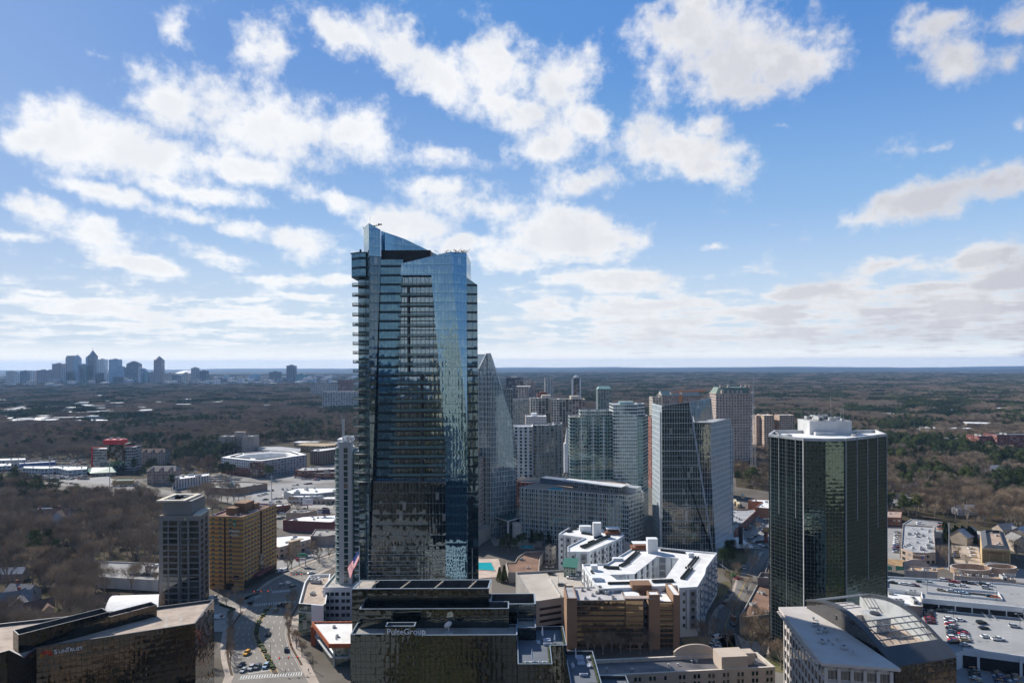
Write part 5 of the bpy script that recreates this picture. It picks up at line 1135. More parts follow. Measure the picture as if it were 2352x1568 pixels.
mb=MB();mb.bar(fz(P3(1095,859,D5+5.6)),fz(P3(1118,811,D5+1)),.5)
for k in range(12):z=12+k*12.2;mb.box(xA,D5-.6,z,xA+.01,D5,z+.01)
obj('edge_trim',mb,white_paint,PT)
mb=MB()
for i in range(5):
 t_=i/4;x,y=lin(xA,xB,t_),lin(D5+6,D5,t_)-.4;zt_5=lin(zed.z,apexR.z,min(1,t_*1.25));mb.box(x-.2,y-.3,0,x+.2,y+.3,min(zt_5,apexR.z)-1)
for k in range(1,11):z=12.2*k;mb.bar((xA,D5+5.4,z),(xB,D5-.6,z),.18)
obj('fin',mb,metal_l,PT)
CN=[V2(G(px,py,17))for px,py in((1128,1182),(1166,1195.5),(1196,1187),(1192,1163),(1160,1165))]
t=thing('entrance_canopy','folded green glass canopy on tall pale columns between the pointed tower and the glass hotel','canopy',base_of(CN));mb=MB();mb.prism(CN,16.2,17,1,0,bottom=True)
c5=base_of(CN);
for i in range(5):a,b=CN[i],CN[(i+1)%5];mb.face([(*a,17.02),(*b,17.02),(c5 .x,c5 .y,19.2 if i%2 else 17.6)],0)
obj('roof',mb,[pm('green_canopy_glass',(0.05,0.10,0.10),.2,.1),white_paint],t)
for px,py in((1129,1183),(1167,1196),(1195,1189)):q=V2(G(px,py,16));mb=MB();mb.box(q.x-.7,q.y-.4,0,q.x+.7,q.y+.8,16.2);obj('column',mb,concrete_l,t)
mb=MB();q=V2(G(1140,1200,8));mb.box(CN[0].x,CN[0].y+14,0,CN[2].x,CN[0].y+15,16);obj('glass_screen',mb,glass_dark,t)
# stone hotel at the skyscraper's right foot
D6=527;st2=pm('taupe_stone',(0.42,0.37,0.32),.85,.06,.1)
s6=[(Xp(1078,1100,D6-12),D6-12),(Xp(1119,1100,D6+32),D6+32),(Xp(1095,1100,D6+60),D6+60),(Xp(1050,1100,D6+30),D6+30)]
t=thing('hotel_building','taupe stone hotel with small paired windows at the foot of the blue skyscraper','hotel',base_of(s6));block(t,s6,0,Zp(1100,1054,D6),facade('taupe_punched_wall',3.4,3.3,.62,.52,(0.40,0.355,0.31),(0.02,0.022,0.02),1.8,wr=.85,curtains=.3),grey_mem,3.4,3.3,par=1)
mb=MB();s7=inset(s6,4);mb.prism(s7,Zp(1100,1054,D6)-1,Zp(1100,1037,D6));obj('roof_house',mb,[st2],t)
mb=MB();s8=inset(s6,-6);mb.prism(s8,0,11);obj('podium',mb,[st2],t)
# grey and white condominium behind
D7=645
WC=thing('apartment_tower','grey and white condominium tower with a tall flat facade between pointed tower and green tower','apartment tower',(Xp(1237,1100,D7),D7+12,0))
ga=facade('white_condo_wall',4.4,3.15,.52,.34,(0.66,0.68,0.70),(0.03,0.06,0.06),2,wr=.8,curtains=.2);gb=facade('grey_condo_wall',4.4,3.15,.30,.24,(0.34,0.355,0.37),(0.04,0.08,0.075),2,wr=.8,curtains=.25,ccol_=(.2,.24,.22));gc=facade('grey_condo_side',5.2,3.15,.66,.30,(0.28,0.295,0.31),(0.04,0.07,0.07),2,wr=.8)
x=[Xp(p_,1000,D7)for p_ in(1180,1224,1273,1293)]
block(WC,[(x[0],D7+2),(x[1],D7+2),(x[1],D7+22),(x[0],D7+22)],0,Zp(1200,979.7,D7),ga,white_mem,4.4,3.15,par=1.2,capm=white_paint)
block(WC,[(x[1],D7-1),(x[2],D7-1),(x[2],D7+24),(x[1],D7+24)],0,Zp(1250,976,D7),gb,grey_mem,4.4,3.15,par=1.5,capm=apg)
block(WC,[(x[2],D7-1.3),(x[3],D7+8),(x[3],D7+24),(x[2],D7+24)],0,Zp(1250,974,D7),gc,grey_mem,5.2,3.15,par=1.5,capm=apg)
mb=MB()
for px in(1224,1237,1250,1262,1273):xx=Xp(px,1000,D7-1);mb.box(xx-.5,D7-1.5,0,xx+.5,D7-1,Zp(1250,978,D7));
obj('pilaster',mb,apg,WC);clutter(WC,[(x[1],D7-1),(x[3],D7),(x[3],D7+22),(x[1],D7+22)],Zp(1250,976,D7)-1.5,8,(1,3,0),5)
# green glass condominium
D8=600
gg=facade('green_condo_glass',2.3,3.05,.10,.20,(0.58,0.68,0.68),(0.022,0.11,0.10),2.4,.012,.03,tint=(.75,1,.95),wr=.4,curtains=.42,ccol_=(0.006,0.012,0.012),gvar=.9,wvar=.05)
gh=facade('condo_band_glass',2.0,3.05,.12,.26,(0.80,0.85,0.85),(0.02,0.035,0.035),2.6,.02,.05,tint=(.85,1,1),wr=.4,curtains=.12,ccol_=(.25,.28,.28),wvar=.03)
GC=thing('apartment_tower','stepped green glass condominium tower with stacked balconies and a white banded corner shaft','apartment tower',(Xp(1400,1100,D8),D8+15,0))
x=[Xp(p_,1000,D8)for p_ in(1310,1335,1409,1464,1478,1500)]
block(GC,[(x[0],D8+4),(x[2],D8+4),(x[2],D8+26),(x[0],D8+26)],0,Zp(1360,957,D8+4),gg,pave,2.3,3.05,par=1.1,capm=metal_l)
block(GC,[(x[1],D8+8),(x[2],D8+8),(x[2],D8+24),(x[1],D8+24)],Zp(1360,957,D8+4)-1.1,Zp(1360,943,D8+8),gh,grey_mem,2,3.05,par=.8)
block(GC,[(x[2],D8),(x[3],D8),(x[3]+3,D8+16),(x[3]+3,D8+26),(x[2],D8+26)],0,Zp(1440,928.4,D8),gh,white_mem,2,3.05,par=1,capm=metal_l)
block(GC,[(x[3],D8+3),(x[4],D8+3),(x[5],D8+22),(x[5],D8+30),(x[3],D8+30)],0,Zp(1480,957,D8+3),gg,grey_mem,2.3,3.05,par=1,capm=metal_l)
block(GC,[(x[3],D8+6),(x[4]+4,D8+14),(x[4]+4,D8+28),(x[3],D8+28)],60,Zp(1480,928,D8+3),gh,grey_mem,2,3.05,par=1,capm=metal_l)
mb=MB();mb.box(Xp(1423,920,D8+8),D8+6,Zp(1440,928.4,D8)-1,Xp(1455,920,D8+8),D8+16,Zp(1440,922.5,D8+6));obj('roof_house',mb,[pm('pale_green_glass_screen',(0.25,0.40,0.40),.2)],GC)
bb=MB();bb.box(-1.6,-1.3,-.2,1.6,0,0,0,bottom=True);bb.box(-1.6,-1.3,0,1.6,-1.26,1.0,1);bme=mesh('balcony',bb,[metal_l,rail_glass])
sp=[((Xp(px,1000,D8+4),D8+4,40+3.05*k),0,None)for px in(1325,1352,1373,1395)for k in range(20)]
many('balcony',bme,GC,sp,[metal_l,rail_glass],80)
mb=MB()
for px in(1335.6,1362,1386.5):xx=Xp(px,1000,D8+4);mb.box(xx-.3,D8+3.3,0,xx+.3,D8+4,Zp(1360,958,D8+4))
obj('pilaster',mb,white_paint,GC)
# the sail-topped tower
D9=499
g9=facade('sail_tower_glass',1.85,4.0,.09,.04,(0.66,0.69,0.70),(0.010,0.014,0.015),2.8,.012,.03,tint=(.88,1,.98),wr=.4,curtains=.04,wobs=.4,wvar=.03)
g9b=facade('sail_tower_side',1.3,4.0,.50,.14,(0.52,0.58,0.61),(0.18,0.23,0.26),2.2,.01,.02,wr=.5,curtains=.1,wvar=.04)
ST=thing('office_tower','angular office tower with dark gridded front, slanting seam and tilted glass sail on its roof','office tower',(Xp(1595,1100,D9),D9+18,0));mb=MB()
xl,xm=Xp(1521,1100,D9),Xp(1640,1280,D9)
p_tl,p_tr=P3(1521.7,931,D9),P3(1583.9,922.9,D9);seam_b=P3(1640,1285,D9)
fc(mb,[(xl,D9,0),(xm,D9,0),(xm,D9,seam_b.z),(p_tr.x,D9,p_tr.z),(xl,D9,p_tl.z)],0,(xl,D9,0))
rb_=P3(1594.9,969.6,D9);r1b=P3(1632.4,970.5,D9+1);r2b=P3(1677.3,959.5,D9+34)
fc(mb,[(xm,D9+1.0,0),(r1b.x+3.5,D9+1,0),(r1b.x,D9+1,60),(r1b.x,D9+1,r1b.z),(rb_.x-2,D9+1.0,rb_.z),(xm,D9+1.0,seam_b.z)],0,(xl,D9,0))
y2=D9+34;xr0=P3(1685,1250,y2).x
mb.face([(r1b.x+3.5,D9+1,0),(xr0,y2,0),(r2b.x,y2,34),(r1b.x,D9+1,60)],1,[(0,0),(48,0),(48,34),(0,60)])
mb.face([(r1b.x,D9+1,60),(r2b.x,y2,34),(r2b.x,y2,r2b.z),(r1b.x,D9+1,r1b.z)],1,[(0,60),(48,34),(48,r2b.z),(0,r1b.z)])
mb.face([(xl,D9+36,0),(xl,D9,0),(xl,D9,p_tl.z),(xl,D9+36,p_tl.z)],1);mb.face([(xr0,y2,0),(xl,D9+36,0),(xl,D9+36,90),(xr0,y2,90)],1)
mb.face([(rb_.x,D9+1,rb_.z),(r1b.x,D9+1,r1b.z),(r2b.x,y2,r1b.z),(rb_.x,y2,rb_.z)],2);mb.face([(xl,D9+.1,rb_.z),(rb_.x,D9+.1,rb_.z),(rb_.x,y2,rb_.z),(xl,D9+36,rb_.z)],2)
obj('wall',mb,[g9,g9b,grey_mem],ST)
mb=MB();pk=P3(1633.3,913.7,D9+4);pb=P3(1638,962,D9+4.6)
mb.face([tuple(P3(1597,969,D9+.6)),tuple(pb),tuple(pk),tuple(p_tr)]);mb.face([tuple(p_tr),tuple(pk),(pk.x,pk.y+1,pk.z),(p_tr.x,p_tr.y+1,p_tr.z)])
mb.face([(p_tr.x,p_tr.y+1,p_tr.z),(pk.x,pk.y+1,pk.z),(pb.x,pb.y+1,pb.z),(P3(1597,969,D9).x,D9+1.6,rb_.z)])
obj('glass_sail',mb,facade('sail_screen',1.1,9,.3,.03,(0.40,0.50,0.52),(0.20,0.30,0.33),3,.01,.01,curtains=.1,wr=.3),ST)
mb=MB();a,b=P3(1583.9,923,D9-.3),seam_b;mb.bar(a,b,.75);mb.bar((b.x,D9-.3,b.z),(xm+3,D9-.3,0),.75)
mb.bar(tuple(p_tl),tuple(p_tr),.3);mb.bar((p_tr.x,p_tr.y,p_tr.z),tuple(pk),.25)
obj('seam_trim',mb,pm('seam_steel',(0.40,0.44,0.48),.4),ST)
mb=MB()
for k in range(10):z=14.2+12*k*.85;xe_=lin(xm,p_tr.x,max(0,min(1,(z-seam_b.z)/(p_tr.z-seam_b.z))));mb.box(xl,D9-.35,z,xe_,D9,z+.35,bottom=True)
mb.box(xl-1.8,D9-1,0,xl-.6,D9+1,Zp(1516,945,D9));obj('floor_band',mb,metal_l,ST)
mb=MB();mb.box(rb_.x+4,D9+14,rb_.z,r1b.x-1,D9+26,rb_.z+2.5);obj('roof_house',mb,[metal_l],ST)
mb=MB();mb.box(r1b.x+4,D9+4,3.2,xr0+5,y2-1,4.0,bottom=True);obj('entrance_canopy',mb,metal_l,ST)
# roads and paving
def sheet(name,pix,z,mat,zref=0.0,kind='structure',thick=0.0):
 P=[V2(G(px,py,zref))for px,py in pix];mb=MB()
 import bmesh
 rb=bmesh.new();Q=ccw(P);ov=[rb.verts.new((p.x,p.y,z))for p in Q];oe=[rb.edges.new((ov[i],ov[(i+1)%len(ov)]))for i in range(len(ov))]
 bmesh.ops.triangle_fill(rb,edges=oe,use_beauty=True,normal=(0,0,1))
 if thick:
  lo=[rb.verts.new((p.x,p.y,z-thick))for p in Q]
  for i in range(len(Q)):j=(i+1)%len(Q);rb.faces.new((lo[i],lo[j],ov[j],ov[i]))
 me=bpy.data.meshes.new(name);rb.to_mesh(me);rb.free();me.materials.append(mat)
 o=bpy.data.objects.new(name,me);C.objects.link(o);o['kind']=kind;return o
def z6(X,Y):return(401.95+X*.19445,1263.3+Y*.19445)
def z65(X,Y):return(1521.7+X*.21283,1234.6+Y*.21283)
def z345(X,Y):return(1981.1+X*.21283,1234.6+Y*.21283)
def z338(X,Y):return(1940.8+X*.1748,1148.4+Y*.1748)
def z290(X,Y):return(1665.2+X*.10986,1119.7+Y*.10986)
def z3(X,Y):return(X*.17213,1004.9+Y*.17213)
def z4(X,Y):return(401.95+X*.17213,1004.9+Y*.17213)
def z5(X,Y):return(X*.19445,1263.3+Y*.19445)
def z188(X,Y):return(1079.5+X*.1831,1062.3+Y*.1831)
def z350(X,Y):return(2009.8+X*.21967,918.8+Y*.21967)
def z250(X,Y):return(1435.6+X*.1831,803.9+Y*.1831)
def interp(y,tab):
 tab=sorted(tab)
 if y<=tab[0][0]:return tab[0][1]
 for(a,va),(b,vb)in zip(tab,tab[1:]):
  if y<=b:return va+(vb-va)*(y-a)/(b-a)
 return tab[-1][1]
sheet('city_paving',[(470,1300),(520,1240),(640,1215),(660,1160),(620,1130),(480,1142),(300,1138),(0,1130),(-250,1125),(-250,1036),(200,1036),(205,1062),(310,1052),(400,1070),(480,1098),(505,1062),(590,1036),(780,1040),(1100,1030),(1300,1010),(1690,1010),(1770,1012),(1772,1030),(1680,1045),(1692,1118),(1768,1128),(1768,1190),(2075,1200),(2165,1205),(2165,1235),(2230,1240),(2352,1262),(2700,1300),(2700,1640),(480,1640),(480,1400)],.02,pm('city_ground',(0.15,0.13,0.11),.95,.15,.02,c2=(0.085,0.07,0.05),fine=.2))
RL=[(1700,620),(1480,700),(1300,655),(1150,645),(1000,665),(900,700),(780,780),(650,885),(560,810),(500,985),(420,1075),(340,1195),(280,1330),(205,1480),(130,1660),(60,1870),(-40,2150)]
RR=[(1700,1640),(1480,1530),(1300,1440),(1150,1350),(1000,1312),(900,1318),(780,1350),(650,1430),(560,1465),(500,1475),(420,1495),(340,1550),(280,1665),(205,1810),(130,1960),(60,2100),(-40,2380)]
MC=[(1455,1187),(1360,1140),(1240,1080),(1120,1010),(1020,957),(930,960),(840,992),(730,1062),(650,1142),(635,1158)]
MW=[(1455,30),(1240,26),(1020,22),(840,18),(730,13),(635,5)]
def gz(X,Y,z=0.0,f=z6):p=G(*f(X,Y),0.0);return(p.x,p.y,z)
mb=MB()
for(y0,l0),(y1,l1),(_,r0),(_,r1)in zip(RL,RL[1:],RR,RR[1:]):mb.face([gz(l0,y0,.06),gz(r0,y0,.06),gz(r1,y1,.06),gz(l1,y1,.06)])
mb.face([gz(400,640,.06),gz(400,545,.06),gz(1000,490,.06),gz(900,650,.06)])
o=obj('avenue_road',mb,pm('avenue_asphalt',(0.235,0.212,0.185),.9,.10,.05,fine=.12));o['kind']='structure'
def strip(name,tabA,tabB,ys_,z,th,mat,f=z6):
 mb=MB()
 for y0,y1 in zip(ys_,ys_[1:]):
  a,b,c,d=gz(interp(y0,tabA),y0,z,f),gz(interp(y0,tabB),y0,z,f),gz(interp(y1,tabB),y1,z,f),gz(interp(y1,tabA),y1,z,f)
  mb.face([a,b,c,d]);dn=lambda p:(p[0],p[1],z-th)
  mb.face([dn(a),a,d,dn(d)]);mb.face([dn(c),c,b,dn(b)])
 o=obj(name,mb,mat);o['kind']='structure';return o
ysn=[1680-40*i for i in range(43)]
lt=[(y,x-110)for y,x in RL];rt=[(y,x+(130 if y>700 else 60))for y,x in RR]
strip('pavement',[(y,x-2)for y,x in RL],lt,[y for y in ysn if y>660],.16,.2,pave)
strip('pavement',[(y,x+2)for y,x in RR],rt,[y for y in ysn if y>-30],.16,.2,pave)
strip('pavement',[(y,x-3)for y,x in RL],[(y,x-55)for y,x in RL],[y for y in ysn if-30<y<500],.16,.2,pave)
strip('median',[(y,interp(y,MC)-w_)for y,w_ in MW],[(y,interp(y,MC)+w_)for y,w_ in MW],[1455-41*i for i in range(21)],.2,.2,pm('median_soil',(0.12,0.08,0.05),.95,.2,.4))
strip('verge',[(y,x-12)for y,x in RL],[(y,x-42)for y,x in RL],[y for y in ysn if 690<y<1500],.22,.06,pm('verge_mulch',(0.10,0.065,0.045),.95,.2,.4))
strip('verge',[(y,x+12)for y,x in RR],[(y,x+42)for y,x in RR],[y for y in ysn if 540<y<1400],.22,.06,MATS['verge_mulch'])
mb=MB()
def line(mb,xf,y0,y1,w_,dash=None,mi=0):
 y=y0
 while y>y1:
  ye=max(y1,y-(dash[0]if dash else 30));a,b=xf(y),xf(ye);mb.face([gz(a-w_,y,.075),gz(a+w_,y,.075),gz(b+w_,ye,.075),gz(b-w_,ye,.075)],mi);y=ye-(dash[1]if dash else 0)
for k in(1,2,3):
 line(mb,lambda y,k=k:lin(interp(y,RL),interp(y,MC)-interp(y,MW),k/4),1420,690,2.2,(26,44))
 line(mb,lambda y,k=k:lin(interp(y,MC)+interp(y,MW),interp(y,RR),k/4),1420,690,2.2,(26,44))
line(mb,lambda y:interp(y,MC)-interp(y,MW)-9,1440,650,3,None,1);line(mb,lambda y:interp(y,MC)+interp(y,MW)+9,1440,650,3,None,1)
line(mb,lambda y:interp(y,RR)-12,1440,720,1.6,None,0)
for k in(1,2,3,4,5):line(mb,lambda y,k=k:lin(interp(y,RL),interp(y,RR),k/6),480,-20,2.0,(14,24),1 if k==3 else 0)
def cross(mb,a,b,n_,wd,depth):
 a,b=V2(gz(*a)),V2(gz(*b));d=(b-a).normalized();nn=Vector((-d.y,d.x));L=(b-a).length
 for i in range(n_):q=a+d*(L*(i+.5)/n_);mb.face([(*(q-d*wd/2-nn*depth),.076),(*(q+d*wd/2-nn*depth),.076),(*(q+d*wd/2+nn*depth),.076),(*(q-d*wd/2+nn*depth),.076)])
 for s_ in(-depth-.5,depth+.5):mb.face([(*(a+nn*(s_-.12)),.077),(*(b+nn*(s_-.12)),.077),(*(b+nn*(s_+.12)),.077),(*(a+nn*(s_+.12)),.077)])
cross(mb,(765,1502),(1510,1455),24,.45,1.3);cross(mb,(930,648),(1430,605),18,.45,1.3);cross(mb,(855,605),(985,530),9,.45,1.8);cross(mb,(1140,495),(1370,470),12,.45,1.3)
a,b=V2(gz(860,1460)),V2(gz(1120,1418));mb.face([(*a,.076),(*b,.076),(*(b+Vector((0,.45))),.076),(*(a+Vector((0,.45))),.076)])
for(ax,ay)in((1150,690),(1035,882),(1445,410)):q=V2(gz(ax,ay));mb.obox(q,(1,.1),1.4,.12,.05,.077);mb.obox(q+Vector((-1.2,-.5)),(.2,1),.7,.12,.05,.077)
o=obj('road_marking',mb,[mark_w,mark_y]);o['kind']='structure'
sheet('forecourt',[z6(400,640),z6(520,640),z6(640,640),z6(880,640),z6(840,700),z6(740,780),z6(700,850),z6(620,960),z6(460,960),z6(400,900)],.05,pm('forecourt_concrete',(0.38,0.345,0.31),.9,.1,.1))
SLt=[(1140,640),(1040,560),(900,565),(800,600),(700,690),(600,775),(450,815),(340,860),(250,925),(180,960),(100,1000)]
SRt=[(1140,790),(1040,775),(900,800),(800,820),(700,850),(600,925),(450,995),(340,1060),(250,1110),(180,1160),(100,1200)]
mb=MB();ys2=[1235-35*i for i in range(33)]
ys2=[1240,1140]+[1100-40*i for i in range(26)]
for y0,y1 in zip(ys2,ys2[1:]):
 mb.face([gz(interp(y0,SLt),y0,.06,z65),gz(interp(y0,SRt),y0,.06,z65),gz(interp(y1,SRt),y1,.06,z65),gz(interp(y1,SLt),y1,.06,z65)])
mb.face([gz(540,1260,.06,z65),gz(860,1260,.06,z65),gz(800,1030,.06,z65),gz(560,1030,.06,z65)])
mb.face([gz(600,140,.061,z65),gz(2400,190,.061,z65),gz(2400,60,.061,z65),gz(600,60,.061,z65)])
mb.face([gz(1100,1400,.061,z65),gz(1500,1500,.061,z65),gz(1500,1600,.061,z65),gz(1100,1600,.061,z65)])
o=obj('side_road',mb,pm('side_asphalt',(0.20,0.185,0.165),.9,.12,.06,fine=.12));o['kind']='structure'
mb=MB();cl=[(100,1010),(300,965),(445,905),(600,840),(800,740),(930,680),(1040,680),(1140,740),(1235,800)]
for y0,y1 in zip(range(100,1230,20),range(120,1250,20)):
 for s_ in(-3,3):mb.face([gz(interp(y0,cl)-1.5+s_,y0,.075,z65),gz(interp(y0,cl)+1.5+s_,y0,.075,z65),gz(interp(y1,cl)+1.5+s_,y1,.075,z65),gz(interp(y1,cl)-1.5+s_,y1,.075,z65)],1)
for i in range(14):X0=590+15*i;mb.face([gz(X0,1045,.075,z65),gz(X0+6,1045,.075,z65),gz(X0+6,1030,.075,z65),gz(X0,1030,.075,z65)],0)
o=obj('road_marking',mb,[mark_w,mark_y]);o['kind']='structure'
sheet('pavement',[z65(560,1030),z65(565,900),z65(600,800),z65(690,700),z65(775,600),z65(815,450),z65(790,450),z65(740,600),z65(640,700),z65(560,780),z65(500,900),z65(490,1030)],.16,pave,thick=.15)
sheet('plaza',[z65(800,1040),z65(900,1110),z65(1330,1150),z65(1330,1250),z65(1100,1260),z65(870,1230)],.16,pave,thick=.15)
sheet('lawn',[z65(1090,1290),z65(1320,1340),z65(1320,1460),z65(1200,1440)],.12,grass_m);sheet('lawn',[z65(850,1060),z65(1040,1080),z65(1040,1130),z65(900,1120)],.13,grass_m)
sheet('lawn',[z65(200,1070),z65(520,1060),z65(560,1110),z65(480,1180),z65(230,1160)],.13,straw);sheet('lawn',[z65(640,470),z65(780,460),z65(700,590),z65(580,700),z65(560,620)],.13,pm('winter_lawn',(0.16,0.13,0.06),.95,.2,.1,fine=.3));sheet('lawn',[z65(650,160),z65(930,130),z65(920,240),z65(830,420),z65(690,430)],.13,MATS['winter_lawn'])
sheet('car_park_floor',[z3(-500,190),z3(1190,190),z3(1190,520),z3(600,520),z3(-500,560)],.04,asphalt_l)
sheet('car_park_floor',[z4(450,500),z4(900,520),z4(1600,430),z4(2200,330),z4(2200,1250),z4(1300,1200),z4(800,900),z4(450,800)],.04,pm('patched_tarmac',(0.24,0.22,0.20),.9,.15,.04,c2=(0.14,0.125,0.105),fine=.2))
sheet('avenue_road',[z3(-300,540),z3(600,525),z3(1500,545),z3(1900,640),z3(2350,720),z3(2350,760),z3(1500,720),z3(1050,660),z3(600,620),z3(-300,600)],.06,MATS['avenue_asphalt'])
sheet('car_park_floor',[z3(600,520),z3(720,480),z3(1180,480),z3(1350,540),z3(1100,590),z3(700,570)],.07,asphalt_l)
sheet('car_park_floor',[z3(1160,520),z3(1450,510),z3(1500,560),z3(1450,625),z3(1180,600)],.071,asphalt_l)
sheet('car_park_floor',[z3(1500,440),z3(1500,380),z3(1900,350),z3(1930,420),z3(1700,470)],.07,asphalt_l)
sheet('car_park_floor',[z4(1000,870),z4(1050,700),z4(1300,625),z4(1620,600),z4(1900,640),z4(1500,720),z4(1500,870)],.07,asphalt_l)
sheet('car_park_floor',[z4(1420,560),z4(1590,500),z4(2110,540),z4(2110,590),z4(1800,620)],.08,asphalt_l)
sheet('avenue_road',[z4(1350,880),z4(1600,860),z4(2110,900),z4(2110,950),z4(1550,920),z4(1350,920)],.081,MATS['forecourt_concrete'])
sheet('car_park_floor',[z6(1180,140),z6(1420,60),z6(1500,0),z6(1870,-100),z6(1870,20),z6(1560,130),z6(1400,200),z6(1200,230)],.07,asphalt_l)
sheet('car_park_floor',[z290(120,1020),z290(700,560),z290(930,560),z290(1000,1100),z290(120,1110)],.07,asphalt_l);sheet('verge',[z290(170,1090),z290(560,1130),z290(560,1160),z290(170,1140)],.1,straw)
sheet('car_park_floor',[z338(545,350),z338(750,350),z338(720,760),z338(900,790),z338(700,800),z338(545,760)],.07,asphalt_l);sheet('verge',[z338(545,765),z338(800,790),z338(1180,900),z338(1300,870),z338(1300,900),z338(1000,950),z338(545,830)],.1,straw)
sheet('avenue_road',[z338(545,830),z338(1300,900),z338(1450,930),z338(2400,1100),z338(2600,1150),z338(2600,950),z338(2200,880),z338(1700,880),z338(1300,860),z338(1100,850),z338(545,800)],.06,asphalt_l)
sheet('car_park_floor',[z338(1400,600),z338(1750,600),z338(1800,880),z338(1500,880),z338(1380,700)],.07,pm('sandy_tarmac',(0.46,0.38,0.30),.95,.1,.1))
sheet('driveway',[z338(1180,560),z338(1280,560),z338(1300,880),z338(1100,840)],.075,asphalt)
sheet('car_park_floor',[z5(1150,330),z5(1870,345),z5(1870,380),z5(1150,360)],.05,asphalt_l)
sheet('hotel_forecourt',[z188(230,920),z188(580,950),z188(900,1000),z188(900,1060),z188(300,1040)],.06,pm('warm_paving',(0.42,0.35,0.29),.9))
sheet('lot_floor',[(2060,1640),(2211,1494),(2352,1511),(2700,1560),(2700,1700)],.09,pm('blue_grey_tarmac',(0.27,0.28,0.29),.9,.08,.1,fine=.1))
sheet('pool_terrace',[(1082,1330),(1082,1284),(1145,1283),(1150,1300),(1142,1325)],.25,pm('peach_pavers',(0.55,0.43,0.35),.9),thick=.2)
# parking structure at lower right
ZU,ZM=13.0,8.0
pw_=pm('white_garage_paint',(0.68,0.70,0.72),.8,.05,.1);dk_=pm('grey_deck',(0.34,0.34,0.335),.9,.08,.07,fine=.12)
UD=[V2(G(px,py,ZU))for px,py in(z345(255,430),z345(800,462),z345(1560,505),z345(1900,545),z345(1780,800),z345(1743,772),z345(645,668),z345(630,600),z345(255,560))]
t=thing('parking_garage','white two-level parking garage with ramp slot and cars on its roof deck','parking garage',base_of(UD));block(t,UD,0,ZU+1,pw_,dk_,par=1.0,pt=.35)
a,b=UD[6],UD[5]
a,b=V2(G(*z345(645,668),ZU)),V2(G(*z345(1743,772),ZU));d=(b-a).normalized();n0=Vector((d.y,-d.x));L=(b-a).length
for i in range(6):mb=MB();mb.obox(a+d*(L*(i+.5)/6)+n0*.03,d,L/6*.46,.06,ZM+.6,ZM+3.3,0);obj('slot_opening',mb,black_m,t)
for(p,q)in(((690,600),(1510,680)),((640,500),(1060,565)),((950,560),(1460,600))):
 p,q=V2(G(*z345(*p),ZU)),V2(G(*z345(*q),ZU));mb=MB();mb.obox(p.lerp(q,.5),q-p,(q-p).length/2,.15,ZU,ZU+1.1);obj('ramp_wall',mb,pw_,t)
mb=MB();SL=[V2(G(*z345(*p),ZU))for p in((960,590),(1460,640),(1440,615),(950,565))];mb.face([(*p,ZU+.03)for p in ccw(SL)]);obj('ramp_opening',mb,black_m,t)
p,q=V2(G(*z345(1460,600),ZU)),V2(G(*z345(1510,680),ZU));mb=MB();mb.obox(p.lerp(q,.5),q-p,(q-p).length/2,.15,ZU,ZU+1.1);obj('ramp_wall',mb,pw_,t)
MD=[V2(G(px,py,ZM))for px,py in(z345(640,750),z345(1800,860),z345(1950,1330),z345(1743,1300),z345(1080,1215),z345(1000,1240),z345(640,900))]
t=thing('parking_deck','pale middle parking deck stepping down from the white garage','parking deck',base_of(MD));block(t,MD,0,ZM+.02,pw_,dk_,par=0)
p,q=V2(G(*z345(1080,1213),ZM)),V2(G(*z345(1950,1328),ZM));mb=MB();mb.obox(p.lerp(q,.5),q-p,(q-p).length/2,.2,ZM+.02,ZM+1.1);obj('parapet',mb,pw_,t)
d=(q-p).normalized();n0=Vector((d.y,-d.x));mb=MB();mb.obox(p.lerp(q,.5)+n0*.3,d,(q-p).length/2,.05,.3,ZM-2,0);obj('slot_opening',mb,black_m,t)
for i in range(3):mb=MB();mb.obox(p+d*(6+16*i)+n0*.5,d,.5,.2,0,ZM,0);obj('pier',mb,pw_,t)
for(X0,Y0,X1,Y1)in((1215,790,1365,890),(1310,795,1440,890),(1610,830,1760,930)):
 p,q=G(*z345(X0,Y0),ZM),G(*z345(X1,Y1),ZM);mb=MB()
 for h_ in(.5,1.0):mb.bar((p.x,p.y,ZM+h_+2.0),(q.x,q.y,ZM+h_),.06)
 for k in range(9):u_=k/8;mb.bar((lin(p.x,q.x,u_),lin(p.y,q.y,u_),ZM),(lin(p.x,q.x,u_),lin(p.y,q.y,u_),ZM+1+2*(1-u_)),.05)
 obj('handrail',mb,metal_l,t)
mb=MB()
for i in range(18):
 for(X,Y0)in((1180,900),(1560,940)):p=G(*z345(X,Y0+16*i),ZM);mb.box(p.x-2.4,p.y-.06,ZM+.03,p.x+2.4,p.y+.06,ZM+.034)
obj('bay_line',mb,mark_w,t)
mb=MB()
for i in range(16):p=G(*z345(700+45*i,640+5.2*i),ZU);mb.obox((p.x,p.y),(.25,1),2.3,.06,ZU+.03,ZU+.034)
obj('bay_line',mb,mark_w,t)
def simple(name,label,cat,pix,z,wm,rm,pw=None,ph=None,par=.8,cl_=6,kinds=(0,1,2,1),seed=1,group=None,z0=0.0,margin=2.0):
 P=[V2(G(px,py,z))for px,py in pix];t=thing(name,label,cat,base_of(P),group);block(t,P,z0,z,wm,rm,pw,ph,par=par);
 if cl_:clutter(t,P,z-par,cl_,kinds,seed,margin=margin)
 return t,P
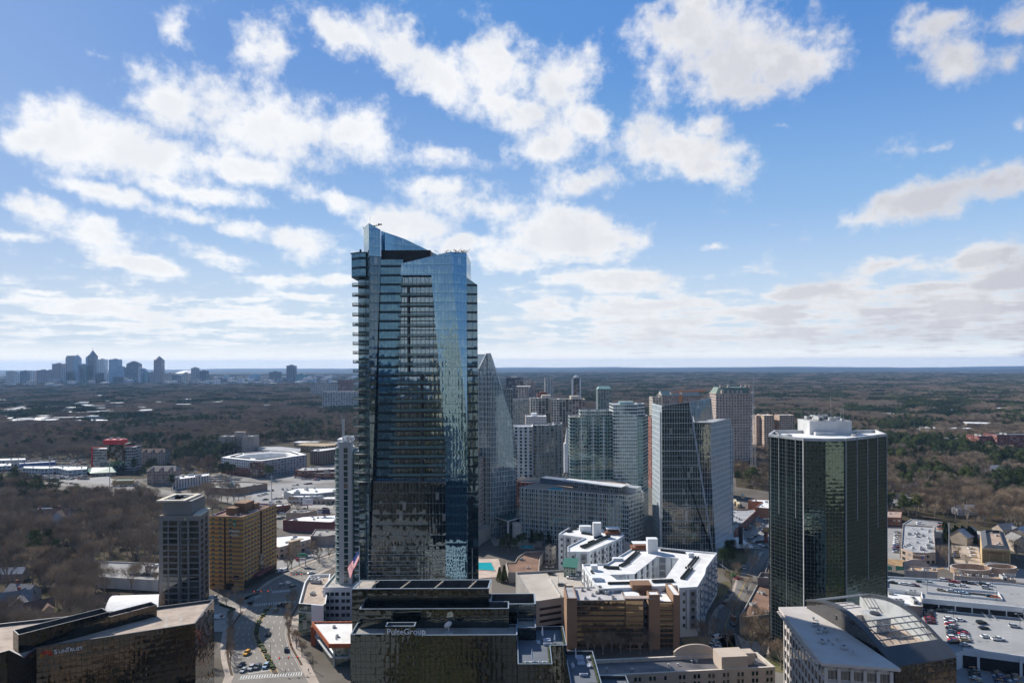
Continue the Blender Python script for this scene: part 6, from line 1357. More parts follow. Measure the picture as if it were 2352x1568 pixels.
brickw=facade('brick_shop_wall',3.6,4.2,.4,.5,(0.28,0.12,0.08),(0.02,0.03,0.03),1.8,wr=.9,fz0=.1);stucw=facade('stucco_shop_wall',4.5,4.5,.45,.5,(0.50,0.40,0.33),(0.02,0.03,0.03),1.8,wr=.9,fz0=.08);whw=facade('white_shop_wall',5,4.5,.4,.5,(0.62,0.62,0.60),(0.03,0.035,0.035),1.8,wr=.9,fz0=.08)
simple('shop_building','low shop with brilliant white roof beside the white parking garage','shop',[(2025,1341),(2113,1347.4),(2119.4,1392),(2025,1386)],12.5,pm('brown_render',(0.36,0.30,0.26),.9),white_mem,cl_=4,kinds=(0,3),seed=3)
simple('shop_building','brown gravel roofed pavilion left of the dark glass tower','shop',[z65(830,852),z65(1020,505),z65(1175,512),z65(1330,560),z65(1330,800),z65(1000,840)],9.5,pm('grey_stone_wall',(0.42,0.40,0.37),.9,.1,.2),brown_roof,cl_=9,kinds=(0,1,1,2),seed=5)
simple('shop_building','small grey roofless plant enclosure beside the dark glass tower','plant enclosure',[z65(1025,425),z65(1060,370),z65(1175,378),z65(1175,432)],14,pm('mauve_render',(0.30,0.26,0.25),.9),dark_mem,cl_=3,par=3,kinds=(0,1),seed=5)
simple('shop_building','low brown roofed wing behind the grey plant enclosure','shop',[z65(1105,368),z65(1150,225),z65(1230,230),z65(1200,372)],7,pm('mauve_render',None),brown_roof,cl_=2,seed=5,margin=.8)
t,P=simple('bank_branch','long flat-roofed bank branch with crowded roof machinery behind the arched cafe','bank',[z338(735,625),z338(760,318),z338(1165,345),z338(1190,680),z338(1060,690),z338(890,680)],8,stucw,grey_mem,4.5,4.5,cl_=34,kinds=(0,1,2,1,2),seed=7)
a,b=V2(G(*z338(885,722),6)),V2(G(*z338(1055,735),6));d=(b-a).normalized();mb=MB();mb.obox(a.lerp(b,.5),d,(b-a).length/2,.5,3.2,6.6);obj('sign_fascia',mb,pm('tan_fascia',(0.50,0.40,0.32),.9),t)
q=a.lerp(b,.42)+Vector((d.y,-d.x))*.65;text('sign','CHASE',t,(q.x,q.y,4.4),(d.x,d.y,0),1.7,pm('sign_charcoal',(0.04,0.04,0.05),.6),align='CENTER');mb=MB();q=a.lerp(b,.78)+Vector((d.y,-d.x))*.6;mb.obox(q,d,.7,.1,4.2,5.6);obj('sign_emblem',mb,sign_blue,t)
simple('shop_building','brick and tan shop with brown roof at the end of the car park row','shop',[z338(380,215),z338(740,228),z338(752,140),z338(380,125)],8,brickw,pm('tan_roof',(0.42,0.30,0.24),.9),3.6,4.2,cl_=3,seed=2)
P_=[z338(1180,350),z338(1300,355),z338(1300,410),z338(1190,420)]
t=thing('parking_deck','pale upper parking deck behind the long bank branch','parking deck',base_of([V2(G(*p,5))for p in P_]));block(t,[V2(G(*p,5))for p in(z338(755,312),z338(870,245),z338(1300,285),z338(1300,415),z338(1170,412),z338(1166,340))],0,5,concrete_l,asphalt_l,par=.6)
t,P=simple('restaurant','stucco restaurant with tan roof and an arched back parapet','restaurant',[z338(780,915),z338(1215,938),z338(1210,890),z338(790,855)],9,pm('pinkish_stucco',(0.44,0.37,0.33),.9),pm('orange_tan_roof',(0.45,0.30,0.19),.9),cl_=4,kinds=(0,1),seed=3)
a,b=V2(G(*z338(770,850),8)),V2(G(*z338(1110,880),8));mb=MB();K=10
for i in range(K):h0,h1=4.5*sin(pi*(.12+.76*i/K)),4.5*sin(pi*(.12+.76*(i+1)/K));p0,p1=a.lerp(b,i/K),a.lerp(b,(i+1)/K);e_=Vector((0,1));mb.face([(*p0,6),(*p1,6),(*p1,8+h1),(*p0,8+h0)]);mb.face([(*(p1+e_),6),(*(p0+e_),6),(*(p0+e_),8+h0),(*(p1+e_),8+h1)]);mb.face([(*p0,8+h0),(*p1,8+h1),(*(p1+e_),8+h1),(*(p0+e_),8+h0)])
obj('arched_parapet',mb,MATS['pinkish_stucco'],t)
for(X0,X1,nm)in((545,615,1),(670,785,2)):
 P=[V2(G(*p,5))for p in(z338(X0,912),z338(X1,908),z338(X1,868),z338(X0,855))];tt=thing('awning',['','green canvas awning half hidden by the dark glass tower','green canvas awning by the restaurant wall'][nm],'awning',base_of(P));mb=MB();mb.prism(P,4.6,4.9,0,bottom=True);obj('canvas',mb,pm('awning_green',(0.09,0.26,0.10),.8),tt);mb=MB();[mb.bar((*p,0),(*p,4.6),.08)for p in P];obj('frame',mb,metal_d,tt)
t,P=simple('restaurant','long stucco restaurant with two open roof drums and many roof units','restaurant',[z338(1435,985),z338(2245,1045),z338(2215,975),z338(1425,935)],8,MATS['pinkish_stucco'],MATS['orange_tan_roof'],cl_=14,kinds=(0,3,1),seed=9,margin=1.2)
for(X,Y,r_)in((1695,945,12.2),(2100,935,9.0)):
 p=G(*z338(X,Y),8);mb=MB();K=28
 for i in range(K):
  a1,a2=2*pi*i/K,2*pi*(i+1)/K;f=lambda a,r,z:(p.x+r*cos(a),p.y+3+r*.62*sin(a),z)
  mb.face([f(a1,r_,7),f(a2,r_,7),f(a2,r_,10.5),f(a1,r_,10.5)]);mb.face([f(a2,r_-.7,7),f(a1,r_-.7,7),f(a1,r_-.7,10.5),f(a2,r_-.7,10.5)]);mb.face([f(a1,r_,10.5),f(a2,r_,10.5),f(a2,r_-.7,10.5),f(a1,r_-.7,10.5)],1)
 obj('roof_drum',mb,[pm('drum_stucco',(0.48,0.33,0.23),.9),concrete_l],t)
mb=MB();p=G(*z338(1750,1040),5);mb.cyl((p.x,p.y-.5),2.2,4.2,5.2,0,14,1.6);obj('lime_awning',mb,pm('lime_canvas',(0.30,0.42,0.06),.8),t)
zY=16.5
YP=[V2(G(*p,zY))for p in(z338(1800,590),z338(2175,612),z338(2090,385),z338(1775,372))]
t=thing('hotel_building','yellow-tan hotel with dark mansard roof edge and arched bays','hotel',base_of(YP));yel=pm('yellow_stucco',(0.56,0.41,0.21),.9);block(t,YP,0,zY-2,yel,pm('hotel_roof',(0.45,0.33,0.25),.9),par=0)
mb=MB();O=ccw(YP);I2=inset(O,3.2)
for i in range(4):j=(i+1)%4;mb.face([(*O[i],zY-2.2),(*O[j],zY-2.2),(*I2[j],zY),(*I2[i],zY)])
for i in range(4):j=(i+1)%4;mb.face([(*I2[j],zY-2),(*I2[i],zY-2),(*I2[i],zY),(*I2[j],zY)])
obj('mansard_roof',mb,pm('slate_mansard',(0.085,0.09,0.10),.7),t);clutter(t,I2,zY-2,10,(1,2,2),4,margin=1)
a,b=YP[0],YP[1];d=(b-a).normalized();n0=Vector((d.y,-d.x));L=(b-a).length
for(s0,s1)in((.04,.24),(.28,.72),(.76,.96)):mb=MB();mb.obox(a+d*(L*(s0+s1)/2)+n0*.05,d,L*(s1-s0)/2,.08,3,zY-3.2,0);obj('recessed_bay',mb,pm('ochre_bay',(0.36,0.24,0.115),.9),t)
q=a.lerp(b,.5)+n0*.25;text('sign','HAMPTON INN',t,(q.x,q.y,zY-5),(d.x,d.y,0),1.5,pm('maroon_sign',(0.22,0.04,0.05),.7),align='CENTER')
mb=MB();q=a.lerp(b,.5)+n0*6;mb.obox(q,d,8.5,5.5,4.2,4.8,0,bottom=True);obj('porch_fascia',mb,yel,t);mb=MB();Q=[q+d*sx*8.2+n0*sy*5.2 for sx,sy in((-1,1),(1,1),(1,-1),(-1,-1))];Q=ccw(Q);I2=inset(Q,3)
for i in range(4):j=(i+1)%4;mb.face([(*Q[i],4.8),(*Q[j],4.8),(*I2[j],6.8),(*I2[i],6.8)])
mb.face([(*p,6.8)for p in I2]);obj('porch_roof',mb,MATS['slate_mansard'],t)
for sx in(-1,1):mb=MB();qq=q+d*sx*7+n0*4;mb.box(qq.x-.4,qq.y-.4,0,qq.x+.4,qq.y+.4,4.2);obj('porch_column',mb,yel,t)
# houses among the trees
def house(px,py,w_,d_,h_,rot,roofc,wallc,label,wing=True,chim=1,D=None):
 p=Gt(px,py);t=thing('house',label,'house',(p.x,p.y,p.z));t.rotation_euler=(0,0,R(rot));wm=pm('house_wall_%s'%wallc[0],wallc[1],.9);rm=pm('house_roof_%s'%roofc[0],roofc[1],.9,.12,.4,fine=.2)
 def gable(cx,cy,w_,d_,h_,rh,ax):
  a=MB();a.box(cx-w_/2,cy-d_/2,0,cx+w_/2,cy+d_/2,h_);o=.5
  r=MB()
  if ax=='x':
   r.face([(cx-w_/2-o,cy-d_/2-o,h_-.3),(cx+w_/2+o,cy-d_/2-o,h_-.3),(cx+w_/2+o,cy,h_+rh),(cx-w_/2-o,cy,h_+rh)]);r.face([(cx+w_/2+o,cy+d_/2+o,h_-.3),(cx-w_/2-o,cy+d_/2+o,h_-.3),(cx-w_/2-o,cy,h_+rh),(cx+w_/2+o,cy,h_+rh)])
   for s_ in(-1,1):a.face([(cx+s_*w_/2,cy-s_*d_/2,h_),(cx+s_*w_/2,cy+s_*d_/2,h_),(cx+s_*w_/2,cy,h_+rh-.3)])
  else:
   r.face([(cx-w_/2-o,cy+d_/2+o,h_-.3),(cx-w_/2-o,cy-d_/2-o,h_-.3),(cx,cy-d_/2-o,h_+rh),(cx,cy+d_/2+o,h_+rh)]);r.face([(cx+w_/2+o,cy-d_/2-o,h_-.3),(cx+w_/2+o,cy+d_/2+o,h_-.3),(cx,cy+d_/2+o,h_+rh),(cx,cy-d_/2-o,h_+rh)])
   for s_ in(-1,1):a.face([(cx+s_*w_/2,cy+s_*d_/2,h_),(cx-s_*w_/2,cy+s_*d_/2,h_),(cx,cy+s_*d_/2,h_+rh-.3)])
  for nm,m_,mt in(('wall',a,wm),('roof',r,rm)):o2=bpy.data.objects.new(nm,mesh(nm,m_,mt));C.objects.link(o2);o2 .parent=t
 gable(0,0,w_,d_,h_,d_*.38,'x')
 if wing:gable(w_*.28,-d_*.45,w_*.38,d_*.8,h_*.97,w_*.17,'y')
 for k in range(chim):m_=MB();cx=-w_*.3+k*w_*.5;m_.box(cx-.6,.3,h_,cx+.6,1.5,h_+d_*.38+1.6);m_.box(cx-.7,.2,h_+d_*.38+1.6,cx+.7,1.6,h_+d_*.38+1.9);o2=bpy.data.objects.new('chimney',mesh('chimney',m_,red_brick));C.objects.link(o2);o2 .parent=t
 wmsh=winmesh('window',1.2,1.5,white_paint,glass_dark,.05,False,2)
 for k in range(int(w_/3.2)):
  for f_ in range(1 if h_<4 else 2):o2=bpy.data.objects.new('window',wmsh);C.objects.link(o2);o2 .parent=t;o2 .location=(-w_/2+1.6+3.2*k,-d_/2,.9+3.0*f_)
 CLEAR.append((p.x,p.y,max(w_,d_)*.85));
 CLEAR.append((p.x*.975,p.y*.975,max(w_,d_)*.55));return t
CLEAR=[]
grs,brs,wts=('grey',(0.20,0.20,0.21)),('brown',(0.16,0.095,0.07)),('pale',(0.45,0.46,0.48))
cw,bw2,gw2=('cream',(0.45,0.38,0.30)),('white',(0.62,0.64,0.68)),('greyed',(0.32,0.32,0.33))
house(22,1404,22,13,6.5,25,grs,gw2,'large grey-roofed house with cross gables at the left edge of the wood',True,2)
house(52,1378,16,10,6,-10,grs,gw2,'grey-roofed house just behind the large left-edge house',True,1)
house(90,1417,13,10,6,40,brs,cw,'tan gabled house with brown roof near the bottom left glass office',True,0)
house(108,1444,12,9,5,10,brs,cw,'low brown-roofed house closest to the bronze glass office',False,0)
house(118,1200,30,15,7,15,brs,bw2,'big white house with brown hipped roofs and two brick chimneys in the wood',True,2)
house(105,1185,12,8,5,0,wts,bw2,'small pale-roofed annexe beside the big white house',False,0)
house(240,1400,14,10,5,20,brs,gw2,'brown-roofed cottage left of the white curved ballroom roof',False,0)
house(26,1330,18,8,5,5,wts,gw2,'long pale-roofed house at the left edge above the grey roofs',False,0)
house(2068,1158,16,11,5.5,20,wts,bw2,'white gabled house in the pines right of the dark glass tower',True,0)
house(2216,1244,20,13,6,30,wts,cw,'pale grey-roofed house behind the conifer hedge',True,0)
house(2308,1232,14,10,7,10,grs,cw,'grey-roofed house behind the yellow-tan hotel',True,0)
house(2335,1262,13,10,8,80,('greyb',(0.24,0.23,0.22)),cw,'narrow gabled cream house right of the yellow-tan hotel',False,0)
house(2346,1240,13,10,7,30,wts,gw2,'blue-grey roofed house at the right edge',True,0)
house(2215,1180,18,10,5,0,wts,bw2,'long pale house half hidden in the right-hand wood',False,0)
house(2090,1128,15,10,5,10,wts,bw2,'low white house among the right-hand pines',False,0)
house(2290,1085,22,12,5,0,wts,bw2,'wide white-roofed house far up in the right-hand wood',False,0)
# commercial strip, middle left
simple('car_dealership','long cream dealership with brilliant white roof on the far left strip','car dealership',[z3(300,400),z3(320,375),z3(620,372),z3(1165,378),z3(1160,415),z3(900,432),z3(760,400),z3(590,410)],8,whw,white_mem,5,4.5,cl_=10,kinds=(0,1),seed=2)
simple('warehouse','long white warehouse at the far left edge of the strip','warehouse',[z3(-200,305),z3(345,290),z3(335,265),z3(-200,280)],9,whw,white_mem,5,4.5,cl_=3,seed=2)
simple('shop_building','low grey shop with blue fascia behind the white dealership','shop',[z3(260,350),z3(740,320),z3(730,300),z3(250,325)],6,pm('blue_fascia',(0.10,0.15,0.35),.8),grey_mem,cl_=4,seed=4)
simple('shop_building','pale low store in front of the long white warehouse','shop',[z3(-100,380),z3(150,370),z3(150,335),z3(-100,345)],7,whw,white_mem,5,4.5,cl_=5,seed=6)
grn=pm('green_metal_roof',None)
t,P=simple('restaurant','restaurant with dark green pitched roof beside the car lots','restaurant',[z3(1215,470),z3(1540,455),z3(1540,420),z3(1170,420)],4.5,stucw,grn,cl_=0)
mb=MB();Q=inset(P,-1.5);m0=Q[0].lerp(Q[3],.5);m1=Q[1].lerp(Q[2],.5);Q=ccw(Q);c_=base_of(Q);r0,r1=c_+(m0 .to_3d()-c_)*.6,c_+(m1 .to_3d()-c_)*.6
e0,e1=(Q[0]+Q[3])/2,(Q[1]+Q[2])/2;r0,r1=e0 .lerp(e1,.15),e0 .lerp(e1,.85)
mb.face([(*Q[0],4.4),(*Q[1],4.4),(*r1,9),(*r0,9)]);mb.face([(*Q[2],4.4),(*Q[3],4.4),(*r0,9),(*r1,9)]);mb.face([(*Q[1],4.4),(*Q[2],4.4),(*r1,9)]);mb.face([(*Q[3],4.4),(*Q[0],4.4),(*r0,9)]);obj('pitched_roof',mb,grn,t)
simple('market_shed','long dark green shed roof among the car lots','shed',[z3(1500,575),z3(1775,570),z3(1790,540),z3(1560,540)],6,pm('ochre_wall',(0.45,0.32,0.15),.9),pm('dark_green_roof',(0.02,0.07,0.055),.7),cl_=0)
zA=27.0;D_=905
t=thing('office_building','glass office with a bright red box on its roof and red frame','office building',(Xp(265,1060,D_),D_+12,0));gmr=facade('gold_mirror_glass',3,3.6,.08,.06,(0.03,0.03,0.03),(0.03,0.02,0.01),3,.06,.12,tint=(1,.85,.6));pgw=facade('ribbon_office_wall',3,3.8,.12,.5,(0.40,0.36,0.33),(0.03,0.05,0.07),2,wr=.9)
X3=lambda px,D=D_:Xp(px,1050,D)
block(t,[(X3(246),D_),(X3(285),D_),(X3(285),D_+26),(X3(246),D_+26)],0,Zp(265,1020,D_),gmr,grey_mem,3,3.6);block(t,[(X3(209),D_+4),(X3(245.8),D_+4),(X3(245.8),D_+22),(X3(209),D_+22)],0,Zp(230,1031,D_),pgw,white_mem,3,3.8);block(t,[(X3(285.2),D_+2),(X3(305),D_+2),(X3(305),D_+22),(X3(285.2),D_+22)],0,Zp(295,1027,D_),pgw,white_mem,3,3.8)
redp=pm('signal_red',(0.55,0.03,0.035),.5,.05);mb=MB();mb.box(X3(238),D_-1,Zp(265,1020,D_),X3(280),D_+14,Zp(260,1009.5,D_));obj('roof_box',mb,redp,t);mb=MB();mb.box(X3(206.5),D_+3,0,X3(208.6),D_+4.5,Zp(208,1028,D_));mb.bar((X3(206.5),D_+3,Zp(208,1028,D_)),(X3(240),D_+3,Zp(240,1028,D_)),.7);mb.bar((X3(284),D_+1,Zp(284,1024,D_)),(X3(308),D_+1,Zp(306,1024.5,D_)),.6);obj('red_frame',mb,redp,t);clutter(t,[(X3(240),D_),(X3(278),D_),(X3(278),D_+12),(X3(240),D_+12)],Zp(260,1009.5,D_),5,(0,3),2)
def gabled(label,px0,px1,py,D,h_,n_,wc,rc,cat='apartment block',nm='apartment_block'):
 x0,x1=Xp(px0,py,D),Xp(px1,py,D);t=thing(nm,label,cat,((x0+x1)/2,D+8,0));block(t,[(x0,D),(x1,D),(x1,D+16),(x0,D+16)],0,h_,wc,rc,3.2,3.2,par=0)
 mb=MB();mb.face([(x0-1,D-1,h_-.2),(x1+1,D-1,h_-.2),(x1-3,D+8,h_+5),(x0+3,D+8,h_+5)]);mb.face([(x1+1,D+17,h_-.2),(x0-1,D+17,h_-.2),(x0+3,D+8,h_+5),(x1-3,D+8,h_+5)]);mb.face([(x1+1,D-1,h_-.2),(x1+1,D+17,h_-.2),(x1-3,D+8,h_+5)]);mb.face([(x0-1,D+17,h_-.2),(x0-1,D-1,h_-.2),(x0+3,D+8,h_+5)]);obj('roof',mb,rc,t)
 for k in range(n_):
  c_=lin(x0,x1,(k+.5)/n_);w_=(x1-x0)/n_*.28;mb=MB();mb.face([(c_-w_,D-.6,0),(c_+w_,D-.6,0),(c_+w_,D-.6,h_),(c_,D-.6,h_+3.6),(c_-w_,D-.6,h_)],0);mb.face([(c_-w_,D-.6,h_),(c_,D-.6,h_+3.6),(c_,D+6,h_+3.6),(c_-w_,D+3,h_)],1);mb.face([(c_,D-.6,h_+3.6),(c_+w_,D-.6,h_),(c_+w_,D+3,h_),(c_,D+6,h_+3.6)],1);obj('gable',mb,[wc,rc],t)
 return t
fw1=facade('pinkish_flat_wall',3.2,3.2,.6,.55,(0.46,0.38,0.34),(0.04,0.045,0.05),1.8,wr=.9);gabled('pale gabled inn with brown roof right of the red-topped office',306,378,1050,960,17,4,fw1,pm('brown_shingle',(0.15,0.10,0.085),.9),'inn','inn')
gabled('tan four-storey inn with grey shingle roof beside the striped white office',338,403,1100,800,16,3,facade('tan_brick_flat_wall',3.4,3.2,.55,.5,(0.40,0.30,0.25),(0.08,0.10,0.10),1.8,wr=.9),pm('taupe_shingle',(0.24,0.21,0.19),.9),'inn','inn')
gabled('brown-roofed church hall in the trees behind the striped white office',440,475,1062,985,7,1,pm('old_brick',(0.22,0.10,0.08),.9),MATS['brown_shingle'],'hall','church_hall')
simple('office_building','white three-storey office with thin black window stripes','office building',[z4(-30,560),z4(455,500),z4(455,470),z4(-30,512)],11,facade('striped_office_wall',3.2,20,.62,.1,(0.66,0.64,0.62),(0.02,0.02,0.02),1.8,wr=.8),white_mem,3.2,None,cl_=5,kinds=(0,3),seed=3)
D_=1075;t=thing('apartment_tower','tan ten-storey T-shaped apartment block rising from the far woods','apartment tower',(Xp(540,1030,D_),D_+15,0));tw=facade('tan_tower_wall',4.0,3.1,.5,.45,(0.42,0.34,0.28),(0.02,0.02,0.02),1.8,wr=.9);x=[Xp(p_,1030,D_)for p_ in(502,516,538,560,583)]
pl=pm('tan_precast',(0.44,0.36,0.30),.9);zt_=Zp(540,1002,D_)
block(t,[(x[0],D_),(x[1],D_),(x[1],D_+24),(x[0],D_+24)],0,zt_,pl,grey_mem);block(t,[(x[1],D_+2),(x[2]+1,D_+8),(x[2]+1,D_+24),(x[1],D_+24)],0,zt_-.4,tw,grey_mem,4,3.1);block(t,[(x[2]+1,D_+6),(x[3],D_-6),(x[3]+1,D_+22),(x[2]+1,D_+22)],0,zt_-.2,tw,grey_mem,4,3.1);block(t,[(x[3],D_-7),(x[4],D_+2),(x[4],D_+22),(x[3]+1,D_+22)],0,zt_,pl,grey_mem)
mb=MB();mb.box(x[2]-4,D_+10,zt_-1,x[2]+12,D_+18,zt_+6);obj('lift_block',mb,pl,t);clutter(t,[(x[2],D_+8),(x[4],D_+8),(x[4],D_+22),(x[2],D_+22)],zt_-.9,8,(0,2),2)
fr1=facade('white_brick_flat_wall',4.2,3.5,.55,.5,(0.60,0.60,0.60),(0.05,0.055,0.06),1.8,wr=.9);fr2=facade('brick_flat_wall',4.2,3.5,.5,.5,(0.24,0.085,0.065),(0.05,0.05,0.05),1.8,wr=.9);fr3=facade('grey_flat_wall',4.6,3.5,.5,.45,(0.33,0.33,0.35),(0.05,0.055,0.06),1.8,wr=.9)
zB=20.4;AP=[V2(G(*p,zB))for p in(z4(620,262),z4(1000,300),z4(1150,308),z4(1757,225),z4(1600,180),z4(1280,175),z4(840,210))]
t=thing('apartment_block','broad five-storey block of flats, white above brick, with white courtyard roof','apartment block',base_of(AP));mb=MB();Q=ccw(AP)
for i in range(len(Q)):
 j=(i+1)%len(Q);near=(Q[i].y+Q[j].y)/2<base_of(Q).y;a=fr2 if near else fr3
 mb.wall(Q[i],Q[j],0,10.4,2 if Q[i].x>base_of(Q).x and near else 0,4.2,3.5);mb.wall(Q[i],Q[j],10.4,zB,2 if Q[i].x>base_of(Q).x and near else 1,4.2,3.5)
obj('wall',mb,[fr2,fr1,fr3],t);q2=inset(Q,16)
mb=MB()
for i in range(len(Q)):j=(i+1)%len(Q);mb.face([(*Q[i],zB),(*Q[j],zB),(*q2[j],zB-.5),(*q2[i],zB-.5)]);mb.face([(*q2[j],8),(*q2[i],8),(*q2[i],zB-.5),(*q2[j],zB-.5)])
mb.face([(*p,8)for p in q2]);obj('roof',mb,white_mem,t)
sp=[]
rnd=random.Random(4)
for i in range(len(Q)):
 j=(i+1)%len(Q);m0,m1=Q[i].lerp(q2[i],.55),Q[j].lerp(q2[j],.55)
 for k in range(int((m1-m0).length/1.6)):
  if(k//12)%3!=2:q=m0 .lerp(m1,(k+.5)*1.6/(m1-m0).length);sp.append(((q.x,q.y,zB-.3),0,None))
many('condenser',condm,t,sp,[MATS['condenser_dark']],100)
mb=MB();q=V2(G(*z4(1100,312),zB));mb.obox(q+Vector((0,.6)),(1,.1),9,1.4,0,zB-1.5);obj('glazed_corner',mb,facade('dark_corner_glass',3.2,3.5,.2,.2,(0.16,0.06,0.05),(0.02,0.03,0.035),2),t)
simple('parking_deck','low concrete parking deck behind the broad block of flats','parking deck',[z4(1120,160),z4(1670,185),z4(1680,140),z4(1400,110),z4(1130,115)],9,facade('deck_wall',9,3,.12,.55,(0.38,0.35,0.32),(0.01,0.01,0.01),1.4,wr=.9),grey_mem,9,3,cl_=0)
simple('office_building','brown ribbed office block right of the broad flats','office building',[z4(1802,175),z4(1925,180),z4(2200,140),z4(2200,120),z4(1860,150)],19,facade('ribbed_brown_wall',3,30,.6,.02,(0.34,0.25,0.19),(0.08,0.06,0.05),1.5,wr=.9),white_mem,3,None,cl_=7,seed=2)
t,P=simple('timber_frame_building','blond timber frame of an unfinished building behind the brown office','building site',[z4(1615,100),z4(1990,115),z4(2150,95),z4(2150,70),z4(1700,60)],10,facade('timber_frame_wall',3,3,.3,.25,(0.62,0.42,0.22),(0.16,0.10,0.05),1.3,wr=.9),pm('raw_timber',(0.42,0.31,0.19),.9),3,3,cl_=0)
simple('shop_building','red brick workshop with grey roof beside the parked cars','workshop',[z4(1602,430),z4(1720,440),z4(2150,420),z4(2150,385),z4(1700,390)],9,brickw,grey_mem,3.6,4.2,cl_=9,seed=4)
simple('shop_building','lower red brick annexe in front of the brick workshop','workshop',[z4(1820,470),z4(1940,475),z4(2150,470),z4(2150,440),z4(1830,440)],7,brickw,dark_mem,3.6,4.2,cl_=4,seed=5)
t,P=simple('shop_building','long flat-roofed brick store with a blue roof billboard','shop',[z4(435,655),z4(775,680),z4(1235,605),z4(1100,592),z4(720,583)],7.5,pm('buff_brick',(0.32,0.22,0.16),.9),gravel_grey,cl_=16,kinds=(0,1,1),seed=8)
def billboard(label,px0,px1,py0,py1,D,bgm,lines,zroof=0.0,pole=True):
 a,b=W(px0,py1,D),W(px1,py0,D);t=thing('billboard',label,'billboard',((a.x+b.x)/2,D+.3,zroof));mb=MB();mb.box(a.x,D,a.z,b.x,D+.35,b.z,bottom=True);obj('panel',mb,bgm,t)
 mb=MB();mb.bar(((a.x+b.x)/2,D+.6,zroof),((a.x+b.x)/2,D+.6,b.z-.5),.45,0,8);mb.box(a.x,D+.36,a.z-.3,b.x,D+.8,a.z-.1);obj('post',mb,pm('rust_post',(0.16,0.06,0.05),.8),t)
 for(s_,u_,v_,sz,m_)in lines:text('lettering',s_,t,(lin(a.x,b.x,u_),D-.06,lin(a.z,b.z,v_)),(1,0,0),sz,m_,align='CENTER',ext=.02)
 return t
D_=790;t_=billboard('blue billboard with a gold emblem on the flat brick store',521,536.6,1108.5,1118.5,745,pm('billboard_blue',(0.05,0.32,0.42),.6),[],7.5)
a=W(529,1113.5,745);mb=MB();mb.box(a.x-2.4,744.8,a.z-.45,a.x+2.4,744.95,a.z+.45);mb.box(a.x-.8,744.75,a.z-.8,a.x+.8,744.93,a.z+.8);obj('emblem',mb,pm('gold_emblem',(0.45,0.33,0.08),.5),t_)
billboard('white billboard with red and black words beside the main road',694.6,718,1145,1159.5,640,sign_white,[('CASH FOR WATCHES',.5,.72,1.0,sign_red),('ICEBOX',.62,.40,1.6,black_m),('CALL 404-842-0266',.5,.06,.95,sign_red)])
billboard('dark purple billboard with portraits beside the maroon store',729.5,757.5,1169.5,1180,590,pm('billboard_purple',(0.03,0.02,0.06),.6),[('STELLA',.18,.52,1.5,sign_white),('ROSA',.18,.14,1.5,sign_white)])
simple('shop_building','large shop with broad white roof and grey metal wall','shop',[z4(1455,710),z4(1560,745),z4(1880,745),z4(2300,700),z4(2300,660),z4(1640,660)],8,pm('grey_metal_wall',(0.34,0.35,0.36),.8),white_mem,cl_=7,kinds=(0,3),seed=4)
simple('shop_building','white-roofed showroom stepping forward from the broad white shop','shop',[z4(1508,780),z4(1720,790),z4(1980,770),z4(1890,748),z4(1560,755)],7,whw,white_mem,5,4.5,cl_=3,seed=6)
simple('shop_building','low shop with pale roof and green awnings beyond the billboard road','shop',[z4(1830,815),z4(2200,815),z4(2200,775),z4(1900,780)],5,stucw,white_mem,4.5,4.5,cl_=3,seed=2)
simple('shop_building','small red brick shop with lit windows behind the striped hotel','shop',[z4(1300,920),z4(1545,890),z4(1500,870),z4(1300,885)],6,brickw,white_mem,3.6,4.2,cl_=3,seed=2)
simple('shop_building','grey-roofed tan store in front of the billboard road','shop',[z4(1480,1000),z4(1740,1000),z4(1900,965),z4(1560,935)],6,pm('tan_render',(0.48,0.38,0.27),.9),gravel_grey,cl_=5,seed=2)
simple('shop_building','long maroon-walled store with white roof','shop',[z4(1440,1098),z4(2050,1125),z4(2250,1110),z4(2250,1010),z4(1700,1040)],9,pm('maroon_wall',(0.20,0.075,0.07),.9),white_mem,cl_=10,seed=9)
t,P=simple('strip_mall','strip mall with a raised tan entrance and shop signs by the car park','shopping centre',[z4(1260,1430),z4(1390,1460),z4(1810,1350),z4(1810,1295),z4(1550,1290),z4(1350,1310)],8,stucw,white_mem,4.5,4.5,cl_=3,seed=9)
a,b=P[1],P[2];d=(b-a).normalized();n0=Vector((d.y,-d.x));L=(b-a).length
mb=MB();q=a+d*L*.45+n0*1.0;mb.obox(q,d,4.5,1.2,0,10.5);mb.obox(q+n0*1,d,6,2.2,10.5,10.9,0,bottom=True);obj('entrance_tower',mb,pm('tan_render',None),t)
for(s_,w_,m_,sz)in((.82,'MATTRESS FIRM',sign_white,1.25),(.52,'verizon',sign_red,1.3),(.1,'WHITE',sign_white,1.0)):q=a+d*L*s_+n0*(2.4 if s_==.52 else .15);text('sign',w_,t,(q.x,q.y,5.6),(d.x,d.y,0),sz,m_,align='CENTER')
t,P=simple('shop_building','tan corner store with stepped parapet and small arch','shop',[z4(1815,1305),z4(2010,1310),z4(2250,1270),z4(2250,1225),z4(1870,1222)],7.5,MATS['pinkish_stucco'],gravel_grey,cl_=4,seed=3)
a,b=P[0],P[1];d=(b-a).normalized();text('sign','ZOES KITCHEN',t,(*(a.lerp(b,.35)+Vector((d.y,-d.x))*.2),4.6),(d.x,d.y,0),1.2,sign_orange,align='CENTER')
simple('podium_building','low podium with brown gravel roof beside the turquoise pool','podium',[z188(480,1368),z188(860,1372),z188(880,1180),z188(940,1100),z188(700,1110),z188(600,1180),z188(560,1245),z188(450,1250)],7,pm('taupe_stone',None),brown_roof,cl_=2,seed=3)
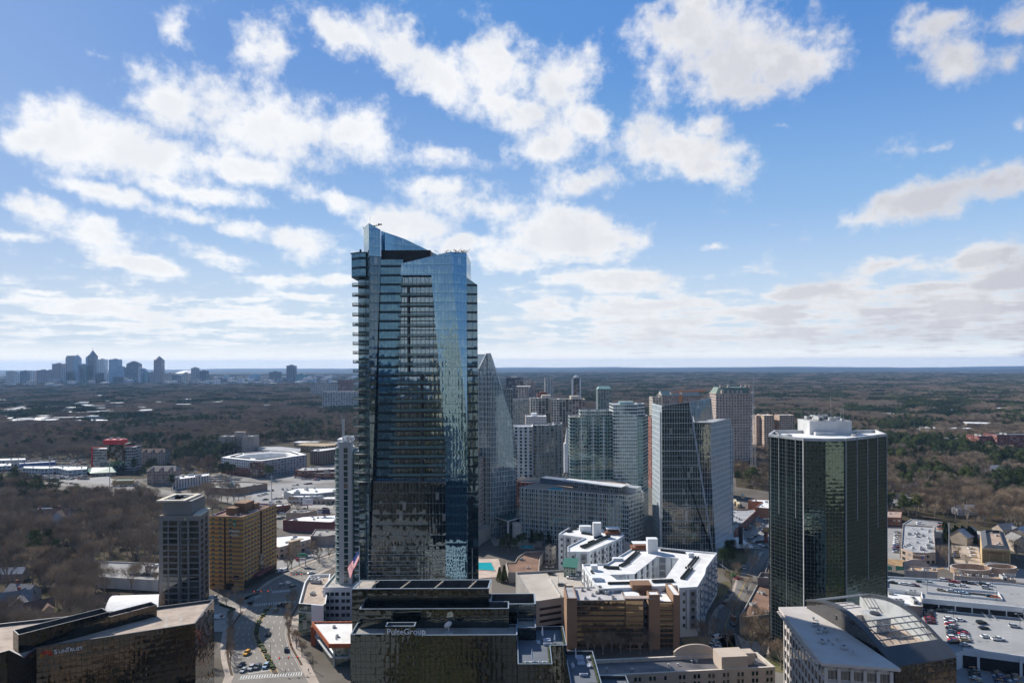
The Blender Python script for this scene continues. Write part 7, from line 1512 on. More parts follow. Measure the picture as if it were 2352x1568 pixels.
simple('stone_wing','small stone building with brown roof in front of the glass hotel','annexe',[z188(945,1050),z188(1030,1062),z188(1080,1035),z188(1000,1018)],12,facade('annexe_wall',3.5,3.5,.6,.55,(0.46,0.41,0.35),(0.03,0.03,0.03),1.8,wr=.9),brown_roof,3.5,3.5,cl_=0)
t,P=simple('market_hall','red brick building with white roof and little gables behind the glass hotel','building',[z188(590,235),z188(740,250),z188(990,235),z188(960,205),z188(640,195)],30,facade('red_market_wall',5,5,.45,.4,(0.26,0.09,0.07),(0.03,0.03,0.03),1.6,wr=.9),white_mem,5,5,cl_=5,seed=4)
for k in range(4):p=G(*z188(660+75*k,215),30);mb=MB();mb.face([(p.x-5,p.y-3,30),(p.x+5,p.y-3,30),(p.x,p.y-3,36 if k==0 else 34)]);mb.face([(p.x+5,p.y-3,30),(p.x+5,p.y+5,30),(p.x,p.y+5,34),(p.x,p.y-3,34)]);mb.face([(p.x-5,p.y+5,30),(p.x-5,p.y-3,30),(p.x,p.y-3,34),(p.x,p.y+5,34)]);obj('gable',mb,pm('cream_trim',(0.62,0.54,0.46),.9),t)
t,P=simple('strip_mall','brick strip mall with grey roof right of the sail-topped tower','shopping centre',[z290(40,880),z290(200,890),z290(650,480),z290(600,430),z290(400,455),z290(120,445),z290(20,500)],8,brickw,grey_mem,3.6,4.2,cl_=14,kinds=(0,1,2),seed=8)
simple('shop_building','big tan and brick store with pale roof left of the dark glass tower','shop',[z290(480,270),z290(780,290),z290(640,405),z290(960,430),z290(960,240),z290(580,225)],9,pm('orange_brick',(0.40,0.20,0.12),.9),white_mem,cl_=3,seed=3)
for(X,Y,lab)in((210,345,'cream box trailer farthest left behind the strip mall'),(275,400,'cream box trailer in front of the far left trailer'),(370,225,'cream box trailer standing apart by the loading wall')):
 p=G(*z290(X,Y),0);t=thing('box_trailer',lab,'trailer',(p.x,p.y,0),'box trailers behind the strip mall');mb=MB();mb.obox((p.x,p.y),(.25,1),6,1.3,1.0,4.0,0,bottom=True);obj('box_body',mb,pm('cream_trailer',(0.62,0.52,0.35),.7),t);mb=MB();mb.obox((p.x,p.y),(.25,1),5,1.1,.1,1.0,0);obj('chassis',mb,metal_d,t)
# middle-distance towers
def tower(nm,label,cat,px0,px1,py,D,dep,wm,rm,pw,ph,par=1.2,skew=0,zb=0):
 x0,x1=Xp(px0,py,D),Xp(px1,py,D);P=[(x0,D),(x1,D+skew),(x1,D+dep+skew),(x0,D+dep)];t=thing(nm,label,cat,((x0+x1)/2,D+dep/2,0));z=Zp((px0+px1)/2,py,D);block(t,P,zb,z,wm,rm,pw,ph,par=par);return t,P,z
dkg=facade('slate_ribbon_wall',6,4,.25,.35,(0.10,0.12,0.15),(0.03,0.045,0.06),2,wr=.7)
t,P,z=tower('office_tower','dark slate office tower left of the beige terraced towers','office tower',1162,1202,867.5,1500,35,dkg,grey_mem,6,4);mb=MB();mb.box(Xp(1174,860,1510),1510,z,Xp(1187,860,1510),1525,Zp(1180,864,1510));obj('roof_house',mb,concrete_l,t)
bgw=facade('beige_tower_wall',5,3.6,.4,.4,(0.56,0.50,0.42),(0.06,0.07,0.07),2,wr=.85)
t,P,z=tower('apartment_tower','beige tower with round glazed front and flat lid roof','apartment tower',1190,1211,888,1300,30,bgw,concrete_l,5,3.6);mb=MB();mb.cyl((Xp(1211,890,1306),1312),12,0,z-3,0,14);obj('round_bay',mb,facade('round_bay_wall',5,3.6,.2,.3,(0.40,0.40,0.39),(0.05,0.08,0.09),2,wr=.8),t);mb=MB();mb.box(Xp(1187,890,1300),1297,z-.4,Xp(1219,890,1300),1330,z+.8);obj('roof_slab',mb,concrete_l,t)
t,P,z=tower('apartment_tower','tan terraced tower with pinnacles behind the round-fronted tower','apartment tower',1209,1232,884,1420,30,facade('tan_tower_wall2',4,3.6,.4,.4,(0.36,0.31,0.27),(0.06,0.07,0.07),2,wr=.85),concrete_l,4,3.6);
for(a_,b_,c_)in((1209,1214,876),(1217,1223,874),(1226,1231,877)):mb=MB();mb.box(Xp(a_,880,1424),1424,z,Xp(b_,880,1424),1436,Zp(a_,c_,1424));obj('pinnacle',mb,pm('tan_precast',None),t)
gcm=facade('teal_condo_wall',3.5,3.2,.35,.35,(0.28,0.31,0.32),(0.03,0.09,0.09),2,wr=.8)
tower('apartment_tower','grey-green condominium slab behind the white-grey tower','apartment tower',1178,1218,917,960,30,gcm,grey_mem,3.5,3.2)
t,P,z=tower('apartment_block','small red brick block with stepped top behind the twin cream towers','apartment block',1234,1260,904,1250,25,facade('red_stepped_wall',5,4,.4,.4,(0.30,0.11,0.09),(0.05,0.05,0.06),2,wr=.9),concrete,5,4);mb=MB();mb.box(Xp(1240,900,1253),1253,z-1,Xp(1253,900,1253),1270,Zp(1245,900,1253));obj('roof_house',mb,red_brick,t)
crm=facade('cream_condo_wall',4.5,3.3,.35,.3,(0.60,0.55,0.48),(0.03,0.08,0.08),2,wr=.85,wvar=.04);crs=facade('cream_condo_shade_wall',4.5,3.3,.25,.15,(0.42,0.40,0.37),(0.02,0.045,0.05),2,wr=.85)  # second wall is a darker cream, its shade put into the colour
for(a_,b_,c_,py,lab)in((1218,1236,1260,914.7,'cream condominium tower, the narrower of the twin cream pair'),(1266,1284,1344,917,'broad cream and glass condominium tower right of its narrower twin')):
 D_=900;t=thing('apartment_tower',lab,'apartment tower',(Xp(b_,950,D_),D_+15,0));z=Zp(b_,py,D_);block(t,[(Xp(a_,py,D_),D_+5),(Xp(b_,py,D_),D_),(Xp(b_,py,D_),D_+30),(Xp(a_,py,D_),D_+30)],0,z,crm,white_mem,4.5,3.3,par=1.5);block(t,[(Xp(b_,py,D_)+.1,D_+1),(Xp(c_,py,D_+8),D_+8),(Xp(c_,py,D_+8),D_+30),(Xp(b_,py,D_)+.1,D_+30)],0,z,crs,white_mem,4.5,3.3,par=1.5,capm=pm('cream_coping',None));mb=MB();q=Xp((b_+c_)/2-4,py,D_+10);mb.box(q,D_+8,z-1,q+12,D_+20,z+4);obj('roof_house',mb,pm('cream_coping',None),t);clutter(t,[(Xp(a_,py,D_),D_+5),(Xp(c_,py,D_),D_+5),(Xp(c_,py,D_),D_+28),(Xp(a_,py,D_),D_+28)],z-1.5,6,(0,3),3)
t,P,z=tower('telephone_exchange','blank white block with tiny square windows and roof box','office building',1207.7,1255,956,830,28,facade('white_pinhole_wall',3.2,3.2,.72,.72,(0.66,0.62,0.58),(0.08,0.08,0.08),1.5,wr=.9),white_mem,3.2,3.2);mb=MB();mb.box(Xp(1221,950,838),838,z-1,Xp(1233,950,838),850,Zp(1225,949,838));obj('roof_house',mb,white_paint,t)
simple('parking_garage','low white garage beside the blank white block','parking garage',[(1182,967),(1206,971),(1208,962),(1184,961)],34,facade('white_deck_wall',7,5,.15,.5,(0.62,0.58,0.54),(0.02,0.02,0.02),1.4,wr=.9),white_mem,7,5,cl_=1)
t,P,z=tower('office_tower','slim white-cornered tower with dark glass centre and dome cap','office tower',1314,1334,868,1330,17,facade('slim_tower_wall',2.6,3.8,.18,.12,(0.16,0.18,0.19),(0.03,0.04,0.045),2.2),grey_mem,2.6,3.8)
for px in(1315.3,1332.7):mb=MB();xx=Xp(px,870,1330);mb.box(xx-1.3,1328.5,0,xx+1.3,1330,z-1);obj('corner_pier',mb,white_paint,t)
mb=MB();mb.cyl((Xp(1324,860,1338),1338),6,z-1,z+3,0,10);mb.cyl((Xp(1324,860,1338),1338),5,z+3,Zp(1324,861,1338),0,10,.5);obj('dome_cap',mb,metal_l,t)
t,P,z=tower('apartment_tower','green-grey condominium tower with pale green folded roof','apartment tower',1373,1405,893,1180,24,facade('green_grey_wall',5,3.3,.45,.2,(0.20,0.26,0.26),(0.03,0.10,0.10),2,wr=.8),grey_mem,5,3.3)
mb=MB();x0,x1=P[0][0],P[1][0];zt_=Zp(1390,886.8,1180);mb.face([(x0,1180,z),(x1,1180,z),(x1-4,1187,zt_),(x0+3,1187,zt_)]);mb.face([(x1,1204,z),(x0,1204,z),(x0+3,1187,zt_),(x1-4,1187,zt_)]);mb.face([(x1,1180,z),(x1,1204,z),(x1-4,1187,zt_)]);mb.face([(x0,1204,z),(x0,1180,z),(x0+3,1187,zt_)]);obj('folded_roof',mb,pm('verdigris',(0.30,0.48,0.44),.7),t)
t,P,z=tower('office_block','wide dark office with blue-grey pitched roof behind the sail-topped tower','office building',1521,1609,908,1020,40,facade('striped_grey_wall',3.6,3.8,.35,.4,(0.32,0.28,0.27),(0.03,0.04,0.045),2,wr=.85),grey_mem,3.6,3.8)
mb=MB();x0,x1=P[0][0],P[1][0];zt_=Zp(1560,897.5,1020);mb.face([(x0,1020,z-1),(x1,1020,z-1),(x1,1036,zt_),(x0,1036,zt_)],0);mb.face([(x1,1052,z-1),(x0,1052,z-1),(x0,1036,zt_),(x1,1036,zt_)],0);mb.face([(x1,1020,z-1),(x1,1052,z-1),(x1,1036,zt_)],1);mb.face([(x0,1052,z-1),(x0,1020,z-1),(x0,1036,zt_)],1);obj('pitched_roof',mb,[pm('blue_slate',(0.075,0.12,0.14),.5),concrete],t)
tower('apartment_tower','slim beige balconied tower left of the pitched-roof office','apartment tower',1499,1520,911.5,980,25,bgw,concrete_l,5,3.6)
tower('apartment_tower','red brick condominium strip between green tower and sail-topped tower','apartment tower',1496,1523,958,760,25,facade('red_condo_wall',5,3.4,.45,.4,(0.30,0.12,0.09),(0.05,0.06,0.06),2,wr=.9),white_mem,5,3.4)
D_=940;x=Xp(1563.3,900,D_);t=thing('tower_crane','orange tower crane standing behind the sail-topped tower','crane',(x,D_,0));orc=pm('crane_orange',(0.60,0.20,0.03),.6)
def lattice(mb,a,b,w_,n_,r_):
 a,b=Vector(a),Vector(b);d=(b-a).normalized();u_=d.orthogonal().normalized();v_=d.cross(u_)
 cs=[(u_*sx+v_*sy)*w_/2 for sx,sy in((-1,-1),(1,-1),(1,1),(-1,1))]
 for c_ in cs:mb.bar(a+c_,b+c_,r_)
 for k in range(n_):
  p,q=a.lerp(b,k/n_),a.lerp(b,(k+1)/n_)
  for i in range(4):mb.bar(p+cs[i],q+cs[(i+1)%4],r_*.7)
zj_=Zp(1563,900.5,D_)
mb=MB();lattice(mb,(x,D_,0),(x,D_,zj_),2.6,40,.28);obj('mast',mb,orc,t);mb=MB();lattice(mb,(Xp(1538,900,D_),D_-4,zj_),(Xp(1626,897.5,D_),D_+12,zj_+1.5),1.8,34,.22);obj('jib',mb,orc,t);mb=MB();mb.bar((x,D_,zj_),(x,D_,Zp(1563,891,D_)),.8,0,4,.2);obj('tower_head',mb,orc,t);mb=MB();mb.box(Xp(1538,900,D_),D_-5,zj_-3,Xp(1543,900,D_),D_-2,zj_);obj('counterweight',mb,concrete_l,t);mb=MB();mb.box(x-1.5,D_-3,zj_-2.5,x+1.5,D_-1.4,zj_-.2);obj('cab',mb,white_paint,t)
D_=880;x0,x1=Xp(1648,950,D_),Xp(1731,950,D_);wsr=facade('rosy_stone_wall',3.6,3.5,.52,.48,(0.52,0.43,0.37),(0.05,0.05,0.055),1.8,wr=.88,curtains=.15);z=Zp(1690,904,D_)
t=thing('hotel_tower','rosy stone hotel tower with green mansard roof, dormers and chimneys','hotel',((x0+x1)/2,D_+15,0));block(t,[(x0,D_+6),(x0+10,D_),(x1-7,D_),(x1,D_+5),(x1,D_+34),(x0,D_+34)],0,z,wsr,grey_mem,3.6,3.5,par=0)
mb=MB();O=ccw([(x0,D_+6),(x0+10,D_),(x1-7,D_),(x1,D_+5),(x1,D_+34),(x0,D_+34)]);I2=inset(O,4);zt_=Zp(1690,890,D_)
for i in range(6):j=(i+1)%6;mb.face([(*O[i],z),(*O[j],z),(*I2[j],zt_),(*I2[i],zt_)],0)
mb.face([(*p,zt_)for p in I2],0);obj('mansard_roof',mb,pm('mansard_green',(0.16,0.22,0.18),.7),t)
rs_=pm('rosy_stone',(0.54,0.44,0.38),.9)
for px in(1655,1657.5,1661,1664,1673,1703,1713,1717,1722,1726):mb=MB();xx=Xp(px,890,D_+8);mb.box(xx-.9,D_+7,z,xx+.9,D_+9,Zp(px,883.5,D_+8));obj('chimney',mb,rs_,t)
for px in(1673,1683,1693,1703,1660,1723):mb=MB();xx=Xp(px,890,D_);mb.box(xx-1.4,D_+.5,z,xx+1.4,D_+4,z+4.5);obj('dormer',mb,rs_,t)
for zz_ in(Zp(1690,960,D_),Zp(1690,905,D_),Zp(1690,978,D_)):mb=MB();mb.prism(inset(O,-.8),zz_,zz_+1.0,0,bottom=True);obj('cornice',mb,rs_,t)
for(px0,px1)in((1688.5,1695),(1697.5,1704),(1679,1685)):mb=MB();mb.box(Xp(px0,900,D_),D_-.2,Zp(1690,904,D_),Xp(px1,900,D_),D_,Zp(1690,896,D_)-2);
D_=800;x=Xp(1730.4,950,D_);t=thing('radio_mast','tall lattice radio mast between the chateau hotel and the dark tower','radio mast',(x,D_,0));mb=MB();gs=pm('galvanised_steel',(0.42,0.43,0.45),.5)
zt_,zm=Zp(1730,866,D_),Zp(1730,935,D_)
for k in range(16):
 a0_,a1_=k/16,(k+1)/16;w0,w1=lin(6.5,1.4,a0_**.8),lin(6.5,1.4,a1_**.8);z0_,z1_=zm*a0_,zm*a1_
 for sx,sy in((-1,-1),(1,-1),(1,1),(-1,1)):mb.bar((x+sx*w0/2,D_+sy*w0/2,z0_),(x+sx*w1/2,D_+sy*w1/2,z1_),.16)
 for(s1,s2)in(((-1,-1),(1,-1)),((1,-1),(-1,-1)),((-1,1),(-1,-1)),((1,-1),(1,1))):mb.bar((x+s1[0]*w0/2,D_+s1[1]*w0/2,z0_),(x+s2[0]*w1/2,D_+s2[1]*w1/2,z1_),.1)
obj('lattice_base',mb,gs,t);mb=MB();lattice(mb,(x,D_,zm),(x,D_,zt_-12),1.3,24,.12);obj('lattice_shaft',mb,gs,t);mb=MB();mb.bar((x,D_,zt_-12),(x,D_,zt_),.15);obj('antenna',mb,gs,t)
for k,(dz_,dx)in enumerate(((.62,-1.6),(.7,1.6),(.78,-1.5),(.9,1.3),(1.1,-1.4))):mb=MB();z_=zm*dz_+8;mb.cyl((x+dx,D_-1),.9,z_,z_+1.2,0,10);obj('aerial_drum',mb,white_paint,t)
t,P,z=tower('apartment_block','tan mid-rise flats with deep light wells right of the chateau hotel','apartment block',1755,1778,953.5,1030,30,facade('tan_midrise_wall',3.4,3.3,.5,.45,(0.58,0.44,0.34),(0.06,0.05,0.05),1.8,wr=.9),white_mem,3.4,3.3)
for(a_,b_,c_,d_)in((1737,1754.5,1045,954),(1779,1790,1050,956),(1790.5,1825,1030,953)):x0,x1=Xp(a_,960,c_),Xp(b_,960,c_);block(t,[(x0,c_),(x1,c_),(x1,c_+20),(x0,c_+20)],0,Zp(a_,d_,c_),MATS['tan_midrise_wall'],white_mem,3.4,3.3)
D_=760;xs_=Xp(1303,1000,D_);t=thing('church','grey church with tall white needle spire beside the green condominium','church',(xs_,D_,0));block(t,[(xs_-3.5,D_),(xs_+3.5,D_),(xs_+3.5,D_+7),(xs_-3.5,D_+7)],0,Zp(1303,1018,D_),white_paint,white_paint,par=0,wall='tower_wall');mb=MB();mb.cyl((xs_,D_+3.5),2.8,Zp(1303,1018,D_),Zp(1303,1010,D_),0,8,2.4);mb.cyl((xs_,D_+3.5),2.4,Zp(1303,1010,D_),Zp(1303,980,D_),0,8,.1);obj('spire',mb,pm('spire_white',(0.68,0.68,0.66),.7),t)
gabled('grey stone nave of the church below the spire',1291,1312,1040,700,22,1,pm('nave_stone',(0.40,0.38,0.36),.9),pm('nave_slate',(0.06,0.065,0.07),.8),'church hall','church_nave')
for(lab,px0,px1,py,D_,dep,wm,rm,pw,ph,nm)in(('long white glazed pavilion on the far right hillside',2133,2162,983,1300,30,whw,white_mem,5,4.5,'pavilion'),('glass and stone hall with white canopy roof in the right-hand woods',2080,2130,985,1350,30,whw,white_mem,5,4.5,'hall'),('long red brick apartments at the far right edge',2290,2400,998,1050,30,facade('far_brick_wall',5,4,.4,.45,(0.30,0.11,0.09),(0.05,0.05,0.06),1.8,wr=.9),dark_mem,5,4,'apartment_block'),('shorter red brick apartments left of the long red ones',2249,2288,1001,1060,30,MATS['far_brick_wall'],dark_mem,5,4,'apartment_block'),('white three-storey terrace in the right-hand woods',2170,2206,1007,1120,18,fr1,white_mem,4.2,3.5,'terrace'),('tan pair of blocks beside the white terrace',2206,2226,1003,1130,25,MATS['tan_midrise_wall'],grey_mem,3.4,3.3,'apartment_block'),('distant pale slab office near the horizon',1252,1270,868,2400,40,facade('far_pale_wall',8,7,.3,.4,(0.55,0.54,0.52),(0.1,0.1,0.1),1.6,wr=.8),white_mem,8,7,'office_building'),('far brick and glass towers in front of the left woods',776,806,872,2350,40,facade('far_brick_tower',8,7,.35,.4,(0.30,0.17,0.15),(0.1,0.1,0.12),1.6,wr=.8),concrete,8,7,'apartment_tower'),('far white flats strung along the left woods',740,830,899,2150,40,MATS['far_pale_wall'],white_mem,8,7,'apartment_block'),('pale office building left of the far brick towers',712,772,884,2900,40,MATS['far_pale_wall'],white_mem,8,7,'office_building')):
 t,P,z=tower(nm,lab,nm.replace('_',' '),px0,px1,py,D_,dep,wm,rm,pw,ph);clutter(t,P,z-1,4,(0,3),3);CLEAR.append(((P[0][0]+P[1][0])/2*.985,D_*.985,(P[1][0]-P[0][0])*.6))
# skyline of the distant downtown
DD=5200.0
def far_mat(nm,c,g_=None):return facade('skyline_'+nm,16,14,.45,.4,c,g_ or[q*.45 for q in c],1.6,.004,.004,wr=.8,curtains=.1,wvar=.03)
fm={'grey':far_mat('grey',(0.36,0.37,0.40)),'dark':far_mat('dark',(0.13,0.15,0.19)),'blue':far_mat('blue',(0.26,0.38,0.52),(0.18,0.30,0.45)),'pale':far_mat('pale',(0.72,0.72,0.74)),'rose':far_mat('rose',(0.32,0.27,0.29)),'teal':far_mat('teal',(0.16,0.34,0.38),(0.14,0.3,0.34)),'sand':far_mat('sand',(0.52,0.47,0.44))}
def sky_tower(label,px0,px1,py,m,D=None,spire=None,cap=None,nm='skyscraper'):
 D=D or DD;x0,x1=Xp(px0,py,D),Xp(px1,py,D);z=Zp((px0+px1)/2,py,D);dep=min(60,(x1-x0));t=thing(nm,label,nm.replace('_',' '),((x0+x1)/2,D,-5));mb=MB();mb.prism([(x0,D),(x1,D),(x1,D+dep),(x0,D+dep)],-5,z,0,1);obj('wall',mb,[fm[m],concrete],t)
 xc,yc=(x0+x1)/2,D+dep/2
 mb=MB()
 if cap=='pyr':mb.cyl((xc,yc),(x1-x0)*.68,z,Zp(px0,spire[0],D),0,4,.5);mb.bar((xc,yc,Zp(px0,spire[0],D)),(xc,yc,Zp(px0,spire[1],D)),1.5,0,4,.4)
 elif cap=='step':
  for k in range(4):w_=(x1-x0)*(.42-.09*k);mb.box(xc-w_,yc-w_,z+(Zp(px0,spire[0],D)-z)*k/4,xc+w_,yc+w_,z+(Zp(px0,spire[0],D)-z)*(k+1)/4)
  mb.bar((xc,yc,Zp(px0,spire[0],D)),(xc,yc,Zp(px0,spire[1],D)),1.2,0,4,.4)
 elif cap=='nubs':
  for f_ in(.22,.78):q=lin(x0,x1,f_);mb.box(q-14,yc-14,z,q+14,yc+14,Zp(px0,spire[0],D))
 else:mb.box(lin(x0,x1,.3),yc-8,z,lin(x0,x1,.7),yc+8,z+6)
 obj('crown',mb,fm[m],t);CLEAR.append((xc,D-150,120));return t
S=[('blocky dark tower at the left end of the main skyline cluster',119.3,140.3,835,'rose'),('low broad slab between the blocky dark tower and the twin-peaked tower',140.5,150,844,'grey'),('square green glass slab in front of the spired tower',195.4,214.3,840,'teal'),('dark flat tower left of the green glass slab',182,195,837,'dark'),('pale slim tower in front of the dark flat one',185,192,846,'pale'),('thin tower touching the left side of the spired tower',196.7,201,820.3,'blue'),('narrow grey tower right of the spired tower',217,222,832,'grey'),('pale ribbed tower with flat top right of the spired tower',223.4,238.9,825.1,'pale'),('wide blue glass tower with flat top in the middle of the skyline',249.6,270.6,825.1,'blue'),('white twin-slab building at the foot of the skyline middle',216,250,856,'pale'),('pinkish apartment cluster under the pointed tower',151.5,173.8,854,'rose'),('dark slim block at the skyline foot',186,194,860,'dark'),('long dark arched building at the skyline foot',202,241,871,'dark'),('grey striped office between the glass tower and the stepped dark tower',259,289,865,'grey'),('grey-blue tower behind the striped office',271,285.7,843,'blue'),('pale slim tower right of the stepped dark tower',317,321.5,843,'pale'),('blue-grey tower further right of the stepped dark tower',322,332,847,'blue'),('teal block left of the pyramid-topped tower',327,340,855,'teal'),('brown tower left of the pyramid-topped tower',341.5,352,855,'rose'),('grey stepped block with dark cap right of the pyramid-topped tower',377.8,395,857,'sand'),('dark block by the grey stepped one',396,411,862,'dark'),('isolated tall slab right of the white stadium roof',438.6,452.2,844.6,'grey'),('dark slab with antenna right of the isolated tall slab',458,473,851.5,'dark'),('square-windowed dark block standing alone',490,514,868,'dark'),('blue-grey block left of the distant pair',571.5,592.5,859,'blue'),('pale low block of the distant row',594.7,613.7,864.5,'sand'),('dark flat block of the distant row',618,640.4,853.7,'dark'),('tall dark tower alone near the right end of the distant row',657.6,676,839.3,'dark'),('teal block right of the tall lone tower',678.6,700.6,859,'teal'),('brown slab at the left end of the skyline',83.5,104,850,'rose'),('dark square block near the left edge of the skyline',46,61.6,851.7,'dark'),('pale block between the two left dark blocks',69.7,79,852.5,'pale'),('faint block at the left edge of the skyline',13,29,852.5,'sand'),('brown block left of the main cluster',105,118.4,850,'rose'),('low pale block left of the main cluster',30,45,858,'pale')]
for s_ in S:sky_tower(*s_)
sky_tower('twin-peaked tower left of the sharply pointed one',150.3,167,820.3,'grey',spire=(816.5,816),cap='nubs');sky_tower('slender tower with small pointed crown left of the spired tower',168,180,822,'blue',spire=(815,811.5),cap='step');sky_tower('tallest skyline tower with latticed pyramid and needle',201.2,216,816,'dark',spire=(803.5,797.6),cap='pyr');sky_tower('dark tower with stepped jagged top and small spire',290,316.2,836,'dark',spire=(829.5,826),cap='step');sky_tower('tall rose tower with green pyramid roof and needle',352.9,369.7,826.5,'rose',spire=(817.5,814),cap='pyr');sky_tower('cone-topped sandy tower left of the isolated slab',416.6,430.9,860,'sand',spire=(855,854),cap='step')
x,D_=Xp(433,856,6200),6200;t=thing('stadium','broad white domed stadium roof behind the cone-topped tower','stadium',(x,D_,0));mb=MB();mb.cyl((x,D_),112,0,Zp(433,857,D_),1,24);obj('bowl',mb,[fm['dark'],fm['pale']],t);mb=MB();mb.cyl((x,D_),118,Zp(433,857,D_),Zp(433,850,D_),0,24,30);obj('domed_roof',mb,white_mem,t)
rnd=random.Random(21)
FARM=['grey','pale','sand','rose','pale','blue']
for k in range(230):
 px=rnd.uniform(-60,840)if k<150 else rnd.uniform(420,830);D_=rnd.uniform(4300,6800);w_=rnd.uniform(3.5,15)/F*D_;h_=rnd.uniform(9,32)*(1 if k%4 else 1.4);p=G(px,870,0);x=pix_dir(px,870)[0]*D_
 fk=rnd.choice(FARM);zn=('at the left edge of the skyline','under the brown left-end towers','under the twin-peaked tower','under the wide blue tower','under the pyramid-topped tower','below the white stadium roof','right of the isolated tall slab','left of the distant row of blocks','below the distant row of blocks','right of the tall lone dark tower','beside the blue skyscraper')[max(0,min(10,int((px+20)/78)))]
 t=thing('city_building','%s %s building %s'%('low'if h_<20 else 'mid-height'if h_<38 else 'tallish',{'grey':'grey','pale':'white','sand':'sandy','rose':'pinkish','blue':'bluish'}[fk],zn),'building',(x,D_,-5),'small buildings round the distant skyline');mb=MB();mb.box(x-w_/2,D_,-5,x+w_/2,D_+40,h_,0);obj('wall',mb,fm[fk],t);mb=MB();mb.box(x-w_/2,D_,h_,x+w_/2,D_+40,h_+1.5);obj('roof',mb,rnd.choice((white_mem,white_mem,grey_mem)),t)
 if k%2:CLEAR.append((x,D_-90,55))
for(x0,x1,y0,y1,n_,hmax)in((0,240,922,975,40,12),(180,620,905,950,26,9),(560,830,870,905,14,12),(1110,1400,868,900,14,12),(1440,1900,862,890,22,12),(1680,1765,990,1030,22,9),(2040,2350,880,1000,8,9),(700,820,1015,1035,5,8),(1900,2352,850,870,12,14)):
 for k in range(n_):
  px,py=rnd.uniform(x0,x1),rnd.uniform(y0,y1);p=Gt(px,py);w_=rnd.uniform(8,34)*(1+p.y/3000);d_=rnd.uniform(14,40);h_=rnd.uniform(5,hmax);a=rnd.uniform(-.5,.5)
  wk=rnd.choice(('white','brown','brick','tan'));zn={(0,240):'in the left mid-distance cluster',(180,620):'in the woods below the skyline',(560,830):'near the far brick towers',(1110,1400):'beyond the cream condominiums',(1440,1900):'beyond the chateau hotel',(1680,1765):'below the radio mast',(2040,2350):'in the right-hand woods',(700,820):'behind the timber frame',(1900,2352):'near the right-hand horizon'}[(x0,x1)]
  t=thing('low_building','%s %s building with flat pale roof %s'%('wide'if w_>30 else 'narrow'if w_<16 else 'mid-sized',wk,zn),'building',(p.x,p.y,p.z),'low pale-roofed buildings among the distant trees');mb=MB();mb.obox((p.x,p.y),(cos(a),sin(a)),w_/2,d_/2,p.z-3,p.z+h_);obj('wall',mb,[{'white':whw,'brown':MATS['brown_render'],'brick':brickw,'tan':stucw}[wk]],t);mb=MB();mb.obox((p.x,p.y),(cos(a),sin(a)),w_/2+.2,d_/2+.2,p.z+h_,p.z+h_+.6);obj('roof',mb,[rnd.choice((white_mem,white_mem,grey_mem))],t)
  CLEAR.append((p.x*(1-25/p.y),p.y-25,w_*.6+12));CLEAR.append((p.x,p.y,w_*.6+8));CLEAR.append((p.x*(1-60/p.y),p.y-60,w_*.5))
for(lab,x0,x1,y0,y1,z,m_)in(('stepped sandstone tower facing the blue skyscraper across the street',-74,-46,-90,-60,160,facade('reflected_tower_wall',5.2,5.4,.45,.42,(0.78,0.69,0.54),(0.015,0.015,0.015),1.5,wr=.85)),('brown slab office facing the dark mirror tower',40,85,-60,-30,118,facade('reflected_slab_wall',4,3.6,.3,.4,(0.09,0.07,0.055),(0.02,0.02,0.02),2,wr=.7)),('dark office behind the viewpoint',-20,30,-110,-70,128,MATS['reflected_slab_wall']),('dark tower behind the viewpoint to the east',-150,-95,-60,-20,110,MATS['reflected_slab_wall']),('pale gridded tower behind the viewpoint far to the right',330,385,-90,-50,64,MATS['reflected_tower_wall']),('pale gridded block behind the viewpoint beyond the right car park',262,300,-60,-20,44,MATS['reflected_tower_wall']),('tall pale gridded tower behind the viewpoint farthest right',430,480,-120,-80,78,MATS['reflected_tower_wall']),('concrete tower behind the viewpoint to the west',120,160,-80,-50,126,facade('reflected_concrete_wall',4,3.8,.45,.45,(0.44,0.43,0.38),(0.03,0.035,0.035),1.8,wr=.85))):  # unseen towers behind the camera, placed for the mirror glass to reflect
 t=thing('office_tower',lab,'office tower',((x0+x1)/2,(y0+y1)/2,0));block(t,[(x0,y0),(x1,y0),(x1,y1),(x0,y1)],0,z,m_,grey_mem,3.2,3.6)
 if z==160:block(t,[(x0+5,y0+5),(x1-5,y0+5),(x1-5,y1-5),(x0+5,y1-5)],z-1,z+10,m_,grey_mem,3.2,3.6);block(t,[(x0+10,y0+10),(x1-10,y0+10),(x1-10,y1-10),(x0+10,y1-10)],z+9,z+17,m_,grey_mem,3.2,3.6)
# what lies at the foot of the viewpoint and shows only in the mirror glass
def flat(name,pts_,z,mat):
 mb=MB();mb.face([(x,y,z)for x,y in pts_]);o=obj(name,mb,mat);o['kind']='structure'
flat('near_street',[(-260,120),(-60,150),(20,135),(240,160),(240,180),(20,158),(-60,172),(-260,142)],.06,asphalt);flat('near_street',[(-20,-200),(4,-200),(14,140),(-8,140)],.065,asphalt)
flat('near_car_park',[(-190,20),(-60,10),(-55,110),(-150,118),(-200,100)],.06,asphalt_l);flat('near_car_park',[(60,30),(200,20),(210,130),(70,120)],.06,asphalt_l);flat('near_plaza',[(18,20),(52,20),(56,125),(20,125)],.06,forecourt:=MATS['forecourt_concrete'])
flat('near_lawn',[(-52,10),(-24,10),(-14,140),(-50,145)],.05,grass_m)
mb=MB()
for i in range(30):
 for(x0,y0,n_)in((-180,40,1),(-180,75,1),(75,50,1),(75,90,1)):x=x0+3.8*i;mb.face([(x,y0,.08),(x+.15,y0,.08),(x+.15,y0+10,.08),(x,y0+10,.08)])
o=obj('bay_line',mb,mark_w);o['kind']='structure'
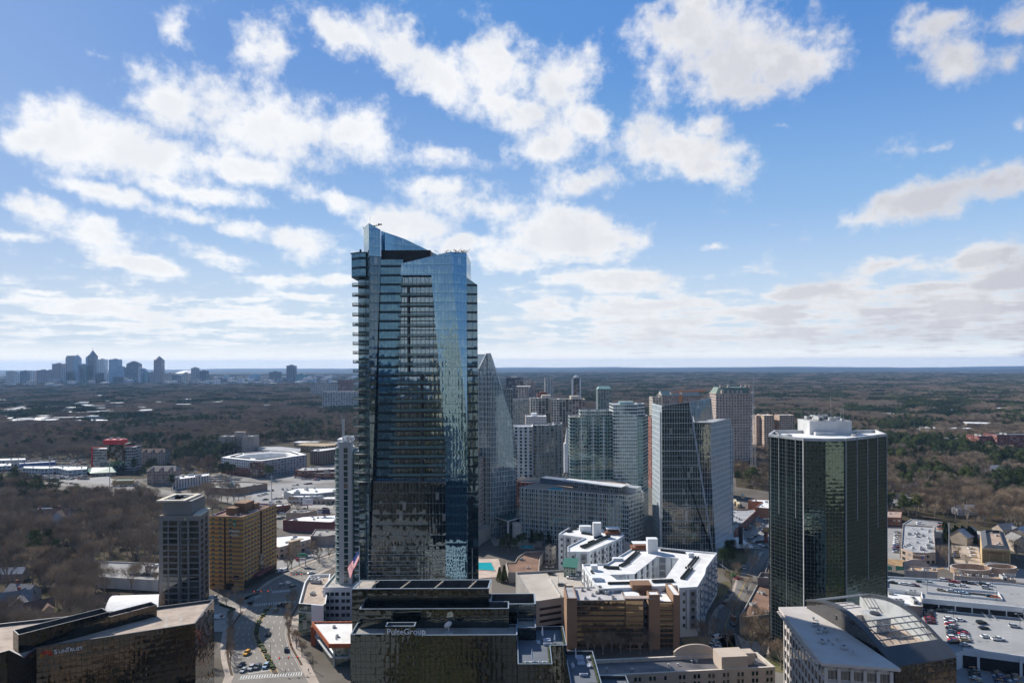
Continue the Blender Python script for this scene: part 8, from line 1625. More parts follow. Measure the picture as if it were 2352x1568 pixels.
for(lab,x0,y0,x1,y1,z,wm,rm)in(('low white-roofed clubhouse below the viewpoint',26,70,48,98,6,whw,white_mem),('teal-roofed pool house below the viewpoint',-2+30,108,50,122,5,whw,pm('teal_metal_roof',(0.08,0.30,0.32),.5)),('low tan building below the viewpoint',-120,150-28,-90,150-8,9,stucw,gravel_tan),('long brick building below the viewpoint',90,140,180,156,12,brickw,brown_roof)):
 t=thing('low_building',lab,'building',((x0+x1)/2,(y0+y1)/2,0));block(t,[(x0,y0),(x1,y0),(x1,y1),(x0,y1)],0,z,wm,rm,4,4,par=.5)
# trees
def leafmat(name,c1,c2,c3):
 m,n,p=_mat(name);oi=n.new('ShaderNodeObjectInfo');g=n.new('ShaderNodeNewGeometry').outputs['Position']
 r=oi.outputs['Random'];f=n.noise(g,.006,4.0,.6)[0];c=n.mix(r,rgba(c1),rgba(c2));c=n.mix(n.smooth(f,.42,.62,0,.7),c,rgba(c3))
 n.l.new(c,p.inputs['Base Color']);p.inputs['Roughness'].default_value=.9;p.inputs['Specular IOR Level'].default_value=.15;return m
bark=pm('bark',(0.34,0.29,0.24),.95,.2,.8)
twigm=leafmat('bare_twigs',(0.40,0.30,0.20),(0.12,0.088,0.060),(0.30,0.25,0.19))
pinem=leafmat('pine_needles',(0.095,0.115,0.025),(0.030,0.055,0.016),(0.055,0.072,0.022))
def bare(seed,h,r,n_tw,tw,lw,limbs=9):
 """winter tree: limbs, then a cloud of fine twigs fanning up and out"""
 rd=random.Random(seed);tb,cb=MB(),MB();z0=h*.3;tb.bar((0,0,-.4),(0,0,z0),.028*h,0,5,.02*h);tips=[]
 for i in range(limbs):
  a=2*pi*i/limbs+rd.uniform(-.3,.3);q=rd.uniform(.35,1);p1=Vector((cos(a)*r*.45*q,sin(a)*r*.45*q,z0+(h-z0)*rd.uniform(.3,.6)));tb.bar((0,0,z0*rd.uniform(.7,1)),p1,.015*h,0,4,.009*h)
  for j in range(3):a2=a+rd.uniform(-.8,.8);p2=p1+Vector((cos(a2)*r*.4*q,sin(a2)*r*.4*q,(h-p1 .z)*rd.uniform(.2,.75)));tb.bar(p1,p2,.009*h,0,3,.004*h);tips.append(p2)
 c=Vector((0,0,z0+(h-z0)*.5));hz_=(h-z0)*.55
 for i in range(n_tw):
  b=rd.choice(tips)if i%3 else c;d=Vector((rd.gauss(0,1),rd.gauss(0,1),rd.gauss(.25,.8))).normalized();q=rd.uniform(.25,1)**.5
  p=(b+d*rd.uniform(.3,.32*r))if i%3 else Vector((d.x*r*q,d.y*r*q,d.z*hz_*q))+c
  o=(p-Vector((0,0,z0))).normalized()+Vector((rd.uniform(-.5,.5),rd.uniform(-.5,.5),rd.uniform(0,.5)));o.normalize();s=o.orthogonal().normalized();s.rotate(Matrix.Rotation(rd.uniform(0,6.3),3,o));L=tw*rd.uniform(.6,1.4)
  cb.face([p-s*lw,p+s*lw,p+o*L])
 return tb,cb
def pine(seed,h,r,n_cl,per,lf):
 rd=random.Random(seed);tb,cb=MB(),MB();tb.bar((0,0,-.4),(0,0,h*.9),.017*h,0,5,.006*h)
 for i in range(n_cl):
  t=rd.uniform(0,1)**.8;z=h*(.45+.53*t);a=rd.uniform(0,6.3);R_=r*(1-.6*t**2)*rd.uniform(.25,1);c=Vector((cos(a)*R_,sin(a)*R_,z));
  if i%3==0:tb.bar((0,0,z-.8),c,.004*h,0,3,.002*h)
  for j in range(per):d=Vector((rd.gauss(0,1),rd.gauss(0,1),rd.gauss(.1,.5)))*(.13*r+.25);p=c+d;u_=Vector((rd.gauss(0,1),rd.gauss(0,1),rd.gauss(0,.6))).normalized()*lf;v_=u_.orthogonal().normalized()*lf*.6;cb.face([p-u_,p+v_,p+u_])
 return tb,cb
def cone(seed,h,r,n_):
 rd=random.Random(seed);tb,cb=MB(),MB();tb.bar((0,0,-.3),(0,0,h*.3),.02*h,0,5)
 for i in range(n_):t=rd.uniform(0,1)**1.4;a=rd.uniform(0,6.3);R_=r*(1-t)*rd.uniform(.7,1.05)+.1;p=Vector((cos(a)*R_,sin(a)*R_,h*(.06+.94*t)));u_=Vector((cos(a),sin(a),.5))*.45;v_=Vector((-sin(a),cos(a),rd.uniform(-.3,.3)))*.3;cb.face([p-v_,p+v_,p+u_])
 return tb,cb
KIND={'bare':[bare(s,14+s%3,5.6+.5*(s%2),1250,1.6,.042)for s in range(4)],'young':[bare(20+s,8,2.3,800,.9,.028,6)for s in range(3)],'pine':[pine(40+s,19,4.6,85,34,.42)for s in range(3)],'conifer':[cone(60,9,2.2,1900)]}
TM={k:[(mesh('trunk',a,bark),mesh('crown',b,pinem if k in('pine','conifer')else twigm))for a,b in v]for k,v in KIND.items()}
def tree(kind,x,y,z,s,label,group,i=0):
 nm={'bare':'bare_tree','young':'street_tree','pine':'pine_tree','conifer':'conifer'}[kind];t=thing(nm,label,'tree',(x,y,z),group);t.rotation_euler=(0,0,(i*2.4)%6.28);t.scale=(s,s,s);a,b=TM[kind][i%len(TM[kind])]
 for n_,me in(('trunk',a),('crown',b)):o=bpy.data.objects.new(n_,me);C.objects.link(o);o.parent=t
E1=[(-400,1054),(200,1052),(200,1066),(310,1058),(405,1072),(410,1085),(480,1088),(505,1060),(575,1024),(690,1010),(775,1012),(1180,1020),(1300,1006),(1640,1000),(1678,985),(1770,985),(1772,1035),(1700,1040),(1690,1050),(1692,1118),(1770,1128),(2036,1180),(2070,1187),(2163,1190),(2168,1200),(2352,1215),(2900,1240),(2900,1700),(490,1700),(480,1400),(366,1395),(366,1335),(222,1330),(222,1290),(366,1290),(366,1150),(480,1180),(480,1128),(430,1154),(300,1152),(130,1144),(70,1112),(-400,1104)]
BALL=[(205,1640),(390,1640),(370,1358),(248,1360),(222,1404)]
import numpy as np
rng=np.random.default_rng(5);pts=[]
def forest(r0,r1,sp,smin):
 n_=int((radians_span:=1.62)*(r1*r1-r0*r0)/2/(sp*sp));rr=np.sqrt(rng.uniform(r0*r0,r1*r1,n_));aa=rng.uniform(-.81,.81,n_)
 for r_,a_ in zip(rr,aa):yield r_*sin(a_),r_*cos(a_)
cg={}
for(cx,cy,cr)in CLEAR:
 for i in range(int((cx-cr)//100),int((cx+cr)//100)+1):
  for j in range(int((cy-cr)//100),int((cy+cr)//100)+1):cg.setdefault((i,j),[]).append((cx,cy,cr))
def free(x,y):
 for(cx,cy,cr)in cg.get((int(x//100),int(y//100)),()):
  if(x-cx)**2+(y-cy)**2<cr*cr:return False
 return True
def pinef(x,y):return mnoise.noise(Vector((x/170.0,y/170.0,7.7)))+.5*mnoise.noise(Vector((x/45.0,y/45.0,2.2)))
near=[]
for(r0,r1,sp,lod)in((230,1900,8.3,0),(1900,9500,33,1)):
 for x,y in forest(r0,r1,sp,0):
  if not free(x,y):continue
  if lod==1 and 4200<y<6900 and-.80<x/y<-.2 and rng.uniform()<.75:continue
  z=ht(x,y);px,py=proj((x,y,z))
  if inpoly((px,py),E1)or inpoly((px,py),BALL)or px<-300 or px>2650:continue
  if lod==0 and 366<px<480 and py>1150:continue
  pf=pinef(x,y);r_=hypot(x,y);isp=pf>((-.1 if px<200 and 1130<py<1320 else .45 if py>1320 else .14)if px<1200 else .08)+rng.normal(0,.12)
  if lod==0:near.append((r_,x,y,z,isp,rng.uniform(.6,1.25),px,py))
  else:pts.append((x,y,z-1,3+(1 if isp else 0)*2+int(rng.integers(0,2)),rng.uniform(0,6.28),rng.uniform(.85,1.2)))
near.sort();k=0
grp={'bare':'bare trees of the near woods','pine':'pines of the near woods'}
for(r_,x,y,z,isp,s,px,py)in near:
 inview=0<px<2352 and py<1600 and not(480<px<1690)
 if k<290 and inview:
  zone=('behind the houses at the left edge'if py>1330 else 'above the left-edge rooftops'if py>1260 else 'below the big white house')if px<130 else('between the white ballroom roof and the left-edge houses'if py>1330 else 'left of the open parking deck'if py>1260 else 'right of the big white house')if px<366 else 'near the yellow-tan hotel'if px>2200 else 'just right of the dark glass tower'if px>1700 else 'behind the ochre hotel'
  tree('pine'if isp else 'bare',x,y,z,s,('tall 'if s>1.0 else 'medium 'if s>.85 else 'small ')+('dark green pine 'if isp else 'bare grey-brown tree ')+zone,grp['pine'if isp else 'bare'],k);k+=1
 elif r_<900:pts.append((x,y,z,0 if isp else 7+int(rng.integers(0,2)),rng.uniform(0,6.28),s))
 else:pts.append((x,y,z,0 if isp else 1+int(rng.integers(0,2)),rng.uniform(0,6.28),s))
for _ in range(7000):
 a_=rng.uniform(0,6.28);r_=230+2300*rng.uniform()**.6;x,y=r_*cos(a_),-abs(r_*sin(a_))-20;pts.append((x,y,ht(x,y),3+int(rng.integers(0,4)),rng.uniform(0,6.28),1.0))
for _ in range(700):
 x,y=rng.uniform(-260,260),rng.uniform(-60,185)
 if(-200<x<-55 and 8<y<118)or(58<x<212 and 18<y<160)or(-15<x<56 and y>-100)and rng.uniform()<.85:continue
 pts.append((x,y,0,0 if rng.uniform()<.25 else 7,rng.uniform(0,6.28),.75))
def joined(name,a,b,mats):
 mb=MB();mb.v=a.v+b.v;mb.f=list(a.f)+[tuple(i+len(a.v)for i in f)for f in b.f];mb.mi=[0]*len(a.f)+[1]*len(b.f);mb.uv=a.uv+b.uv;return mesh(name,mb,mats)
def grove(seed,pn):
 rd=random.Random(seed);A_,B_=MB(),MB()
 for i in range(22):
  x,y=rd.uniform(-19,19),rd.uniform(-19,19);a,b=pine(seed*50+i,rd.uniform(13,18),4.5,16,7,1.3)if rd.random()<pn else bare(seed*50+i,rd.uniform(11,15),5.6,80,3.0,.32,3)
  tgt=B_ if True else A_
  k0=len(B_.v);B_.v+=[(p[0]+x,p[1]+y,p[2])for p in b.v];B_.f+=[tuple(j+k0 for j in f)for f in b.f];B_.mi+=[0 if False else b_ for b_ in b.mi];B_.uv+=b.uv
 B_.mi=[0]*len(B_.f);return B_
src=[joined('t',*pine(90,18,4.6,38,16,.75),[bark,pinem])]+[joined('t',*bare(91+s,14,5.6,420,2.0,.13,6),[bark,twigm])for s in range(2)]+[mesh('t',grove(1,.04),[twigm]),mesh('t',grove(2,.1),[twigm]),mesh('t',grove(3,.8),[pinem]),mesh('t',grove(4,.7),[pinem])]+[joined('t',*KIND['bare'][s],[bark,twigm])for s in range(2)]
sc_col=bpy.data.collections.new('tree_kinds')
for i,me in enumerate(src):o=bpy.data.objects.new('tree_kind_%02d'%i,me);sc_col.objects.link(o)
fm_=bpy.data.meshes.new('forest');fm_.from_pydata([(p[0],p[1],p[2])for p in pts],[],[])
for nm,ty,ix in(('kind','INT',3),('turn','FLOAT',4),('size','FLOAT',5)):
 at_=fm_.attributes.new(nm,ty,'POINT');at_.data.foreach_set('value',[(int(p[ix])if ty=='INT'else float(p[ix]))for p in pts])
fo=bpy.data.objects.new('forest',fm_);C.objects.link(fo);fo['kind']='stuff'
ng=bpy.data.node_groups.new('forest_scatter','GeometryNodeTree');ng.interface.new_socket('Geometry',in_out='INPUT',socket_type='NodeSocketGeometry');ng.interface.new_socket('Geometry',in_out='OUTPUT',socket_type='NodeSocketGeometry')
def gn(t,**k):
 n=ng.nodes.new(t)
 for a,b in k.items():setattr(n,a,b)
 return n
gi,go_=gn('NodeGroupInput'),gn('NodeGroupOutput');ci=gn('GeometryNodeCollectionInfo');ci.inputs[0].default_value=sc_col;ci.inputs[1].default_value=True;ci.inputs[2].default_value=True
ip=gn('GeometryNodeInstanceOnPoints');ip.inputs['Pick Instance'].default_value=True
def na(nm,ty):n=gn('GeometryNodeInputNamedAttribute',data_type=ty);n.inputs[0].default_value=nm;return n.outputs[0]
cx_=gn('ShaderNodeCombineXYZ');ng.links.new(na('turn','FLOAT'),cx_.inputs[2]);e2r=gn('FunctionNodeEulerToRotation');ng.links.new(cx_.outputs[0],e2r.inputs[0])
ng.links.new(gi.outputs[0],ip.inputs['Points']);ng.links.new(ci.outputs[0],ip.inputs['Instance']);ng.links.new(na('kind','INT'),ip.inputs['Instance Index']);ng.links.new(e2r.outputs[0],ip.inputs['Rotation']);ng.links.new(na('size','FLOAT'),ip.inputs['Scale']);ng.links.new(ip.outputs[0],go_.inputs[0])
md=fo.modifiers.new('scatter','NODES');md.node_group=ng
def tp(kind,f,spots,label,group,s=1.0,z=0.0):
 for i,(X,Y)in enumerate(spots):p=G(*f(X,Y),z);tree(kind,p.x,p.y,z,s*(.85+.3*((i*37)%10)/10),label,group,i)
tp('young',z6,[(605,660),(715,615),(775,740),(510,545)],'bare street tree round the hotel forecourt','bare trees round the hotel forecourt',1.15)
tp('young',z6,[(655,860+62*i)for i in range(9)],'small bare street tree along the left kerb of the avenue','bare trees along the left kerb of the avenue',.95)
tp('young',z6,[(1330,640),(1385,700),(1345,780),(1325,860),(1330,930),(1345,1010),(1390,1080),(1435,1160),(1430,640),(1400,600),(1440,1090),(1500,1250)],'small bare street tree along the right kerb of the avenue','bare trees along the right kerb of the avenue',.95)
tp('bare',z6,[(1335,245),(1375,225),(1640,100),(1820,105),(1700,150),(1600,60)],'larger bare tree by the strip mall entrance','bare trees by the strip mall entrance',.7)
tp('bare',z65,[(555,1030),(480,1180),(400,1130),(700,1180),(770,900),(910,610),(800,440),(990,380),(740,540)],'bare tree beside the shaded side street','bare trees beside the side street',.72)
tp('bare',z65,[(1000,1080),(1060,1240),(1090,1270),(1165,1350),(1280,1420),(960,1240),(1120,1130),(1230,1200),(1050,1010),(940,1080),(1180,1240)],'bare tree on the plaza between the brown pavilion and the dark tower','bare trees on the plaza',.85)
tp('bare',lambda X,Y:(X,Y),[(1365,1498),(1385,1502),(1405,1497),(1425,1500),(1448,1497),(1470,1502),(1350,1500),(1495,1500)],'bare tree between the tan office and the beige hotel','bare trees between tan office and beige hotel',.62)
tp('conifer',z188,[(370,1480),(430,1500),(780,1005),(990,1015)],'dark pointed conifer near the pools','pointed conifers near the pools',1.15)
tp('pine',z188,[(420,1090),(470,1070),(520,1100),(600,1060),(640,1080),(560,1120),(870,1040),(900,1060),(400,1130),(680,1040),(480,1140),(830,1050)],'dark evergreen in the garden before the glass hotel','evergreens in the hotel garden',.55)
tp('pine',z65,[(690,300),(720,260),(740,330),(700,220),(760,260),(650,350)],'dark evergreen at the foot of the sail-topped tower','evergreens at the foot of the sail-topped tower',.75)
tp('conifer',z338,[(1420+30*i,530+4*i)for i in range(11)]+[(1330,500),(1300,460),(1340,560)],'conifer of the dense screen left of the yellow-tan hotel','conifer screen left of the yellow-tan hotel',1.3)
tp('bare',z338,[(1600,880),(1330,870),(1330,800),(1470,760),(1250,800),(2230,700),(2260,760),(2300,600)],'bare tree round the sandy car park of the yellow-tan hotel','bare trees round the sandy car park',.7)
tp('pine',z4,[(540,480),(690,530),(740,540),(780,520),(620,560),(1230,560),(1290,550),(2290,600)],'dark pine in front of the broad block of flats','pines before the broad block of flats',.95)
tp('bare',z4,[(700,870),(780,850),(850,840),(930,830),(480,900),(560,930),(620,850),(500,1020),(1560,960),(1640,1040),(700,750),(620,740),(820,760)],'bare tree between the hotels and the flat brick store','bare trees behind the two hotels',.9)
tp('bare',z290,[(220,1000),(240,960),(510,1010),(880,1080),(680,930),(420,1400),(480,1500)],'bare tree by the car park right of the sail-topped tower','bare trees by the strip mall car park',.55)
tp('bare',z250,[(380+20*i,1340+30*(i%5))for i in range(10)]+[(1380+45*i,1330+50*(i%4))for i in range(10)]+[(1350+42*i,1450+40*(i%3))for i in range(11)],'bare tree between the sail-topped tower and the dark tower','bare trees between the two glass towers',.9)
tp('pine',z3,[(1960,480),(2060,470),(2000,450),(1910,560),(1790,480),(2290,700)],'dark pine among the car lots left of the inn','pines among the car lots',.95)
# cars
paint=ocol('car_paint',.25,.6);cgl=pm('car_glass',(0.012,0.015,0.018),.05,.1,1,spec=.9);tyre=pm('tyre_rubber',(0.02,0.02,0.02),.8);
def car_meshes(kind):
 L,Wd,hb,hr={'sedan':(4.7,1.8,.95,1.42),'suv':(4.8,1.9,1.12,1.75),'pickup':(5.8,2.0,1.15,1.85),'van':(5.6,2.0,1.15,2.25)}[kind];w2=Wd/2
 gx={'sedan':(-1.9,-1.2,.45,1.2),'suv':(-2.3,-1.95,.5,1.15),'pickup':(-.75,-.6,.9,1.45),'van':(-2.7,-2.55,1.5,2.2)}[kind]
 b=MB();pr=[(-L/2,.38),(-L/2,hb-.08),(-L/2+.15,hb),(L/2-.9,hb-.02),(L/2-.1,hb-.2),(L/2,.65),(L/2-.05,.35)]
 for(x0,z0),(x1,z1)in zip(pr,pr[1:]+pr[:1]):b.face([(x0,-w2,z0),(x0,w2,z0),(x1,w2,z1),(x1,-w2,z1)][::-1]if False else[(x0,-w2,z0),(x1,-w2,z1),(x1,w2,z1),(x0,w2,z0)][::-1])
 b.face([(x,-w2,z)for x,z in pr][::-1]);b.face([(x,w2,z)for x,z in pr])
 y1=w2-.22;rf=[(gx[1],-y1,hr),(gx[2],-y1,hr),(gx[2],y1,hr),(gx[1],y1,hr)];b.face(rf)
 bs=[(gx[0],-w2+.06,hb-.02),(gx[3],-w2+.06,hb-.05),(gx[3],w2-.06,hb-.05),(gx[0],w2-.06,hb-.02)]
 if kind=='pickup':b.face([(-2.75,-.8,hb+.004),(-.85,-.8,hb+.004),(-.85,.8,hb+.004),(-2.75,.8,hb+.004)],1)
 g=MB()
 for i in range(4):j=(i+1)%4;g.face([bs[i],bs[j],rf[j],rf[i]])
 for f_ in(.45,):
  for s_ in(-1,1):x=lin(gx[0],gx[3],f_);g.face([(x-.06,s_*(w2-.05),hb),(x+.06,s_*(w2-.05),hb),(x+.06,s_*(y1+.012),hr),(x-.06,s_*(y1+.012),hr)],1)
 if kind=='van':[b.face([(-2.5,s_*(w2-.04),hb),(.5,s_*(w2-.04),hb),(.5,s_*(y1+.01),hr),(-2.5,s_*(y1+.01),hr)])for s_ in(-1,1)]
 return mesh('body',b,[paint,tyre]),mesh('windows',g,[cgl,paint]),L,w2
wm_=MB();K=10
for s_ in(-1,1):wm_.face([(.33*cos(2*pi*i/K)*1,s_*.11,.33*sin(2*pi*i/K))for i in range(K)][::-s_])
for i in range(K):a,b=2*pi*i/K,2*pi*(i+1)/K;wm_.face([(.33*cos(a),-.11,.33*sin(a)),(.33*cos(b),-.11,.33*sin(b)),(.33*cos(b),.11,.33*sin(b)),(.33*cos(a),.11,.33*sin(a))])
wheelm=mesh('wheel',wm_,[tyre]);CM={k:car_meshes(k)for k in('sedan','suv','pickup','van')}
COL={'white':(.78,.78,.78),'silver':(.45,.47,.49),'grey':(.14,.15,.16),'black':(.012,.012,.014),'red':(.38,.015,.02),'dark red':(.14,.012,.015),'blue':(.03,.07,.20),'dark blue':(.015,.025,.06),'yellow':(.75,.36,.02),'orange':(.60,.16,.02),'tan':(.40,.33,.24),'green':(.03,.08,.06),'pale blue':(.35,.50,.60)}
NM={'sedan':'car','suv':'suv','pickup':'pickup_truck','van':'van'}
def car(kind,col,x,y,z,ang,label,group,parts=True,cat=None):
 c=thing('taxi'if 'taxi'in label else 'parked_car'if 'parked'in label else NM[kind],label,cat or NM[kind].replace('_',' '),(x,y,z),group);c.rotation_euler=(0,0,ang);bd,wd,L,w2=CM[kind]
 for nm,me in(('body',bd),('windows',wd)):o=bpy.data.objects.new(nm,me);C.objects.link(o);o.parent=c;o.color=(*COL[col],1)
 if parts:
  for sx in(-.31,.31):
   for sy in(-1,1):o=bpy.data.objects.new('wheel',wheelm);C.objects.link(o);o.parent=c;o.location=(L*sx,sy*(w2-.1),.33)
FC=MB();FCOL=list(COL);BM={}
def farcar(kind,col,x,y,z,ang):
 ca,sa=cos(ang),sin(ang)
 if kind not in BM:BM[kind]=[[[tuple(me.vertices[i].co)for i in pl.vertices]for pl in me.polygons]for me in CM[kind][:2]]
 for j,q in enumerate(BM[kind]):
  for f in q:FC.face([(x+a*ca-b*sa,y+a*sa+b*ca,z+c)for a,b,c in f],FCOL.index(col)if j==0 else len(FCOL))
def zcar(f,z,X,Y,kind,col,ang,label,group=None):p=G(*f(X,Y),z);car(kind,col,p.x,p.y,z+.06,R(ang),label,group)
for X,Y,k,c,a,l in((1243,655,'suv','black',85,'black SUV waiting beside the dark pickup at the upper crosswalk'),(1305,655,'pickup','black',85,'dark pickup waiting at the upper crosswalk'),(1357,675,'sedan','silver',80,'silver car by the right kerb at the upper crosswalk'),(1195,715,'suv','tan',70,'beige SUV behind the waiting dark cars'),(1098,1005,'sedan','black',95,'black car alone in the sunlit right lanes'),(1315,1185,'suv','black',105,'black SUV in the shade near the right kerb'),(848,1225,'suv','yellow',-95,'yellow taxi in the shaded left lanes'),(787,1360,'sedan','dark blue',-95,'dark blue car leftmost in the queue at the lower crosswalk'),(810,1425,'sedan','silver',-95,'silver car in front of the dark blue one at the lower crosswalk'),(903,1400,'suv','silver',-93,'silver SUV in the middle of the queue at the lower crosswalk'),(975,1385,'pickup','grey',-93,'grey pickup in the queue at the lower crosswalk'),(1073,1378,'suv','pale blue',-93,'pale blue SUV rightmost in the queue by the median'),(1253,415,'sedan','silver',55,'silver car turning above the crosswalk'),(1335,398,'suv','white',55,'white SUV beside the turning silver car'),(1390,433,'sedan','black',50,'dark car behind the white SUV above the crosswalk'),(1610,275,'sedan','white',40,'white car beyond the traffic lights'),(1240,255,'van','white',60,'white van left of its twin under the striped hotel'),(1300,248,'van','white',60,'white van right of its twin under the striped hotel'),(455,578,'van','white',10,'white van at the grey hotel door'),(520,808,'van','white',12,'long white shuttle van turning into the forecourt'),(1440,118,'suv','red',120,'red SUV under the shopping centre sign'),(1572,30,'sedan','silver',120,'silver car in the strip mall lot'),(1650,38,'van','white',130,'white and red van in the strip mall lot')):zcar(z6,0,X,Y,k,c,a,l)
for X,Y,k,c,a,l in((755,945,'sedan','black',88,'black car at the lower end of the side street'),(765,880,'van','orange',85,'orange and white truck behind the black car in the side street'),(628,768,'sedan','silver',65,'silver car parked by the white apartment shops'),(665,708,'sedan','dark red',60,'dark red car in the shade of the side street'),(705,640,'sedan','grey',60,'grey car parked on the side street kerb'),(728,590,'suv','grey',60,'grey SUV farther up the side street kerb'),(820,445,'sedan','red',20,'bright red car in the sun at the bend of the side street'),(875,330,'pickup','white',80,'white pickup in the shaded part of the side street'),(585,1090,'van','white',30,'white van parked under the bare trees'),(560,1140,'sedan','white',25,'white car parked beside the white van under the trees'),(585,1188,'sedan','white',25,'white car nearest the arched parapet'),(632,1218,'sedan','silver',20,'silver car half hidden behind the hotel roof'),(940,88,'suv','silver',-10,'silver SUV on the sunny cross street'),(1060,92,'suv','white',-10,'white SUV on the sunny cross street'),(1010,118,'suv','silver',-10,'silver SUV half in shade on the cross street'),(1120,108,'sedan','black',-10,'black car beside the dark tower on the cross street'),(785,68,'sedan','black',-20,'black car leaving the foot of the sail-topped tower')):zcar(z65,0,X,Y,k,c,a,l)
for X,Y,k,c,a,l in((1055,895,'sedan','white',0,'white car at the head of the middle deck row'),(1283,925,'suv','black',0,'black boxy SUV alone on the middle deck'),(1308,982,'sedan','black',0,'black car in front of the boxy SUV on the middle deck'),(1330,1075,'sedan','white',0,'white car standing left of the white pickup on the middle deck'),(1462,1104,'pickup','white',-5,'white pickup alone on the middle deck'),(1640,965,'suv','silver',-15,'silver estate by the lamp post on the middle deck'),(835,792,'suv','black',-10,'black SUV in the shade at the garage foot'),(905,795,'suv','grey',-10,'grey SUV in the shade at the garage foot'),(965,803,'sedan','white',-10,'white car in the sun at the garage foot'),(1110,1165,'sedan','silver',-8,'silver car at the foot of the middle deck row')):zcar(z345,ZM,X,Y,k,c,a,l)
for X,Y,k,c,l in((285,485,'sedan','white','white car half hidden by the dark tower on the roof deck'),(335,492,'sedan','black','black car beside the half hidden white one on the roof deck'),(448,507,'sedan','white','white car left of a pair on the roof deck ramp'),(510,515,'sedan','white','white car beside the dark red one on the roof deck'),(568,521,'sedan','dark red','dark red low car on the roof deck ramp'),(622,481,'sedan','green','grey-green car by the wall of the roof deck'),(735,496,'sedan','silver','silver car behind the grey-green one on the roof deck'),(878,466,'suv','white','white SUV by the restaurant wall on the roof deck'),(933,472,'suv','dark red','dark red SUV beside the white one on the roof deck'),(995,484,'sedan','red','red car beside the dark red SUV on the roof deck'),(1115,492,'suv','black','black SUV right of the red car on the roof deck'),(1180,499,'sedan','grey','grey car right of the black SUV on the roof deck'),(968,518,'sedan','silver','silver car below the red one on the roof deck'),(1090,527,'sedan','white','white car on the lane below the black SUV'),(1305,512,'suv','black','black SUV near the right end of the roof deck wall'),(1363,518,'sedan','white','white car last along the roof deck wall'),(1335,549,'suv','silver','silver SUV above the ramp opening'),(848,571,'sedan','tan','tan car on the middle lane of the roof deck'),(965,587,'sedan','silver','silver car right of the tan one on the roof deck'),(1088,604,'sedan','pale blue','pale blue car by the lamp on the roof deck'),(1380,639,'sedan','black','black car in the ramp opening'),(1440,650,'sedan','orange','orange car in the ramp opening')):zcar(z345,ZU,X,Y,k,c,-28,l)
zcar(lambda X,Y:(X,Y),zD,1433-1433+1312,1328,'pickup','white',170,'white pickup beside the green-roofed pavilion');
zcar(z188,zD,1150,1540,'sedan','grey',5,'grey car in the middle of the garage deck');zcar(z188,zD,1025,1405,'suv','black',-20,'black SUV near the far wall of the garage deck');zcar(z188,0,365,950,'sedan','dark red',0,'dark red car at the canopy entrance');zcar(lambda X,Y:(X,Y),zD,1318,1322,'pickup','white',0,'second white pickup in front of the pavilion')
rnd=random.Random(12)
def row(f,z,a,b,n_,ang,where,occ=.95,parts=False,pal=('white','white','silver','silver','grey','grey','black','black','dark blue','red','dark red','blue','tan')):
 a,b=G(*f(*a),z),G(*f(*b),z)
 for i in range(n_):
  if rnd.random()>occ:continue
  p=a.lerp(b,(i+.5)/n_);c=rnd.choice(pal);k=rnd.choice(('sedan','sedan','suv','suv','pickup'if n_>12 else 'sedan'))
  if f is z3 or f is z4:farcar(k,c,p.x,p.y,z+.08,R(ang));continue
  car(k,c,p.x,p.y,z+.08,R(ang)+rnd.choice((0,pi))+rnd.uniform(-.03,.03),'%s %s parked %s'%(c,k if k!='sedan'else 'car',where),'cars parked '+where,parts)
row(z345,ZM,(700,785),(745,955),8,-5,'in the left row of the middle deck',parts=True);row(z345,ZM,(935,875),(985,1150),12,-5,'in the long row of the middle deck',parts=True);row(z345,ZM,(1065,985),(1115,1130),6,-5,'in the short row of the middle deck',parts=True)
row(z345,.05,(1150,1280),(1240,1600),12,-4,'in the first row of the lowest lot',parts=True);row(z345,.05,(1420,1335),(1500,1600),10,-4,'in the second row of the lowest lot',parts=True);row(z345,.05,(1560,1350),(1660,1600),10,-4,'in the third row of the lowest lot',parts=True)
row(z338,.05,(690,420),(665,700),11,0,'beside the long bank branch',pal=('blue','white','yellow','white','red','silver','black','dark red'));row(z338,5,(975,272),(975,330),3,0,'on the deck behind the bank branch',pal=('white','silver'));row(z338,5,(1255,300),(1250,400),4,0,'at the right of the deck behind the bank branch',pal=('black','orange','dark blue'))
row(z338,.1,(1650,615),(1690,775),3,0,'in the sandy lot of the yellow-tan hotel',pal=('silver','white','grey'));row(z338,.1,(1450,680),(1470,800),5,0,'under trees in the sandy hotel lot')
row(z290,.1,(735,600),(340,935),15,5,'along the front of the strip mall');row(z290,.1,(930,640),(740,850),8,10,'in the second row of the strip mall lot');row(z290,.1,(680,990),(510,1090),6,10,'near the street in the strip mall lot');row(z290,.1,(750,915),(930,915),4,80,'by the sign of the strip mall lot');row(z290,.1,(590,1140),(850,1120),5,30,'queueing at the strip mall exit')
row(z65,.06,(1010,420-130),(1080,150),7,75,'up the shaded right lane of the side street')
for(a,b,n_,w_)in(((720,545),(860,515),12,'in the near dealer row'),((760,555),(1000,520),16,'in the second dealer row'),((870,500),(1160,520),16,'before the cream dealership'),((900,560),(1050,530),9,'in the third dealer row')):row(z3,.1,a,b,n_,15,w_,pal=('white','silver','grey','black','dark blue'))
for i in range(4):row(z3,.1,(1500+20*i,385+17*i),(1890,350+19*i),20,15,'in the crowded lot before the red-topped office',.9)
for i in range(3):row(z3,.1,(1500,625+17*i),(1840,595+25*i),14,15,'in front of the green shed',.8)
row(z3,.1,(0,445),(280,440),14,15,'beyond the far left road',.8);row(z3,.1,(40,470),(330,470),10,15,'along the far left road edge',.7);row(z3,.1,(620,575),(1050,630),7,0,'moving on the far left road',.9)
for i in range(7):row(z3,.1,(-60,300+24*i),(1180,285+24*i),60,10+5*i,'between the far left shops',.45)
for i in range(5):row(z3,.1,(300,500+14*i),(1180,495+16*i),40,15,'before the cream dealership',.5)
